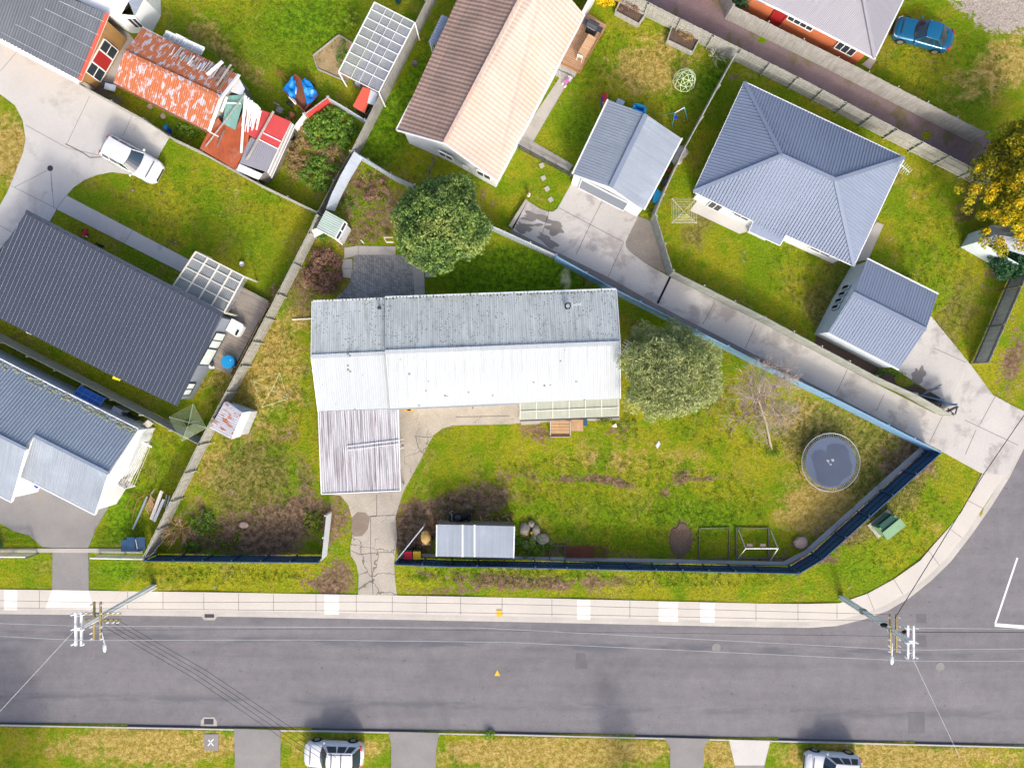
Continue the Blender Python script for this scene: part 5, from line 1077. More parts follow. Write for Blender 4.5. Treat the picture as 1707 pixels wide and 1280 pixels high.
for i, (pts, lb) in enumerate((([(-40, 928), (42, 928.5)], 'white slatted front fence at the bottom left corner'), ([(150, 930.5), (237, 932)], 'white slatted front fence between the asphalt drive and navy fence'))):
    fence('slat_fence', lb, 'fence', pts, 1.3, 'slat', 'timber_mossy', nrails=4, posts=1.7, cap=False, postmat='timber_dark')
    a_, b_ = P(*pts[0], 1.34), P(*pts[1], 1.34); ff = MB(); ff.beam(a_, b_, .07, .05); ff.build('top_rail', M['white_paint'], [o for o in bpy.data.objects if o.get('label') == lb][0])
fence('red_fence', 'low red board fence beside the tarp covered trailer', 'fence', [(546, 163), (509, 190)], 1.0, 'sheet', 'roof_red', 'timber_grey', cap=True)
fence('picket_fence', 'short white picket fence at the corner of the weedy garden', 'fence', [(507, 191), (491, 211)], .9, 'paling', 'white_paint', 'white_paint', cap=True, rails='away')
fence('timber_fence', 'thin blue-grey fence between the hutch and the weedy garden', 'fence', [(546, 163), (575, 180), (607, 200)], 1.0, 'sheet', 'paleblue_steel', 'galv', cap=True)
t = fence('picket_fence', 'low dark picket fence across the path by the tiled house', 'fence', [(864, 241), (952, 288)], 1.0, 'slat', 'dark', nrails=3, posts=1.1, postmat='timber_mossy')
fence('rail_fence', 'short dark rail fence between the tiled house and the round tree', 'fence', [(724, 262), (707, 303)], .9, 'slat', 'timber_dark', nrails=2, posts=1.2, postmat='timber_dark')
fence('driveway_gate', 'open silver barred gate panel left of the cracked driveway', 'gate', [(536, 934), (544, 860)], 1.6, 'slat', 'galv', nrails=7, posts=1.5, postmat='galv')
t = T('driveway_gate', 'open silver gate panel leaning by the red and yellow bins', 'gate', P(682, 905)); a, b_ = P(659, 936, 1.5), P(705, 879, 1.5); m = MB()
for z in (.2, .85, 1.5): m.beam(Vector((a.x, a.y, z)), Vector((b_.x, b_.y, z)), .05, .05)
for f in (0, .33, .66, 1): c = a.lerp(b_, f); m.box((c.x, c.y, .85), (.05, .05, 1.35))
m.build('frame', M['galv'], t); m = MB(); m.beam(Vector((a.x, a.y, .85)), Vector((b_.x, b_.y, .85)), .02, 1.3); m.build('sheet', M['galv'], t)

# ---------------------------------------------------------------- vehicles (built at the origin pointing along +x, then placed)
def car(label, px, py, ang, L, Wd, paint, suv=True, group=None, rails=False, wheels=None):
    root = T('parked_car', label, 'car', (0, 0, 0), group); Hh = 1.62 if suv else 1.38; belt = .98 if suv else .86
    half = Wd/2
    def wid(x):
        u = abs(x)/(L/2); return half*(1-.02*u**2)*(1-max(0, u-.80)**2*7.5)
    st = [-1, -.985, -.94, -.86, -.7, -.5, -.3, -.1, .1, .3, .5, .66, .8, .9, .96, .99, 1]
    def top(x):
        u = x/(L/2)
        if u > .38: return belt-.02-(u-.38)*(.22 if suv else .20)-max(0, u-.9)*1.2
        if u < -.62 and not suv: return belt-.0-max(0, -u-.93)*2.0
        return belt-(max(0, -u-.95)*3)
    m = MB(); rings = []
    for s in st:
        x = s*L/2; w_ = wid(x); t_ = top(x)
        rings.append([(x, -w_*.90, .22), (x, -w_*.99, .34), (x, -w_, .55), (x, -w_*.985, t_-.16), (x, -w_*.93, t_-.05), (x, -w_*.80, t_+.005), (x, -w_*.4, t_+.04), (x, 0, t_+.05), (x, w_*.4, t_+.04), (x, w_*.80, t_+.005), (x, w_*.93, t_-.05), (x, w_*.985, t_-.16), (x, w_, .55), (x, w_*.99, .34), (x, w_*.90, .22)])
    n = len(rings[0])
    for r_ in rings: m.v += [Vector(p) for p in r_]
    for i in range(len(rings)-1):
        for k in range(n-1): m.f.append([i*n+k, (i+1)*n+k, (i+1)*n+k+1, i*n+k+1])
        m.f.append([i*n+n-1, (i+1)*n+n-1, (i+1)*n, i*n])
    m.f.append(list(range(n))); m.f.append([(len(rings)-1)*n+k for k in range(n)][::-1])
    body = m.build('body', M[paint], root, True)
    # cabin: windscreen, roof, rear window
    if suv: xs = [(.36, belt), (.13, Hh-.04), (-.72, Hh-.06), (-.90, belt)]
    else: xs = [(.30, belt), (.04, Hh-.03), (-.42, Hh-.05), (-.72, belt)]
    hw = lambda z: half*.88-(z-belt)*.32
    (xa, za), (xb, zb), (xc, zc), (xd, zd) = [(x*L/2, z) for x, z in xs]
    def arc(x, z, bow, cr, n_=6): w_ = hw(z); return [Vector((x+bow*(1-(k/n_*2-1)**2), w_*(k/n_*2-1), z+cr*(1-(k/n_*2-1)**2))) for k in range(n_+1)]
    A, B, B2, C2, C, D = arc(xa, za-.02, .16, .06), arc(xb, zb, .10, .05), arc(xb-.03, zb+.012, .1, .055), arc(xc+.03, zc+.012, -.05, .055), arc(xc, zc, -.06, .05), arc(xd, zd-.02, -.10, .05)
    def loft(a, b_, name, mt, par=root):
        q = MB()
        for k in range(len(a)-1): q.poly([a[k], a[k+1], b_[k+1], b_[k]])
        return q.build(name, M[mt], par, True)
    loft(A, B, 'windscreen', 'car_glass')
    mid = [arc(xb+(xc-xb)*f, zb+(zc-zb)*f+.035, .06*(1-2*f), .055) for f in (.25, .5, .75)]; q = MB(); seq = [B2]+mid+[C2]
    for a, b_ in zip(seq, seq[1:]):
        for k in range(6): q.poly([a[k], a[k+1], b_[k+1], b_[k]])
    for s in (0, -1):
        for a, b_ in zip(seq, seq[1:]): q.poly([a[s], b_[s], b_[s]-Vector((0, 0, .06)), a[s]-Vector((0, 0, .06))])
    q.build('roof', M[paint], root, True); loft(C, D, 'rear_window', 'car_glass')
    for s in (-1, 1):
        a0, b0, c0, d0 = [Vector((x, s*hw(z), z)) for x, z in ((xa, za-.02), (xb, zb), (xc, zc), (xd, zd-.02))]
        def lp(f, g): lo = a0.lerp(d0, f); hi = b0.lerp(c0, f); return lo.lerp(hi, g)
        for f0, f1 in ((.06, .36), (.39, .66), (.69, .92)):
            q = MB(); q.poly([lp(f0+.03, .08), lp(f1, .08), lp(f1, .92), lp(f0, .92)]); q.build('side_window', M['car_glass'], root)
        q = MB(); o = Vector((0, -s*.008, -.002)); q.poly([a0+o, d0+o, c0+o, b0+o]); q.build('door_frame', M['black' if False else paint], root)
        q = MB(); q.tube([a0, b0], .03, 5); q.tube([c0, d0], .035, 5); q.tube([b0, c0], .03, 5); q.build('pillar', M[paint], root)
        q = MB(); q.blob((xa-.12, s*(half+.10), belt+.02), (.09, .11, .07), 1, 0); q.build('mirror', M[paint], root, True)
        for x in (L*.315, -L*.30):
            q = MB(); q.lathe([(.24, -.10), (.32, -.10), (.335, -.06), (.335, .07), (.30, .10), (.2, .10)], (x, s*(half-.09), .335), 22, 'Y', 0); w_ = q.build('wheel', M['tyre'], root, False)
            q = MB(); q.lathe([(.20, -.115), (.20, .115), (.05, .12)], (x, s*(half-.09), .335), 16, 'Y', 0); q.build('rim', M['rim'], w_)
            q = MB()
            for k in range(9):
                a1, a2 = math.pi*k/9, math.pi*(k+1)/9; q.poly([Vector((x+.40*math.cos(a1), s*(half+.006), .335+.38*math.sin(a1))), Vector((x+.40*math.cos(a2), s*(half+.006), .335+.38*math.sin(a2))), Vector((x+.34*math.cos(a2), s*(half+.006), .335+.33*math.sin(a2))), Vector((x+.34*math.cos(a1), s*(half+.006), .335+.33*math.sin(a1)))])
            q.build('wheel_arch', M['black'], root)
        q = MB(); q.slab([Vector((L*.485, s*half*.45, belt-.20)), Vector((L*.478, s*half*.80, belt-.21)), Vector((L*.42, s*half*.93, belt-.13)), Vector((L*.44, s*half*.66, belt-.135))], .05); q.build('headlight', M['galv'], root)
        q = MB(); q.slab([Vector((-L*.492, s*half*.55, belt-.02)), Vector((-L*.47, s*half*.88, belt-.04)), Vector((-L*.43, s*half*.90, belt+.03)), Vector((-L*.46, s*half*.62, belt+.04))], .12); q.build('taillight', M['red'], root)
        if rails: q = MB(); q.tube([b0+Vector((-.1, -s*.10, .05)), c0+Vector((.1, -s*.10, .05))], .022, 6); q.build('roof_rail', M['black'], root)
    q = MB(); q.beam((L*.385, -half*.72, belt+.02), (L*.385, half*.72, belt+.02), .06, .012); q.build('bonnet_edge', M['dark'], root)
    if rails:
        for x in (-.30*L/2*2*.5, .05): q = MB(); q.beam((x-.1, -half*.66, Hh+.06), (x-.1, half*.66, Hh+.06), .05, .03); q.build('roof_bar', M['black'], root)
    q = MB(); q.box((L*.497, 0, .42), (.03, 1.0, .18)); q.build('grille', M['black'], root)
    q = MB(); q.box((-L*.502, 0, .55), (.02, .5, .12)); q.build('number_plate', M['white_paint'], root)
    p = P(px, py, .8); root.location = (p.x, p.y, .015); root.rotation_euler = (0, 0, R(ang)); return root
car('white car parked on the pale concrete driveway at left', 217.5, 265, -29, 4.45, 1.85, 'white_car', True)
car('metallic blue sedan parked on the lawn at the top right', 1541.5, 55, 164, 4.25, 1.72, 'blue_car', False)
car('white hatchback with black roof bars parked on the south verge near the middle', 556, 1259, 178, 4.25, 1.8, 'white_car', True, rails=True)
car('white car with plain roof parked on the south verge near the right corner', 1390, 1277, 176, 4.0, 1.75, 'white_car', True)

# ---------------------------------------------------------------- power poles and wires
def insul(t, c, mt='arm_white', r_=.06):
    m = MB(); m.lathe([(r_, 0), (r_*1.25, .06), (r_*.6, .12), (r_*1.1, .16), (r_*.4, .24)], c, 8); return m.build('insulator', M[mt], t)
def pole(label, bx, by, side):
    b = P(bx, by); t = T('power_pole', label, 'power pole', b, 'concrete power poles along the street')
    m = MB(); zt = 8.75
    for s in (-1, 1): # H shaped concrete pole: two flanges and a web
        n = 5
        m.beam(b+Vector((s*.12, .0, 0)), b+Vector((s*.08, 0, zt)), .24, .07) if False else None
    q0 = [Vector((x, y, 0)) for x, y in ((-.19, -.14), (.19, -.14), (.19, -.06), (.05, -.03), (.05, .03), (.19, .06), (.19, .14), (-.19, .14), (-.19, .06), (-.05, .03), (-.05, -.03), (-.19, -.06))]
    k = len(q0); m.v += [b+p for p in q0]+[b+Vector((p.x*.6, p.y*.65, zt)) for p in q0]
    for i in range(k): j = (i+1) % k; m.f.append([i, j, k+j, k+i])
    m.f.append([k+i for i in range(k)]); m.build('pole', M['pole'], t)
    for dx in (-.17, .17):   # top pair of long white crossarms
        m = MB(); m.box(b+Vector((dx+side*.1, -.05, 8.55)), (.12, 2.05, .12)); a = m.build('crossarm', M['arm_white'], t)
        for y in (-.95, -.05, .85): insul(a, b+Vector((dx*1.9+side*.1, y, 8.56)))
    m = MB()
    for y in (-.75, 0, .7): m.beam(b+Vector((-.17+side*.1, y, 8.5)), b+Vector((.17+side*.1, y, 8.5)), .04, .04)
    m.build('spacer', M['galv'], t)
    for dx in (-.2, .2):     # lower weathered timber pair
        m = MB(); m.box(b+Vector((dx, -.15, 6.85)), (.11, 2.4, .11)); a = m.build('crossarm', M['arm_wood'], t)
        for y in (-1.25, -.9, -.5, .35, .9): insul(a, b+Vector((dx*1.6, y, 6.88)), r_=.045)
    if side < 0:
        for dy in (-.22, .18): m = MB(); m.box(b+Vector((.1, dy, 6.45)), (2.3, .1, .1)); a = m.build('crossarm', M['arm_wood'], t); [insul(a, b+Vector((x, dy*1.5, 6.5)), r_=.05) for x in (-.9, -.5, .5, .85, 1.15)]
    else:
        m = MB(); m.blob(b+Vector((-.25, .15, 6.2)), (.22, .14, .14), 3); m.build('cable_junction', M['black'], t); m = MB(); m.blob(b+Vector((.3, .2, 7.6)), (.2, .12, .12), 5); m.build('cable_junction', M['black'], t)
    e = b+Vector((.25 if side < 0 else .1, -1.75, 6.5)); m = MB(); m.tube([b+Vector((0, 0, 5.9)), b.lerp(e, .5)+Vector((0, 0, 3.4)), e], .035, 6); a = m.build('lamp_arm', M['galv'], t)
    m = MB(); m.blob(e+Vector((0, -.22, 0)), (.13, .32, .08), 1, .0); m.build('lamp_head', M['galv'], a, True)
    m = MB(); m.tube([b+Vector((.1, -.17, 0)), b+Vector((.08, -.12, 7.5))], .03, 6); m.build('cable_duct', M['white_paint'], t)
    if side > 0: m = MB(); m.box(b+Vector((0, .0, 3.2)), (.36, .32, .45)); m.build('junction_box', M['timber_mossy'], t)
    return b
bl = pole('concrete power pole by the asphalt drive at the left of the street', 257, 977, -1)
br = pole('concrete power pole with a grey mid-height box at the street corner on the right', 1402, 995, 1)
def wire(label, pts, mt, r_=.018, sag=0):
    q = PL(pts); out = []
    for a, b_ in zip(q, q[1:]):
        for k in range(12): f = k/12; c = a.lerp(b_, f); c.z -= sag*4*f*(1-f); out.append(c)
    out.append(q[-1]); m = MB(); m.tube(out, r_, 5); tag(m.build('power_line', M[mt]), label, 'power line')
wire('pale upper power line from the left frame edge past both poles, northern strand', [(-80, 1036, 8), (132, 1043, 8.7), (800, 1046, 8.0), (1515, 1083, 8.7), (1790, 1080, 8)], 'wire_light')
wire('pale outer power line above the road centre, southernmost strand', [(-80, 1056, 8), (133, 1067, 8.7), (500, 1066, 8.0), (850, 1070, 8.0), (1515, 1101, 8.7), (1790, 1102, 8)], 'wire_light')
wire('pale power line running right from the corner pole to the frame edge', [(1515, 1046, 8.7), (1790, 1049, 8)], 'wire_light')
wire('thin dark power line over the middle of the footpath', [(-80, 999, 7), (160, 1004, 6.9), (600, 1003, 6.4), (900, 1008, 6.4), (1485, 1024, 6.9)], 'wire_dark', .011)
wire('thin dark power line over the kerb side of the footpath', [(-80, 1012, 7), (160, 1014, 6.9), (600, 1018, 6.4), (900, 1023, 6.4), (1485, 1035, 6.9)], 'wire_dark', .011)
wire('thin dark power line over the gutter between the poles', [(160, 1050, 6.9), (600, 1048, 6.4), (900, 1052, 6.4), (1485, 1060, 6.9)], 'wire_dark', .010)
wire('dark power line running right from the corner pole just below the pale strand', [(1485, 1053, 6.9), (1790, 1054, 6.6)], 'wire_dark', .02)
for i in range(4):
    wire(['northernmost', 'second', 'third', 'southernmost'][i]+' of four dark service wires crossing the road from the left pole', [(198-12*i, 1034+1.2*i, 6.5), (345-9*i, 1118+3*i, 6.2), (560-14*i, 1262, 5.6)], 'wire_dark', .013)
wire('pale service wire from the left pole to the bottom left edge', [(130, 1044, 8.5), (-60, 1250, 7)], 'wire_light', .014)
wire('dark cable from the corner pole across the right driveway', [(1492, 1030, 6.9), (1640, 790, 6.6), (1712, 685, 6.5), (1790, 560, 6.4)], 'wire_dark', .024)
wire('faint pale service wire over the road at lower right', [(1518, 1090, 8.0), (1600, 1262, 5.0)], 'wire_light', .011)
wire('faint pale service wire over the front garden to the left pole', [(530, 600, 2.8), (440, 700, 4.5), (160, 1035, 6.8)], 'wire_light', .004)

# ---------------------------------------------------------------- trees
def tree(name, label, cat, base, top, r0, c, rad, nc, cr, per, size, mt, seed=1, asp=.5, zmin=-.5, jit=.12, flat=.5, blossom=None, group=None):
    t = T(name, label, cat, base, group); limbs(t, base, top, r0, c, rad, 7, seed)
    crown('crown', shell(c, rad, nc, cr, seed, zmin, jit), per, size, mt, t, asp, seed, flat)
    if blossom: crown('blossom', [(x, y, z, q*.8) for x, y, z, q in blossom], 120, .075, 'leaf_blossom', t, .6, seed+9, .5)
    return t
b = P(728, 385); tree('evergreen_tree', 'round dense evergreen tree beside the brick courtyard', 'tree', b, b+Vector((0, .2, 2.2)), .2, tuple(P(731, 376, 3.2)), (2.95, 2.95, 2.6), 320, .46, 125, .095, 'leaf_evergreen', 3, .5, -.35, .12)
b = P(1095, 622); tree('feathery_tree', 'pale green feathery conifer beside the east gable of the white-roofed house', 'tree', b, b+Vector((0, 0, 3.4)), .18, tuple(P(1112, 620, 2.9)), (2.95, 2.95, 2.4), 280, .55, 150, .15, 'leaf_feathery', 5, .18, -.3, .20, .25)
b = P(1650, 320); r = random.Random(4); sh = shell(tuple(P(1712, 297, 4.0)), (3.35, 3.7, 2.7), 300, .5, 8, -.3, .18)
bls = [(x, y, z+.12, q*.85) for i, (x, y, z, q) in enumerate(sh) if z > 3.2 and (r.random() < .17 or (y < P(0, 345, 4).y and r.random() < .8))]
tree('wattle_tree', 'large golden flowering wattle tree at the right edge', 'tree', P(1690, 320), P(1695, 310, 2.6), .22, tuple(P(1712, 297, 4.0)), (3.35, 3.7, 2.7), 300, .5, 110, .10, 'leaf_wattle', 8, .5, -.3, .18, blossom=bls)
b = P(1676, 450); tree('dark_shrub', 'round glossy dark green shrub below the blue-grey shed at the right edge', 'shrub', b, b+Vector((0, 0, .8)), .08, tuple(P(1679, 441, 1.0)), (1.15, 1.0, .9), 90, .28, 70, .08, 'leaf_dark', 4, .5, -.2)
b = P(1008, 0); tree('yellow_shrub', 'small bright yellow flowering shrub at the top edge by the grey fence', 'shrub', b, b+Vector((0, 0, .6)), .05, tuple(P(1010, -4, .9)), (.75, .6, .6), 34, .2, 40, .07, 'leaf_blossom', 6, .5, -.1)
b = P(590, 38); tree('lime_shrub', 'small lime green shrub beside the greenhouse', 'shrub', b, b+Vector((0, 0, .6)), .04, tuple(P(589, 36, .8)), (.6, .6, .5), 20, .18, 26, .07, 'leaf_lime', 7, .5, -.1)
b = P(1226, 2); tree('dark_shrub', 'dark green bush between the short grey fence and white porch at the top edge', 'shrub', b, b+Vector((0, 0, .8)), .06, tuple(P(1234, 1, 1.0)), (.6, .6, .7), 34, .25, 50, .07, 'leaf_dark', 9, .5, -.1)
def twigs(name, label, cat, base, n, ln, depth, mt, seed, lean=Vector((0, 0, 1)), r0=.07, spread=.9, trunk=None, droop=0):
    r = random.Random(seed); t = T(name, label, cat, base); mk, mb = MB(), MB()
    def grow(p, d, L, rr, k, m):
        q = p+d*L*.5+Vector((r.gauss(0, .05), r.gauss(0, .05), 0))*L; e = q+(d+Vector((r.gauss(0, .2), r.gauss(0, .2), -droop)))*L*.5
        m.tube([p, q, e], [rr, rr*.75, rr*.5], 4, False)
        if k <= 0: return
        for i in range(r.choice((3, 3, 4))):
            dd = (d+Vector((r.gauss(0, spread), r.gauss(0, spread), r.gauss(.0, spread*.5)-droop))).normalized(); grow(q.lerp(e, r.random()), dd, L*r.uniform(.55, .85), max(.011, rr*.62), k-1, m)
    top = trunk or base+Vector((0, 0, .2)); mk.tube([base, base.lerp(top, .5)+Vector((.12, 0, .05)), top], [r0*.9, r0*.75, r0*.7], 7); mk.build('trunk', M[mt], t)
    for i in range(n):
        a = 2*math.pi*i/n+r.random()*.6; d = (Vector((math.cos(a), math.sin(a), r.uniform(.1, .8)))*1.0+lean*.3).normalized(); grow(top, d, ln*r.uniform(.7, 1.1), r0*.6, depth, mb)
    mb.build('branches', M[mt], t); return t
twigs('bare_tree', 'leafless grey branched tree left of the trampoline', 'tree', P(1286, 748), 12, 1.75, 4, 'twig', 11, r0=.085, trunk=P(1262, 660, 2.0), spread=.75)
twigs('bare_shrub', 'dead spiky straw coloured shrub at the lower end of the long paling fence', 'shrub', P(305, 880), 16, .8, 2, 'leaf_straw' if False else 'timber_new', 12, r0=.03, spread=.4)
twigs('bare_shrub', 'sparse pale twiggy plant by the railed fence corner of the toy lawn', 'shrub', P(1192, 97), 8, .5, 2, 'cream_paint', 13, r0=.015, spread=.4)
# low planting: tufts and clumps, one thing each
def bush(name, label, px, py, rx, ry, h, mt, n, per, size, seed, cr=.22, asp=.5, group=None, cat='plant'):
    r = random.Random(seed); S = 22.76; cl = []
    for i in range(n):
        a, q = r.uniform(0, 6.28), math.sqrt(r.random()); x, y = px+math.cos(a)*q*rx, py+math.sin(a)*q*ry; p = P(x, y, 0); cl.append((p.x, p.y, h*(1-q*q*.6)*r.uniform(.3, .9), cr*r.uniform(.6, 1.3)))
    return tag(crown(name, cl, per, size, mt, None, asp, seed, .4, .5), label, cat, group)
bush('brown_shrub', 'broad reddish brown dying shrub left of the paved courtyard', 541, 453, 33, 36, .9, 'leaf_brown', 90, 70, .07, 21, .28)
bush('brown_shrub', 'brown leaf litter shrub under the fence north of the courtyard', 622, 310, 26, 26, .3, 'leaf_brown', 40, 30, .06, 22, .2)
bush('vegetable_bed', 'tangled green vegetable plants in the weedy garden by the fence', 552, 218, 42, 36, .7, 'leaf_green', 120, 50, .10, 23)
bush('vegetable_bed', 'tall green weeds at the south end of the weedy garden', 540, 290, 38, 28, .6, 'leaf_green', 80, 45, .09, 24)
bush('dry_weeds', 'dry straw coloured weeds between the patchwork shed and the vegetables', 500, 262, 22, 36, .4, 'leaf_straw', 70, 50, .09, 25, asp=.2)
bush('dry_weeds', 'dry straw coloured weeds inside the red fence corner', 515, 205, 18, 14, .25, 'leaf_straw', 22, 40, .09, 26, asp=.2)
bush('dry_weeds', 'dead brown weeds in the middle of the weedy garden', 560, 258, 28, 22, .4, 'leaf_straw', 44, 50, .09, 27, asp=.2)
bush('garden_shrub', 'green leafy shrub in the front garden beside the dead spiky shrub', 338, 868, 18, 22, .6, 'leaf_green', 26, 40, .07, 28)
bush('garden_shrub', 'small green shrub at the foot of the navy fence', 322, 912, 14, 9, .5, 'leaf_green', 16, 36, .07, 29)
bush('garden_shrub', 'low grey-green ground plant in the front garden', 372, 898, 36, 22, .25, 'leaf_lime', 28, 26, .07, 30)
bush('garden_shrub', 'yellow-green leafy plant beside the silver barred gate', 523, 868, 14, 20, .5, 'leaf_lime', 22, 34, .07, 31)
bush('garden_shrub', 'rough green growth among the rocks', 888, 908, 30, 20, .5, 'leaf_green', 50, 40, .06, 32)
bush('garden_shrub', 'green weeds between the lean-to roof and the rocks', 862, 893, 8, 22, .3, 'leaf_green', 14, 30, .06, 33)
bush('garden_shrub', 'bright green tuft by the verandah end', 1010, 702, 14, 5, .3, 'leaf_lime', 10, 24, .06, 34)
bush('garden_shrub', 'grey scrubby plant south of the feathery conifer', 1046, 715, 18, 24, .3, 'leaf_green', 22, 26, .05, 35)
bush('garden_shrub', 'green tuft at the foot of the leafless tree', 1288, 750, 14, 9, .3, 'leaf_green', 10, 24, .06, 36)
bush('garden_shrub', 'green weed on the kerb of the south verge', 814, 1223, 9, 5, .2, 'leaf_green', 8, 24, .06, 37)
bush('garden_shrub', 'green leafy plant in the narrow gap beside the toy garage', 1078, 352, 5, 5, .4, 'leaf_lime', 6, 26, .06, 38)
bush('planter_plants', 'orange grasses growing in the right hand timber planter', 1143, 62, 20, 12, 1.15, 'leaf_straw', 30, 46, .07, 39, asp=.2)
bush('planter_plants', 'dry brown plants growing in the left hand timber planter', 1051, 19, 19, 8, 1.0, 'leaf_brown', 20, 30, .07, 40)
bush('hedge_weeds', 'green weeds at the foot of the garage wall beside the shared drive', 1480, 622, 26, 6, .3, 'leaf_green', 20, 24, .06, 41)
bush('courtyard_weeds', 'bright green weeds beside the pale green garden shed', 537, 398, 12, 9, .3, 'leaf_green', 12, 28, .06, 42)
bush('courtyard_weeds', 'bright green weeds by the blue-grey iron sheets', 580, 342, 9, 12, .3, 'leaf_green', 10, 28, .06, 43)
bush('garden_shrub', 'dark shrub at the left edge behind the slatted front fence', -2, 905, 9, 9, .9, 'leaf_dark', 16, 40, .07, 44)
bush('lawn_edge_bush', 'green bushes behind the patchwork shed and thin fence', 305, 222, 26, 12, .4, 'leaf_green', 26, 26, .07, 45)
# coarse grass: tufts too many to count
g = np.random.default_rng(3); cl = []
for (px, py, rx, ry, n) in ((430, 650, 80, 130, 700), (430, 800, 100, 60, 300), (1000, 840, 280, 80, 1500), (1230, 700, 110, 60, 350), (840, 960, 170, 14, 350), (1150, 965, 160, 14, 200), (360, 960, 150, 14, 250), (470, 50, 130, 60, 600), (330, 350, 150, 70, 450), (1360, 450, 90, 60, 300), (1560, 420, 60, 150, 500), (1560, 120, 130, 70, 500), (1060, 130, 110, 90, 500), (820, 450, 150, 40, 300), (1500, 880, 90, 90, 350), (1470, 770, 80, 90, 350), (650, 230, 50, 60, 200), (250, 770, 50, 70, 200), (560, 550, 40, 60, 0), (600, 350, 60, 60, 250)):
    a, q = g.uniform(0, 6.28, n), np.sqrt(g.random(n)); X, Y = px+np.cos(a)*q*rx, py+np.sin(a)*q*ry
    for x, y in zip(X, Y):
        if y > interp(IN, x)-6 and y < interp(RB, x)+5 or any(inside(x, y, q) for q in SHEETS): continue
        p = P(x, y); cl.append((p.x, p.y, .0, .13))
tag(crown('grass_tufts', cl, 9, .075, 'leaf_lime', None, .22, 77, .2, .2), 'tufts of longer rough grass through the lawns', 'grass', None, 'stuff')

# ---------------------------------------------------------------- yard things
t = T('trampoline', 'large round trampoline with dark blue mat on the lawn by the navy fence', 'trampoline', P(1384, 769)); c = P(1385, 770.5, .9); Rr = 2.1
m = MB(); m.tube([c+Vector((Rr*math.cos(a), Rr*math.sin(a), 0)) for a in [2*math.pi*k/60 for k in range(61)]], .028, 7, False); m.build('frame', M['steel'], t, True)
m = MB()
for k in range(96): a = 2*math.pi*(k+.5)/96; d = Vector((math.cos(a), math.sin(a), 0)); m.beam(c+d*1.80, c+d*(Rr-.02), .018, .018)
m.build('springs', M['steel'], t)
m = MB(); m.lathe([(1.81, -.012), (1.81, .006)], c, 64); f = m.build('mat', M['mat_blue'], t)
m = MB(); m.poly([Vector((p.x, p.y, .914)) for p in PL([(1352, 761), (1358, 751), (1370, 749), (1377, 754), (1379, 742), (1395, 739), (1408, 742), (1415, 752), (1416, 764), (1421, 775), (1418, 791), (1405, 799), (1398, 808), (1383, 811), (1370, 808), (1362, 800), (1360, 786), (1356, 775)], .9)]); m.build('wet_patch', M['mat_wet'], f)
m = MB()
for px, py, w_, h_ in ((1380, 768, 5, 4), (1388, 767, 5, 5), (1384.5, 774, 4, 3), (1381, 771, 2.5, 2)): m.prism([Vector((p.x, p.y, 0)) for p in PL([(px-w_/2, py-h_/2), (px+w_/2, py-h_/2+.8), (px+w_/3, py+h_/2), (px-w_/3, py+h_/2-.6)], .9)], .9, .921)
m.build('faded_emblem', M['steel'], f)
for k in range(6):
    a = 2*math.pi*k/6+.3; d = Vector((math.cos(a), math.sin(a), 0)); e = Vector((-d.y, d.x, 0)); m = MB(); p = c+d*Rr
    m.tube([p-e*.5-d*.03, Vector((p.x, p.y, .05))-e*.45-d*.05, Vector((p.x, p.y, .03))+e*.45-d*.05, p+e*.5-d*.03], .02, 6); m.build('leg', M['dark'], t)
# rotary clotheslines
def rotary(name, label, px, py, z, size, ang, mt, lm, rings, arms=4, group=None, tri=False):
    t = T(name, label, 'clothesline', P(px, py, z)-Vector((0, 0, z)), group); c = P(px, py, z)
    m = MB(); m.tube([Vector((c.x, c.y, 0)), c], .03, 8); m.build('pole', M['steel'], t)
    dirs = [Vector((math.cos(R(ang)+i*math.pi/2), math.sin(R(ang)+i*math.pi/2), .08)) for i in range(4)]
    for d in dirs: m = MB(); m.tube([c-Vector((0, 0, .1)), c+d*size], .011, 5); m.build('arm', M[mt], t)
    m = MB()
    for k in range(rings):
        s = size*(1-k*.8/max(1, rings)) if rings > 1 else size
        for i in range(4): m.tube([c+dirs[i]*s, c+dirs[(i+1) % 4]*s], .009, 3, False)
    if rings: m.build('lines', M[lm], t)
rotary('rotary_clothesline', 'square rotary clothesline with pale lines beside the hipped house patio', 1140, 352, 1.9, 1.22, 45, 'cream_paint', 'cream_paint', 6)
rotary('rotary_clothesline', 'rotary clothesline with many green lines at the fence corner by the dark roof', 314, 704, 2.0, 1.35, 74, 'galv', 'dome_green', 8)
rotary('rotary_clothesline', 'four-armed bare rotary clothesline on the lawn left of the garage wing', 452, 650, 2.0, 1.35, 62, 'dome_green', 'dome_green', 1)
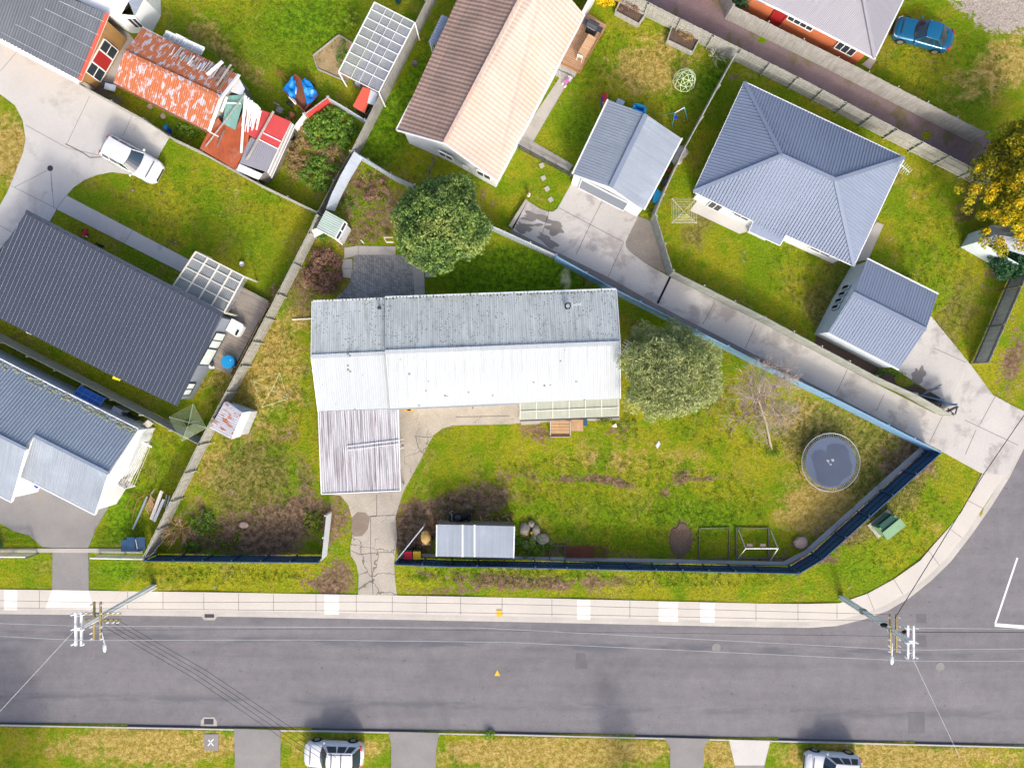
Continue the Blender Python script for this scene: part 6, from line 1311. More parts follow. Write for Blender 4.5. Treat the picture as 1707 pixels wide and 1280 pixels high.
# swing frames
t = T('a_frame_swing', 'white A-frame swing set standing over a dark ground frame', 'swing', P(1262, 912))
m = MB(); u, v = P(1243, 914, 1.7), P(1297, 914, 1.7); m.tube([u, v], .04, 6); m.build('top_bar', M['white_paint'], t)
for q, pts in ((u, ((1231, 882), (1230, 931))), (v, ((1285, 884), (1284, 934)))):
    for a in pts: m = MB(); m.tube([q, P(*a)], .03, 6); m.build('leg', M['white_paint'], t)
for x in (1246, 1268): m = MB(); c = P(x, 906); m.box((c.x, c.y, .45), (.42, .2, .04)); s = m.build('seat', M['rock_pink'], t); m = MB(); m.tube([c+Vector((-.2, 0, .45)), P(x-3, 914, 1.7)], .008, 3); m.tube([c+Vector((.2, 0, .45)), P(x+3, 914, 1.7)], .008, 3); m.build('chain', M['steel'], s)
for nm, lb, q in (('garden_edging', 'dark rectangular timber frame on the grass under the swing set', [(1227, 879), (1281, 880), (1281, 930), (1227, 930)]), ('garden_edging', 'dark rectangular timber frame on the grass right of the bare soil patch', [(1166, 880), (1216, 879), (1215, 931), (1165, 932)]), ('garden_edging', 'grey timber bed frame beside the rocks at the navy fence', [(916, 909), (942, 909), (942, 934), (916, 934)])):
    o = edge_strip(None, nm, [(x, y, .05) for x, y in q], 'timber_dark', .05, .12, closed=True); tag(o, lb, 'edging')
t = T('steel_mesh', 'rusty reinforcing mesh lying on the grass by the navy fence', 'mesh', P(980, 919)); m = MB()
m.prism(PL([(944, 911), (990, 911), (990, 931), (944, 931)]), 0, .03); m.build('backing', M['rust'], t); m = MB()
for k in range(28): a = 944+k*2.55; m.beam(P(a, 909.5, .06), P(a, 931, .06), .015, .015)
for k in range(6): y = 910+k*4.2; m.beam(P(944, y, .075), P(1013, y, .075), .015, .015)
m.build('bars', M['rust'], t)
# rocks
for lb, px, py, s, mt in (('large grey boulder at the top of the rock heap', 874.5, 882, (.38, .5, .3), 'rock'), ('small round grey rock at the top right of the rock heap', 886.5, 872.5, (.26, .24, .2), 'rock'), ('grey oval rock on the right of the heap', 894, 883.5, (.28, .4, .25), 'rock'), ('mossy pale boulder at the right end of the rock heap', 905, 898.5, (.5, .42, .32), 'rock'), ('half buried brown rock in the middle of the heap', 890, 896.5, (.25, .35, .2), 'rock'), ('flat pale rock at the bottom of the heap', 877, 907.5, (.25, .34, .16), 'rock'), ('pinkish boulder alone on the lawn by the navy fence', 1335, 904, (.5, .42, .35), 'rock_pink'), ('flat pink stone half sunk in the front garden soil', 407, 875, (.35, .25, .1), 'rock_pink')):
    m = MB(); m.blob(P(px, py, s[2]*.5), s, int(px) % 17, .16, 16, 10, 1.4); tag(m.build('rock', M[mt], None, True), lb, 'rock')
m = MB(); m.blob(P(886, 888, .15), (.13, .13, .12), 3, .1); tag(m.build('rock', M['yellow'], None), 'small yellow block between the rocks', 'block')
# bins, mixer, machine behind the lean-to
for lb, px, mt in (('wheelie bin with red lid beside the front fence', 680.5, 'bin_red'), ('wheelie bin with yellow lid beside the front fence', 695, 'bin_yellow')):
    t = T('wheelie_bin', lb, 'bin', P(px, 925)); c = P(px, 925, 1.0); m = MB(); q = .25; m.v += [Vector((c.x+x*s, c.y+y*s, z)) for z, s in ((.08, .8), (.95, 1)) for x, y in ((-.24, -.27), (.24, -.27), (.24, .27), (-.24, .27))]
    m.f += [[3, 2, 1, 0], [4, 5, 6, 7], [0, 1, 5, 4], [1, 2, 6, 5], [2, 3, 7, 6], [3, 0, 4, 7]]; m.build('body', M['green_dark'], t)
    m = MB(); m.prism([Vector((c.x+x, c.y+y, 0)) for x, y in ((-.24, -.32), (.24, -.32), (.27, -.27), (.27, .26), (-.27, .26), (-.27, -.27))], .95, 1.04); m.build('lid', M[mt], t)
    m = MB(); m.beam(c+Vector((-.22, .33, 0)), c+Vector((.22, .33, 0)), .04, .04); m.build('handle', M['dark'], t)
    for s in (-.22, .22): m = MB(); m.lathe([(.1, -.03), (.1, .03)], (c.x+s, c.y+.28, .1), 12, 'X'); m.build('wheel', M['tyre'], t)
t = T('concrete_mixer', 'small rusty yellow concrete mixer left of the lean-to shed', 'mixer', P(712, 892)); c = P(712, 890)
m = MB(); m.lathe([(.10, .62), (.34, .32), (.36, .0), (.26, -.3), (.1, -.36)], c+Vector((0, .05, .85)), 18, 'Y', R(180)); m.build('drum', mat('mixer_yellow', (.42, .28, .10), .7, .2, 3), t, True)
m = MB(); m.beam(c+Vector((-.4, -.25, .3)), c+Vector((.4, -.25, .3)), .06, .06); m.beam(c+Vector((0, -.3, .3)), c+Vector((0, .95, .35)), .05, .05); m.build('frame', M['rust'], t)
for s in (-.42, .42): m = MB(); m.lathe([(.2, -.04), (.2, .04)], c+Vector((s, -.25, .2)), 14, 'X'); m.build('wheel', M['tyre'], t)
m = MB(); m.beam(c+Vector((-.3, -.62, .5)), c+Vector((.3, -.62, .5)), .12, .1); m.build('tipping_wheel', M['rock_pink'], t)
t = T('ride_on_mower', 'black ride-on machine with grey wheels behind the lean-to shed', 'mower', P(768, 859)); c = P(768, 859)
m = MB(); m.blob(c+Vector((0, 0, .55)), (.62, .3, .3), 4, .08, 14, 8); m.build('body', M['black'], t, True); m = MB(); m.blob(c+Vector((-.15, 0, .85)), (.25, .2, .1), 2, .05); m.build('seat', M['dark'], t, True)
for dx, dy in ((-.7, .2), (-.7, -.2), (.65, .2), (.65, -.2)): m = MB(); m.lathe([(.2, -.1), (.28, -.08), (.28, .08), (.2, .1)], c+Vector((dx, dy, .28)), 16, 'X'); m.build('wheel', M['tyre'], t)
m = MB(); m.tube([c+Vector((-.6, .1, .7)), c+Vector((-.75, .35, 1.0)), c+Vector((-.5, .55, 1.0))], .02, 5); m.beam(c+Vector((-.6, -.28, .6)), c+Vector((-.6, .28, .6)), .05, .05); m.build('handlebar', M['steel'], t)
t = T('bench', 'thin grey plank bench behind the black machine', 'bench', P(760, 872)); m = MB(); m.beam(P(733, 871, .5), P(786, 872, .5), .14, .05); m.build('plank', M['timber_grey'], t); m = MB(); m.box(P(740, 871, .24), (.08, .12, .45)); m.box(P(780, 872, .24), (.08, .12, .45)); m.build('legs', M['timber_grey'], t)
r = random.Random(9)
for k in range(22):
    x, y = r.uniform(797, 856), r.uniform(856, 869); c = P(x, y); a = r.uniform(0, 3.1); d = Vector((math.cos(a), math.sin(a), r.uniform(-.1, .3)))*r.uniform(.15, .3)
    m = MB(); m.tube([c+Vector((0, 0, .08))-d, c+Vector((0, 0, .1))+d], r.uniform(.03, .06), 6); tag(m.build('firewood_log', M[r.choice(('firewood', 'timber_new', 'rust'))]), 'split firewood log scattered behind the lean-to roof', 'firewood', 'firewood behind the lean-to')
t = T('transformer_box', 'pale green steel transformer cabinet on the corner verge', 'cabinet', P(1470, 873)); c = P(1471, 872); A_ = R(39); Mx = Matrix.Rotation(A_, 3, 'Z')
def at(x, y, z): return Vector((c.x, c.y, 0))+Mx @ Vector((x, y, z))
m = MB(); m.box(at(0, 0, .55), (1.5, .85, 1.1), rz=A_); m.build('body', M['green_box'], t)
m = MB(); m.slab([at(-.8, -.62, 1.14), at(.86, -.62, 1.14), at(.86, .1, 1.24), at(-.8, .1, 1.24)], .08); m.build('lid', M['green_box'], t)
m = MB(); m.box(at(.0, .34, 1.0), (1.2, .55, .3), rz=A_); m.build('rear_cover', M['green_dark'], t)
m = MB(); m.box(at(.2, -.60, .55), (.7, .04, .9), rz=A_); m.build('door', M['green_box'], t); m = MB(); m.prism([Vector((at(x, y, 0).x, at(x, y, 0).y, 0)) for x, y in ((-.95, -.65), (.95, -.65), (.95, .6), (-.95, .6))], 0, .05); m.build('plinth', M['concrete_warm'], t)
# steps, pallet and tub under the verandah
t = T('entrance_steps', 'timber steps below the verandah roof edge', 'steps', P(935, 715)); m = MB()
for k in range(5): z = .95-.18*k; m.box(P(934, 704+k*5.3, z)-Vector((0, 0, .02)), (1.35, .2, .04))
m.build('treads', M['timber_new'], t); m = MB()
for px in (917.5, 950.5): m.beam(P(px, 700, 1.0), P(px, 727, .2), .05, .25)
m.beam(P(917, 728, .35), P(951, 728, .35), .05, .2); m.build('stringers', M['timber_grey'], t)
m = MB(); m.prism(PL([(951, 699), (971, 699), (971, 718), (951, 717)], 0), .0, .55); tag(m.build('landing', M['timber_new']), 'pale plywood platform right of the verandah steps', 'platform')
m = MB(); m.prism(PL([(972, 698), (978, 698), (978, 709), (972, 709)], 0), 0, .4); tag(m.build('storage_tub', M['navy_steel']), 'small dark blue tub beside the plywood platform', 'tub')
t = T('toy_digger', 'yellow toy on the concrete by the carport corner', 'toy', P(681, 682)); m = MB(); m.box(P(681, 683, .15), (.7, .2, .2)); m.build('body', M['yellow'], t); m = MB(); m.box(P(682, 682.5, .3), (.25, .16, .15)); m.build('cab', M['black'], t)
t = T('ladder', 'long white aluminium ladder lying across the carport roof', 'ladder', P(625, 742, 2.35)); m = MB(); u0, v0, u1, v1 = P(578, 744, 2.42), P(673, 732, 2.40), P(579, 750.5, 2.42), P(673, 738.5, 2.40)
m.beam(u0, v0, .03, .05); m.beam(u1, v1, .03, .05); m.build('rails', M['arm_white'], t); m = MB()
for k in range(15): f = (k+.5)/15; m.beam(u0.lerp(v0, f), u1.lerp(v1, f), .015, .02)
m.build('rungs', M['galv'], t)
# playthings in the toy lawn
t = T('climbing_dome', 'pale green geodesic climbing dome on the toy lawn', 'climbing frame', P(1140, 136)); c = P(1140, 136); m = MB(); Rd = .84; rings = [[c+Vector((0, 0, Rd*1.35))]]
for k, (n_, el, o_) in enumerate(((5, 62, 0), (10, 34, .3), (10, 6, 0))): rings.append([c+Vector((Rd*math.cos(R(el))*math.cos(2*math.pi*i/n_+o_), Rd*math.cos(R(el))*math.sin(2*math.pi*i/n_+o_), Rd*1.35*math.sin(R(el)))) for i in range(n_)])
for k in range(1, 4):
    a = rings[k]; n_ = len(a)
    for i in range(n_): m.tube([a[i], a[(i+1) % n_]], .022, 5)
    for p in a:
        near = sorted(rings[k-1], key=lambda q: (q-p).length)[:(1 if k == 1 else 2)]
        for q in near: m.tube([p, q], .022, 5)
m.build('tubes', M['dome_green'], t)
t = T('swing_set', 'turquoise swing set with a dark blue seat on the toy lawn', 'swing', P(1130, 195)); u, v = P(1125, 188.5, 1.5), P(1141, 179.5, 1.5); m = MB(); m.tube([u, v], .03, 6); m.build('top_bar', M['white_paint'], t)
for q, a in ((u, (1104, 191)), (u, (1120, 213)), (v, (1137, 176)), (v, (1147, 203))): m = MB(); m.tube([q, P(*a)], .028, 6); m.build('leg', M['swing_blue'], t)
m = MB(); m.blob(P(1127, 196.5, .5), (.16, .14, .1), 2, .05); s = m.build('seat', M['deep_blue'], t, True); m = MB(); m.tube([P(1126, 196, .5), P(1129, 186, 1.5)], .008, 3); m.tube([P(1128, 197, .5), P(1132, 184.5, 1.5)], .008, 3); m.build('chain', M['steel'], s)
t = T('slide', 'red and yellow toddler slide behind the grey-doored garage', 'slide', P(1007, 165)); m = MB(); m.slab([P(1003.5, 156, .2), P(1011.5, 156, .2), P(1012.5, 170, .9), P(1005, 170, .9)], .06); m.build('chute', M['red'], t); m = MB()
for k in range(3): m.beam(P(1003.5, 171+2.4*k, .8-.22*k), P(1010.5, 173+2.4*k, .8-.22*k), .05, .05)
m.build('steps', M['yellow'], t); m = MB(); m.beam(P(1003, 163, .45), P(1003, 178, .45), .05, .5); m.build('side', M['deep_blue'], t)
t = T('sandpit', 'bright turquoise square plastic sandpit at the back of the garage', 'sandpit', P(1065, 183)); m = MB(); q = PL([(1059, 175, .3), (1075.5, 180, .3), (1074, 191, .3), (1055, 183, .3)])
for a, b_ in zip(q, q[1:]+q[:1]): m.beam(a, b_, .17, .28)
m.build('rim', M['cyan'], t); m = MB(); m.prism([Vector((p.x, p.y, 0)) for p in inset(q, .1)], 0, .1); m.build('base', M['deep_blue'], t)
t = T('toy_table', 'small blue-grey toy table at the back eave of the garage', 'table', P(1034, 171)); m = MB(); m.box(P(1034, 171, .45), (.55, .4, .05), rz=R(-28)); m.build('tabletop', M['paleblue_steel'], t); m = MB(); m.box(P(1034, 171, .22), (.35, .25, .42), rz=R(-28)); m.build('base', M['steel'], t)
t = T('covered_boat', 'crumpled pale grey tarpaulin bundle between the garage and capped fence', 'tarp', P(1132, 259)); m = MB(); m.blob(P(1133, 259, .3), (.75, .42, .38), 6, .2, 18, 10, 1.8); M_ = Matrix.Rotation(R(58), 3, 'Z'); cc = P(1133, 259, .3); m.v = [cc+M_ @ (v-cc) for v in m.v]; m.build('tarp', M['tarp_grey'], t); t.name = 'tarpaulin_bundle'
m = MB(); m.blob(P(1110, 302.5, .3), (.42, .26, .32), 3, .1); cc = P(1110, 302.5, .3); m.v = [cc+M_ @ (v-cc) for v in m.v]; tag(m.build('black_bag', M['dark'], None, True), 'black bag in the narrow gap beside the garage', 'bag')
m = MB(); m.blob(P(1115, 284, .15), (.3, .2, .15), 5, .2); tag(m.build('rusty_bucket', M['rust'], None, True), 'rust coloured lump on the soil beside the garage', 'bucket')
t = T('paddling_pool', 'bright blue plastic pool shell tilted against the garage wall', 'pool', P(1091, 330)); m = MB(); q = [(1086, 340), (1087, 328), (1093, 318), (1098.5, 324), (1098, 334), (1092, 341)]; m.prism(PL([(x, y) for x, y in q]), .35, .55); m.build('shell', M['cyan'], t)
t = T('ladder', 'dark timber ladder on the ground by the capped fence', 'ladder', P(1097, 335)); m = MB(); u0, v0, u1, v1 = P(1086, 358, .1), P(1107, 313, .1), P(1089, 360, .1), P(1110, 315, .1); m.beam(u0, v0, .06, .06); m.beam(u1, v1, .06, .06); m.build('rails', M['timber_grey'], t); m = MB(); [m.beam(u0.lerp(v0, (k+.5)/7), u1.lerp(v1, (k+.5)/7), .04, .03) for k in range(7)]; m.build('rungs', M['timber_grey'], t)
t = T('garden_ornament', 'white and orange garden ornament at the corner of the turning bay', 'ornament', P(881, 325)); m = MB(); m.lathe([(.12, 0), (.08, .3), (.14, .35), (.05, .5)], P(881, 326), 10); m.build('stand', M['white_paint'], t); m = MB(); m.blob(P(880, 324, .5), (.1, .1, .1), 2, .1); m.build('top', M['timber_orange'], t)
m = MB(); m.prism(PL([(876, 334), (879, 336), (853, 381), (848, 378)]), 0, .35); tag(m.build('kerb_wall', M['concrete_warm']), 'low pale concrete kerb wall at the end of the turning bay', 'wall')
for (px, py), w_ in zip(((903, 276), (906, 297), (912, 315), (918, 333)), ('topmost', 'second from the top', 'third from the top', 'lowest')): m = MB(); m.box(P(px, py, .01), (.34, .34, .05), rz=R(20+px)); tag(m.build('stepping_stone', M['concrete_warm']), w_+' of four square stepping stones east of the tiled house', 'stone', 'stepping stones by the tiled house')
# planters
for lb, q in (('left timber planter box against the lane fence', [(1034, 2), (1026, 19), (1065, 40), (1076, 24)]), ('right timber planter box against the lane fence', [(1123, 38), (1113, 67), (1155, 87), (1170, 58)])):
    t = T('planter_box', lb, 'planter', P(*q[0])); g = PL(q, .5); m = MB()
    for a, b_ in zip(g, g[1:]+g[:1]): m.beam(Vector((a.x, a.y, .25)), Vector((b_.x, b_.y, .25)), .09, .5)
    m.build('sides', M['timber_grey'], t); m = MB(); m.prism([Vector((p.x, p.y, 0)) for p in inset(g, .06)], 0, .36); m.build('soil', M['soil'], t)
# trailer with tarpaulin
t = T('trailer', 'rusty trailer with torn blue tarpaulin on the lawn below the greenhouse', 'trailer', P(500, 155)); g = PL([(492, 124, .75), (528, 156, .75), (507, 185, .75), (471, 150, .75)])
m = MB()
for a, b_ in zip(g, g[1:]+g[:1]): m.beam(Vector((a.x, a.y, .55)), Vector((b_.x, b_.y, .55)), .05, .42)
m.build('sides', M['rust'], t); m = MB(); m.prism([Vector((p.x, p.y, 0)) for p in g], .3, .38); m.build('floor', mat('trailer_floor', (.22, .085, .05), .85, .2), t)
m = MB(); a, b_ = P(480, 137, .4), P(460, 117, .4); m.beam(a, b_, .06, .06); m.beam(P(487, 129, .4), b_, .05, .05); m.beam(P(473, 146, .4), b_, .05, .05); m.build('drawbar', M['rust'], t)
for px, py in ((519, 140), (483, 175)): m = MB(); m.lathe([(.2, -.08), (.29, -.07), (.29, .07), (.2, .08)], P(px, py, .3), 16, 'Y', R(-42)); m.build('wheel', M['tyre'], t)
m = MB(); m.prism(PL([(486, 169), (489, 167), (499, 177), (496, 180)]), .5, .75); m.build('mudguard', M['white_paint'], t)
def drape(pts, seed, name, lbl, amp=.14):
    g0 = PL(pts); q = MB(); n_ = 9; vs = {}
    for i in range(n_+1):
        for j in range(n_+1):
            u, v = i/n_, j/n_; p = g0[0].lerp(g0[1], u).lerp(g0[3].lerp(g0[2], u), v); k = amp*2*noise.noise(Vector((u*3.1+seed, v*3.3, seed))); vs[i, j] = p+Vector((k*.5, k*.4, k))
    for i in range(n_):
        for j in range(n_): q.poly([vs[i, j], vs[i+1, j], vs[i+1, j+1], vs[i, j+1]])
    return tag(q.build(name, M['tarp_blue'], None, True), lbl, 'tarpaulin')
drape([(489, 127, 1.0), (496, 147, .9), (491, 167, .95), (469, 150, .9)], 2, 'tarpaulin', 'bright blue tarpaulin over the near end of the rusty trailer')
drape([(501, 130, 1.0), (517, 135, .8), (533, 160, .7), (512, 176, .9)], 5, 'tarpaulin', 'dark blue tarpaulin strip along the far side of the rusty trailer')
m = MB(); m.prism(PL([(565, 60), (523, 93), (530, 116), (579, 137), (586, 122), (566, 112), (590, 75)]), -.1, .03); struct(m.build('garden_bed', M['straw']))
o = edge_strip(None, 'bed_edging', [(590, 74, .06), (565, 59, .06), (522, 93, .06), (530, 116, .06), (579, 137, .06)], 'timber_grey', .07, .14); tag(o, 'timber edging round the straw covered bed beside the greenhouse', 'edging')
bush('garden_shrub', 'green plants along the greenhouse side of the straw bed', 571, 96, 7, 24, .4, 'leaf_green', 20, 30, .06, 51)
m = MB(); m.lathe([(.16, 0), (.27, .5), (.29, .5), (.25, .45), (.1, .1)], P(490, 232), 18); tag(m.build('plastic_tub', M['dark'], None, True), 'black round tub at the end of the patchwork shed', 'tub')
m = MB(); m.lathe([(.2, 0), (.24, .75), (.25, .75), (.22, .7)], P(664, 3), 16); tag(m.build('barrel', M['tank_blue'], None, True), 'bright blue barrel at the top edge behind the greenhouse', 'barrel')
for lb, px, py, s, mt in (('blue plastic basin in the narrow garden below the rusty shed', 279, 214, .2, 'tank_blue'), ('deep blue small bucket beside the blue basin', 285, 220, .14, 'deep_blue'), ('white bucket in the weedy garden', 511, 221, .16, 'white_paint'), ('small white pail in the weedy garden, right of the bucket', 519, 229, .12, 'white_paint'), ('white square lid on the lawn beside the white framed pergola', 405, 441, .18, 'white_paint'), ('dark round plant ring on the grass by the brown tiled roof', 692, 108, .22, 'timber_dark'), ('terracotta pot at the corner of the red fence', 547, 172, .2, 'timber_orange')):
    m = MB(); m.lathe([(s*.75, 0), (s, .22), (s*1.05, .22), (s*.9, .18), (s*.3, .08)], P(px, py), 14); tag(m.build({'t': 'pot', 'd': 'plant_ring'}.get(lb[0], 'bucket'), M[mt], None, True), lb, 'container')
for k, (px, py) in enumerate(((250, 178), (272, 194))): m = MB(); m.lathe([(.2, 0), (.2, .03)], P(px, py), 8); tag(m.build('stepping_stone', M['rock_pink']), ('left', 'right')[k]+' one of two pale round stepping stones below the rusty shed', 'stone', 'stepping stones below the rusty shed')
t = T('toy_car', 'small red ride-on toy on the grass beside the dark ribbed roof', 'toy', P(142, 388)); m = MB(); m.box(P(142, 388, .25), (.22, .5, .22), rz=R(-15)); m.build('body', M['red'], t); m = MB(); m.box(P(142, 394, .2), (.3, .1, .12), rz=R(-15)); m.build('bumper', M['galv'], t)
for dx in (-.16, .16):
    for dy in (-.16, .16): m = MB(); m.lathe([(.09, -.03), (.09, .03)], P(142, 388, .09)+Vector((dx, dy, 0)), 10, 'X'); m.build('wheel', M['tyre'], t)
m = MB(); m.beam(P(160, 406, .1), P(172, 411, .1), .12, .15); tag(m.build('garden_hose', M['black']), 'black bundle on the grass along the upper edge of the dark ribbed roof', 'bundle')
m = MB(); m.slab(PL([(189, 626, 1.2), (202, 631, 1.2), (199, 635, 1.1), (187, 631, 1.1)]), .03); tag(m.build('plastic_board', mat('sign_yellow', (.85, .65, .01), .6)), 'bright yellow panel sticking out below the dark ribbed roof', 'panel')
m = MB(); m.beam(P(44, 553, 2.6), P(53, 557, 2.6), .1, .06); tag(m.build('downpipe', M['white_paint']), 'short white pipe at the lower edge of the dark ribbed roof', 'pipe')
m = MB(); m.slab([P(1093, 743, .02), P(1098, 734, .02), P(1101, 740, .03), P(1096, 748, .02)], .01); tag(m.build('plastic_scrap', M['galv']), 'crumpled white plastic scrap on the middle of the back lawn', 'litter')
m = MB(); m.slab([P(1020, 711, .1), P(1027, 706, .3), P(1028, 712, .1)], .02); tag(m.build('paper_scrap', M['white_paint']), 'white sheet scrap beside the verandah end', 'litter')
m = MB(); m.prism(PL([(868, 702), (900, 701), (900, 706), (869, 708)]), 0, .12); tag(m.build('concrete_step', M['concrete_warm']), 'low pale step under the left end of the verandah roof', 'step')
t = T('bench', 'small pale timber seat frame under the round tree', 'seat', P(648, 402)); m = MB(); a, b_ = P(640, 396, .5), P(655, 396, .5); m.beam(a, b_, .06, .06); m.beam(a, P(644, 404, .5), .06, .06); m.beam(P(644, 404, .5), P(656, 404, .5), .1, .05); m.build('frame', M['cream_paint'], t)
for px, py, L, an, lb in ((565, 441, .4, -40, 'pale offcut of timber beside the paved courtyard'), (604, 403, .35, -50, 'white plastic offcut above the paved courtyard'), (240, 737, 1.0, 8, 'orange timber length by the white wall clothesline'), (505, 532, 1.6, 3, 'weathered plank edge on the lawn left of the garage wing')):
    c = P(px, py, .06); d = Vector((math.cos(R(an)), math.sin(R(an)), 0))*L/2; m = MB(); m.beam(c-d, c+d, .09, .05); tag(m.build('timber_offcut', M['timber_new' if 'orange' in lb else 'cream_paint']), lb, 'timber')

# ---------------------------------------------------------------- stacked timber and scrap
def stick(name, label, cat, a, b_, w_, h_, mt, group=None):
    m = MB(); m.beam(P(*a), P(*b_), w_, h_); return tag(m.build(name, M[mt]), label, cat, group)
r = random.Random(31)
for k in range(26):     # along the back slope of the rusty gable roof
    f = k/26; x, y = 283+72*f+r.uniform(-3, 3), 88+34*f+r.uniform(-3, 3); L = r.uniform(10, 22); an = R(58+r.uniform(-9, 9)); dx, dy = math.cos(an)*L/2, -math.sin(an)*L/2
    z = 2.55+r.random()*.08
    stick('timber_length', 'thin grey or white timber length heaped on the back slope of the rusty shed roof', 'timber', (x-dx+8, y-dy, z+.18), (x+dx+8, y+dy, z-.08), r.uniform(.03, .08), .04, r.choice(('timber_grey', 'white_paint', 'timber_grey', 'galv', 'paleblue_steel')), 'timber heaped on the rusty shed')
for k, (a, b_, w_, mt) in enumerate((((356, 134, 2.9), (376, 110, 2.6), .12, 'timber_dark'), ((361, 143, 2.95), (385, 108, 2.6), .11, 'timber_grey'), ((364, 150, 2.95), (388, 115, 2.6), .11, 'bark'), ((345, 125, 2.85), (371, 103, 2.55), .22, 'white_paint'))):
    stick('roof_plank', ('thick dark plank', 'thick grey plank, longest of three', 'thick brown plank nearest the gable', 'broad white plank')[k]+' lying on the right end of the rusty shed roof', 'plank', a, b_, w_, .08, mt)
for k, (a, b_, c, d) in enumerate((((278, 52), (296, 60), (290, 71), (272, 62)), ((294, 57), (312, 66), (305, 78), (288, 69)), ((308, 65), (341, 80), (335, 92), (302, 77)))):
    t = T('window_frame', ('leftmost', 'middle', 'rightmost')[k]+' of three white window frames leaning behind the rusty shed', 'window frame', P(*a)); q = [P(a[0], a[1], 1.9), P(b_[0], b_[1], 1.9), P(c[0], c[1], 1.6), P(d[0], d[1], 1.6)]; m = MB()
    for u, v in zip(q, q[1:]+q[:1]): m.beam(u, v, .07, .05)
    m.beam(q[0].lerp(q[1], .5), q[3].lerp(q[2], .5), .05, .04); m.build('frame', M['white_paint'], t); m = MB(); m.slab([p-Vector((0, 0, .01)) for p in q], .01); m.build('pane', M['wall_pale'], t)
for k in range(24):    # white fascia boards heaped on the patchwork shed
    f = k/24; x = 408+f*28; top = 158+f*26+r.uniform(-4, 4); ln = r.uniform(26, 60)*(1-f*.35); sl = r.uniform(-.14, -.02)-f*.12
    stick('white_board', 'long white board in the heap on the patchwork shed roof', 'board', (x, top, 2.32+r.random()*.12), (x+sl*ln, top+ln, 2.22+r.random()*.06), r.uniform(.05, .11), .04, 'white_paint', 'white boards on the patchwork shed')
stick('long_white_board', 'longest white board, reaching far down over the rust sheet', 'board', (409, 160, 2.5), (402, 255, 2.15), .16, .05, 'white_paint')
stick('long_white_board', 'long pale board crossing the green and rust sheets diagonally', 'board', (407, 160, 2.45), (343, 244, 2.1), .08, .05, 'timber_grey')
stick('long_white_board', 'broad pale board lying between the rust and red sheets', 'board', (456, 186, 2.4), (411, 267, 2.05), .13, .08, 'timber_grey')
stick('long_white_board', 'short white board across the green sheet', 'board', (377, 172, 2.3), (401, 173, 2.3), .08, .05, 'white_paint')
stick('long_white_board', 'short pale board at the left corner of the rust sheet', 'board', (345, 218, 2.2), (364, 228, 2.2), .06, .05, 'white_paint')
stick('long_white_board', 'stubby grey board standing out on the rust sheet', 'board', (374, 217, 2.2), (362, 246, 2.1), .08, .06, 'timber_dark')
stick('long_white_board', 'broad white board beside the gable end of the rusty shed', 'board', (378, 162, 2.4), (369, 187, 2.4), .18, .05, 'white_paint')
for k in range(7): stick('stacked_pipe', 'long white pipe stacked along the outer wall of the patchwork shed', 'pipe', (484+1.3*k, 203+1.2*k, 1.75-.12*k), (446+1.1*k, 288+1.5*k, 1.6-.12*k), .06, .05, ('white_paint', 'galv', 'timber_grey')[k % 3], 'pipes along the patchwork shed')
t = T('dining_chair', 'grey wooden chair on the lawn behind the red roof sheet', 'chair', P(470, 188)); m = MB(); c = P(469, 187); m.box((c.x, c.y, .42), (.45, .42, .04), rz=R(-25)); m.build('seat', M['timber_grey'], t); m = MB(); m.box((c.x-.05, c.y+.22, .75), (.45, .04, .4), rz=R(-25)); m.build('backrest', M['timber_grey'], t)
for sx in (-.18, .18):
    for sy in (-.17, .17): m = MB(); m.box((c.x+sx, c.y+sy, .2), (.04, .04, .4)); m.build('leg', M['timber_grey'], t)
m = MB(); m.blob(P(486, 192, .25), (.22, .26, .22), 3, .25, 10, 7); m.blob(P(479, 199, .2), (.26, .18, .18), 5, .25, 10, 7); tag(m.build('orange_sack', M['timber_orange'], None, True), 'orange sacks heaped on the grass behind the red roof sheet', 'sack')
# scrap on the lower left lawn
t = T('metal_frame', 'rusty orange folding frame lying on the lower left lawn', 'frame', P(225, 840)); m = MB()
for a, b_ in (((221, 822), (210, 846)), ((210, 847), (222, 854)), ((222, 822), (240, 827)), ((229, 832), (219, 870)), ((222, 854), (229, 832)), ((223, 830), (229, 832)), ((229, 832), (241, 825)), ((221, 822), (229, 832)), ((229, 832), (237, 836)), ((241, 825), (249, 823))): m.tube([P(*a, .15), P(*b_, .25)], .022, 5)
m.build('tubes', M['timber_orange'], t)
stick('steel_beam', 'long grey-green steel beam lying on the lower left lawn', 'beam', (246, 827, .12), (222, 882, .12), .13, .12, 'steel')
stick('timber_length', 'thin timber pole at the top of the scrap heap', 'pole', (250, 826, .3), (258, 815, .3), .06, .05, 'timber_grey')
t = T('wooden_crate', 'slatted timber crate in the scrap heap by the paling fence', 'crate', P(251, 840)); m = MB()
for k in range(6): m.beam(P(243+2.3*k, 847+1.8*k, .4), P(252+1.0*k, 826+3.2*k, .4), .05, .05)
m.beam(P(243, 846, .36), P(248, 856, .36), .06, .06); m.beam(P(252, 827, .36), P(258, 834, .36), .06, .06); m.build('slats', M['timber_new'], t)
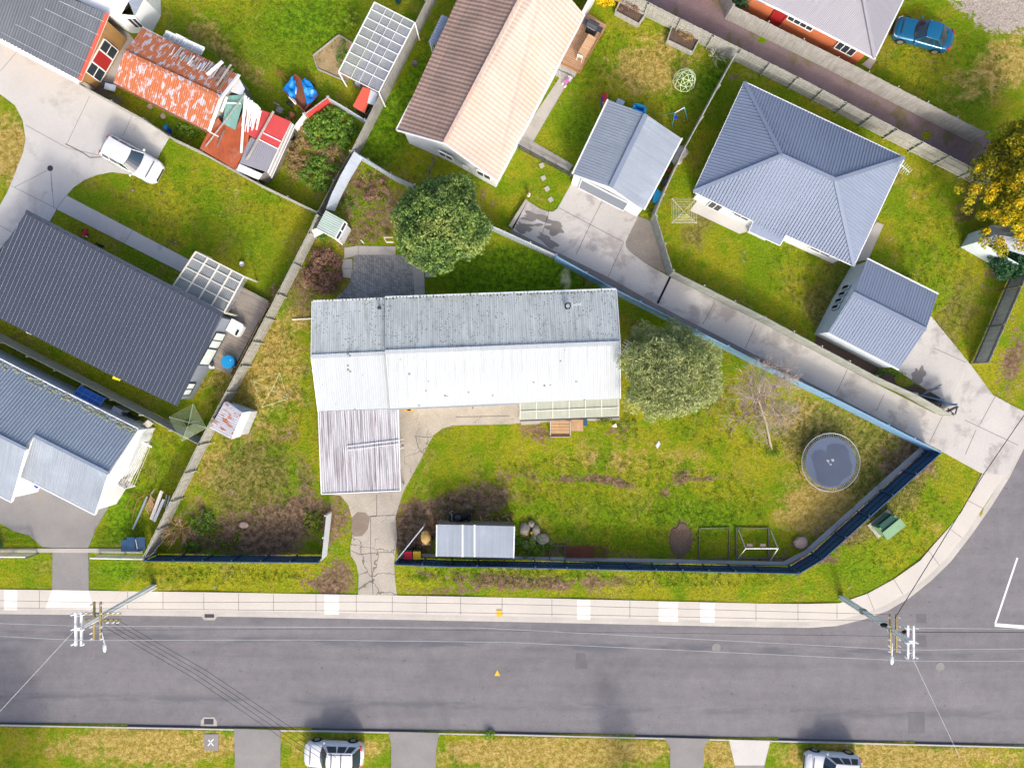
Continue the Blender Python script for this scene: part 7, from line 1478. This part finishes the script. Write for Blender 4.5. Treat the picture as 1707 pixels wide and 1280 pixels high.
for k, (a, b_, w_, mt, nm) in enumerate((((261, 836, .4), (252, 857, .4), .14, 'roof_rusty', 'rust red board in the scrap heap'), ((270, 818, .5), (252, 866, .4), .24, 'cream_paint', 'broad pale board, widest in the scrap heap'), ((273, 832, .45), (257, 869, .4), .2, 'white_paint', 'white board at the lower end of the scrap heap'), ((266, 822, .3), (258, 846, .3), .12, 'timber_grey', 'grey board in the middle of the scrap heap'), ((278, 824, .3), (274, 845, .3), .1, 'timber_grey', 'grey curved board nearest the fence in the scrap heap'), ((283, 826, .3), (276, 850, .3), .05, 'galv', 'thin metal rod against the fence in the scrap heap'))):
    stick('scrap_board', nm, 'board', a, b_, w_, .05, mt)
# off to the south: the lamp post whose long shadow crosses the road, and a tall shrub
b = P(772, 1318); t = T('lamp_post', 'lamp post standing south of the street', 'lamp post', b); m = MB(); m.tube([b, b+Vector((0, 0, 9.0))], [.13, .10], 8); m.build('pole', M['pole'], t)
b = P(1062, 1350); tree('slim_tree', 'slim dark tree south of the street', 'tree', b, b+Vector((0, 0, 3)), .1, (b.x, b.y, 4.0), (1.0, 1.0, 2.6), 80, .4, 60, .1, 'leaf_dark', 14)
b = P(46, 1375); tree('broad_tree', 'broad dark tree south of the street at far left', 'tree', b, b+Vector((0, 0, 4)), .2, (b.x, b.y, 5.6), (3.0, 2.6, 2.4), 160, .6, 60, .14, 'leaf_dark', 15)

t = T('trellis', 'dark collapsed slatted trellis against the thin fence left of the rusty shed', 'trellis', P(186, 163)); m = MB()
for k in range(9): m.beam(P(152+5.5*k, 146+2.8*k, .5), P(162+5.5*k, 140+4*k, .15), .05, .04)
for k in range(3): m.beam(P(152+3*k, 148-2*k, .45-.1*k), P(202+2*k, 173-3*k, .45-.1*k), .05, .04)
m.build('slats', M['timber_dark'], t)
t = T('tool_chest', 'small blue-grey chest beside the collapsed trellis', 'chest', P(184, 146)); m = MB(); m.box(P(184, 146)+Vector((0, 0, .25)), (.75, .4, .5), rz=R(-15)); m.build('body', M['dark'], t); m = MB(); m.box(P(184, 146, .5)+Vector((0, 0, .03)), (.8, .45, .06), rz=R(-15)); m.build('lid', M['paleblue_steel'], t)

def smoke(label, px, py, z, sx, sy, sz, dens):
    m = MB(); m.blob(P(px, py, z), (sx, sy, sz), 3, .12, 18, 12); o = m.build('chimney_smoke', None, None, True)
    mt = bpy.data.materials.new('smoke'); mt.use_nodes = True; n = mt.node_tree; n.nodes.clear(); out = n.nodes.new('ShaderNodeOutputMaterial'); v = n.nodes.new('ShaderNodeVolumePrincipled')
    v.inputs['Color'].default_value = (.80, .86, .86, 1); tc = n.nodes.new('ShaderNodeTexCoord'); nz = n.nodes.new('ShaderNodeTexNoise'); nz.inputs['Scale'].default_value = 1.6
    le = n.nodes.new('ShaderNodeVectorMath'); le.operation = 'LENGTH'; mp = n.nodes.new('ShaderNodeVectorMath'); mp.operation = 'MULTIPLY_ADD'; mp.inputs[1].default_value = (2, 2, 2); mp.inputs[2].default_value = (-1, -1, -1)
    n.links.new(tc.outputs['Generated'], mp.inputs[0]); n.links.new(mp.outputs[0], le.inputs[0]); n.links.new(tc.outputs['Object'], nz.inputs['Vector'])
    mr = n.nodes.new('ShaderNodeMapRange'); mr.inputs[1].default_value = .15; mr.inputs[2].default_value = .95; mr.inputs[3].default_value = 1; mr.inputs[4].default_value = 0; n.links.new(le.outputs['Value'], mr.inputs[0])
    m2 = n.nodes.new('ShaderNodeMapRange'); m2.inputs[1].default_value = .4; m2.inputs[2].default_value = .65; m2.inputs[4].default_value = dens; n.links.new(nz.outputs[0], m2.inputs[0])
    mu = n.nodes.new('ShaderNodeMath'); mu.operation = 'MULTIPLY'; n.links.new(mr.outputs[0], mu.inputs[0]); n.links.new(m2.outputs[0], mu.inputs[1]); n.links.new(mu.outputs[0], v.inputs['Density']); n.links.new(v.outputs[0], out.inputs['Volume'])
    o.data.materials.append(mt); tag(o, label, 'smoke', None, 'stuff')
smoke('thin pale smoke drifting from the black chimney', 942, 468, 5.2, .45, 1.0, .6, .9)
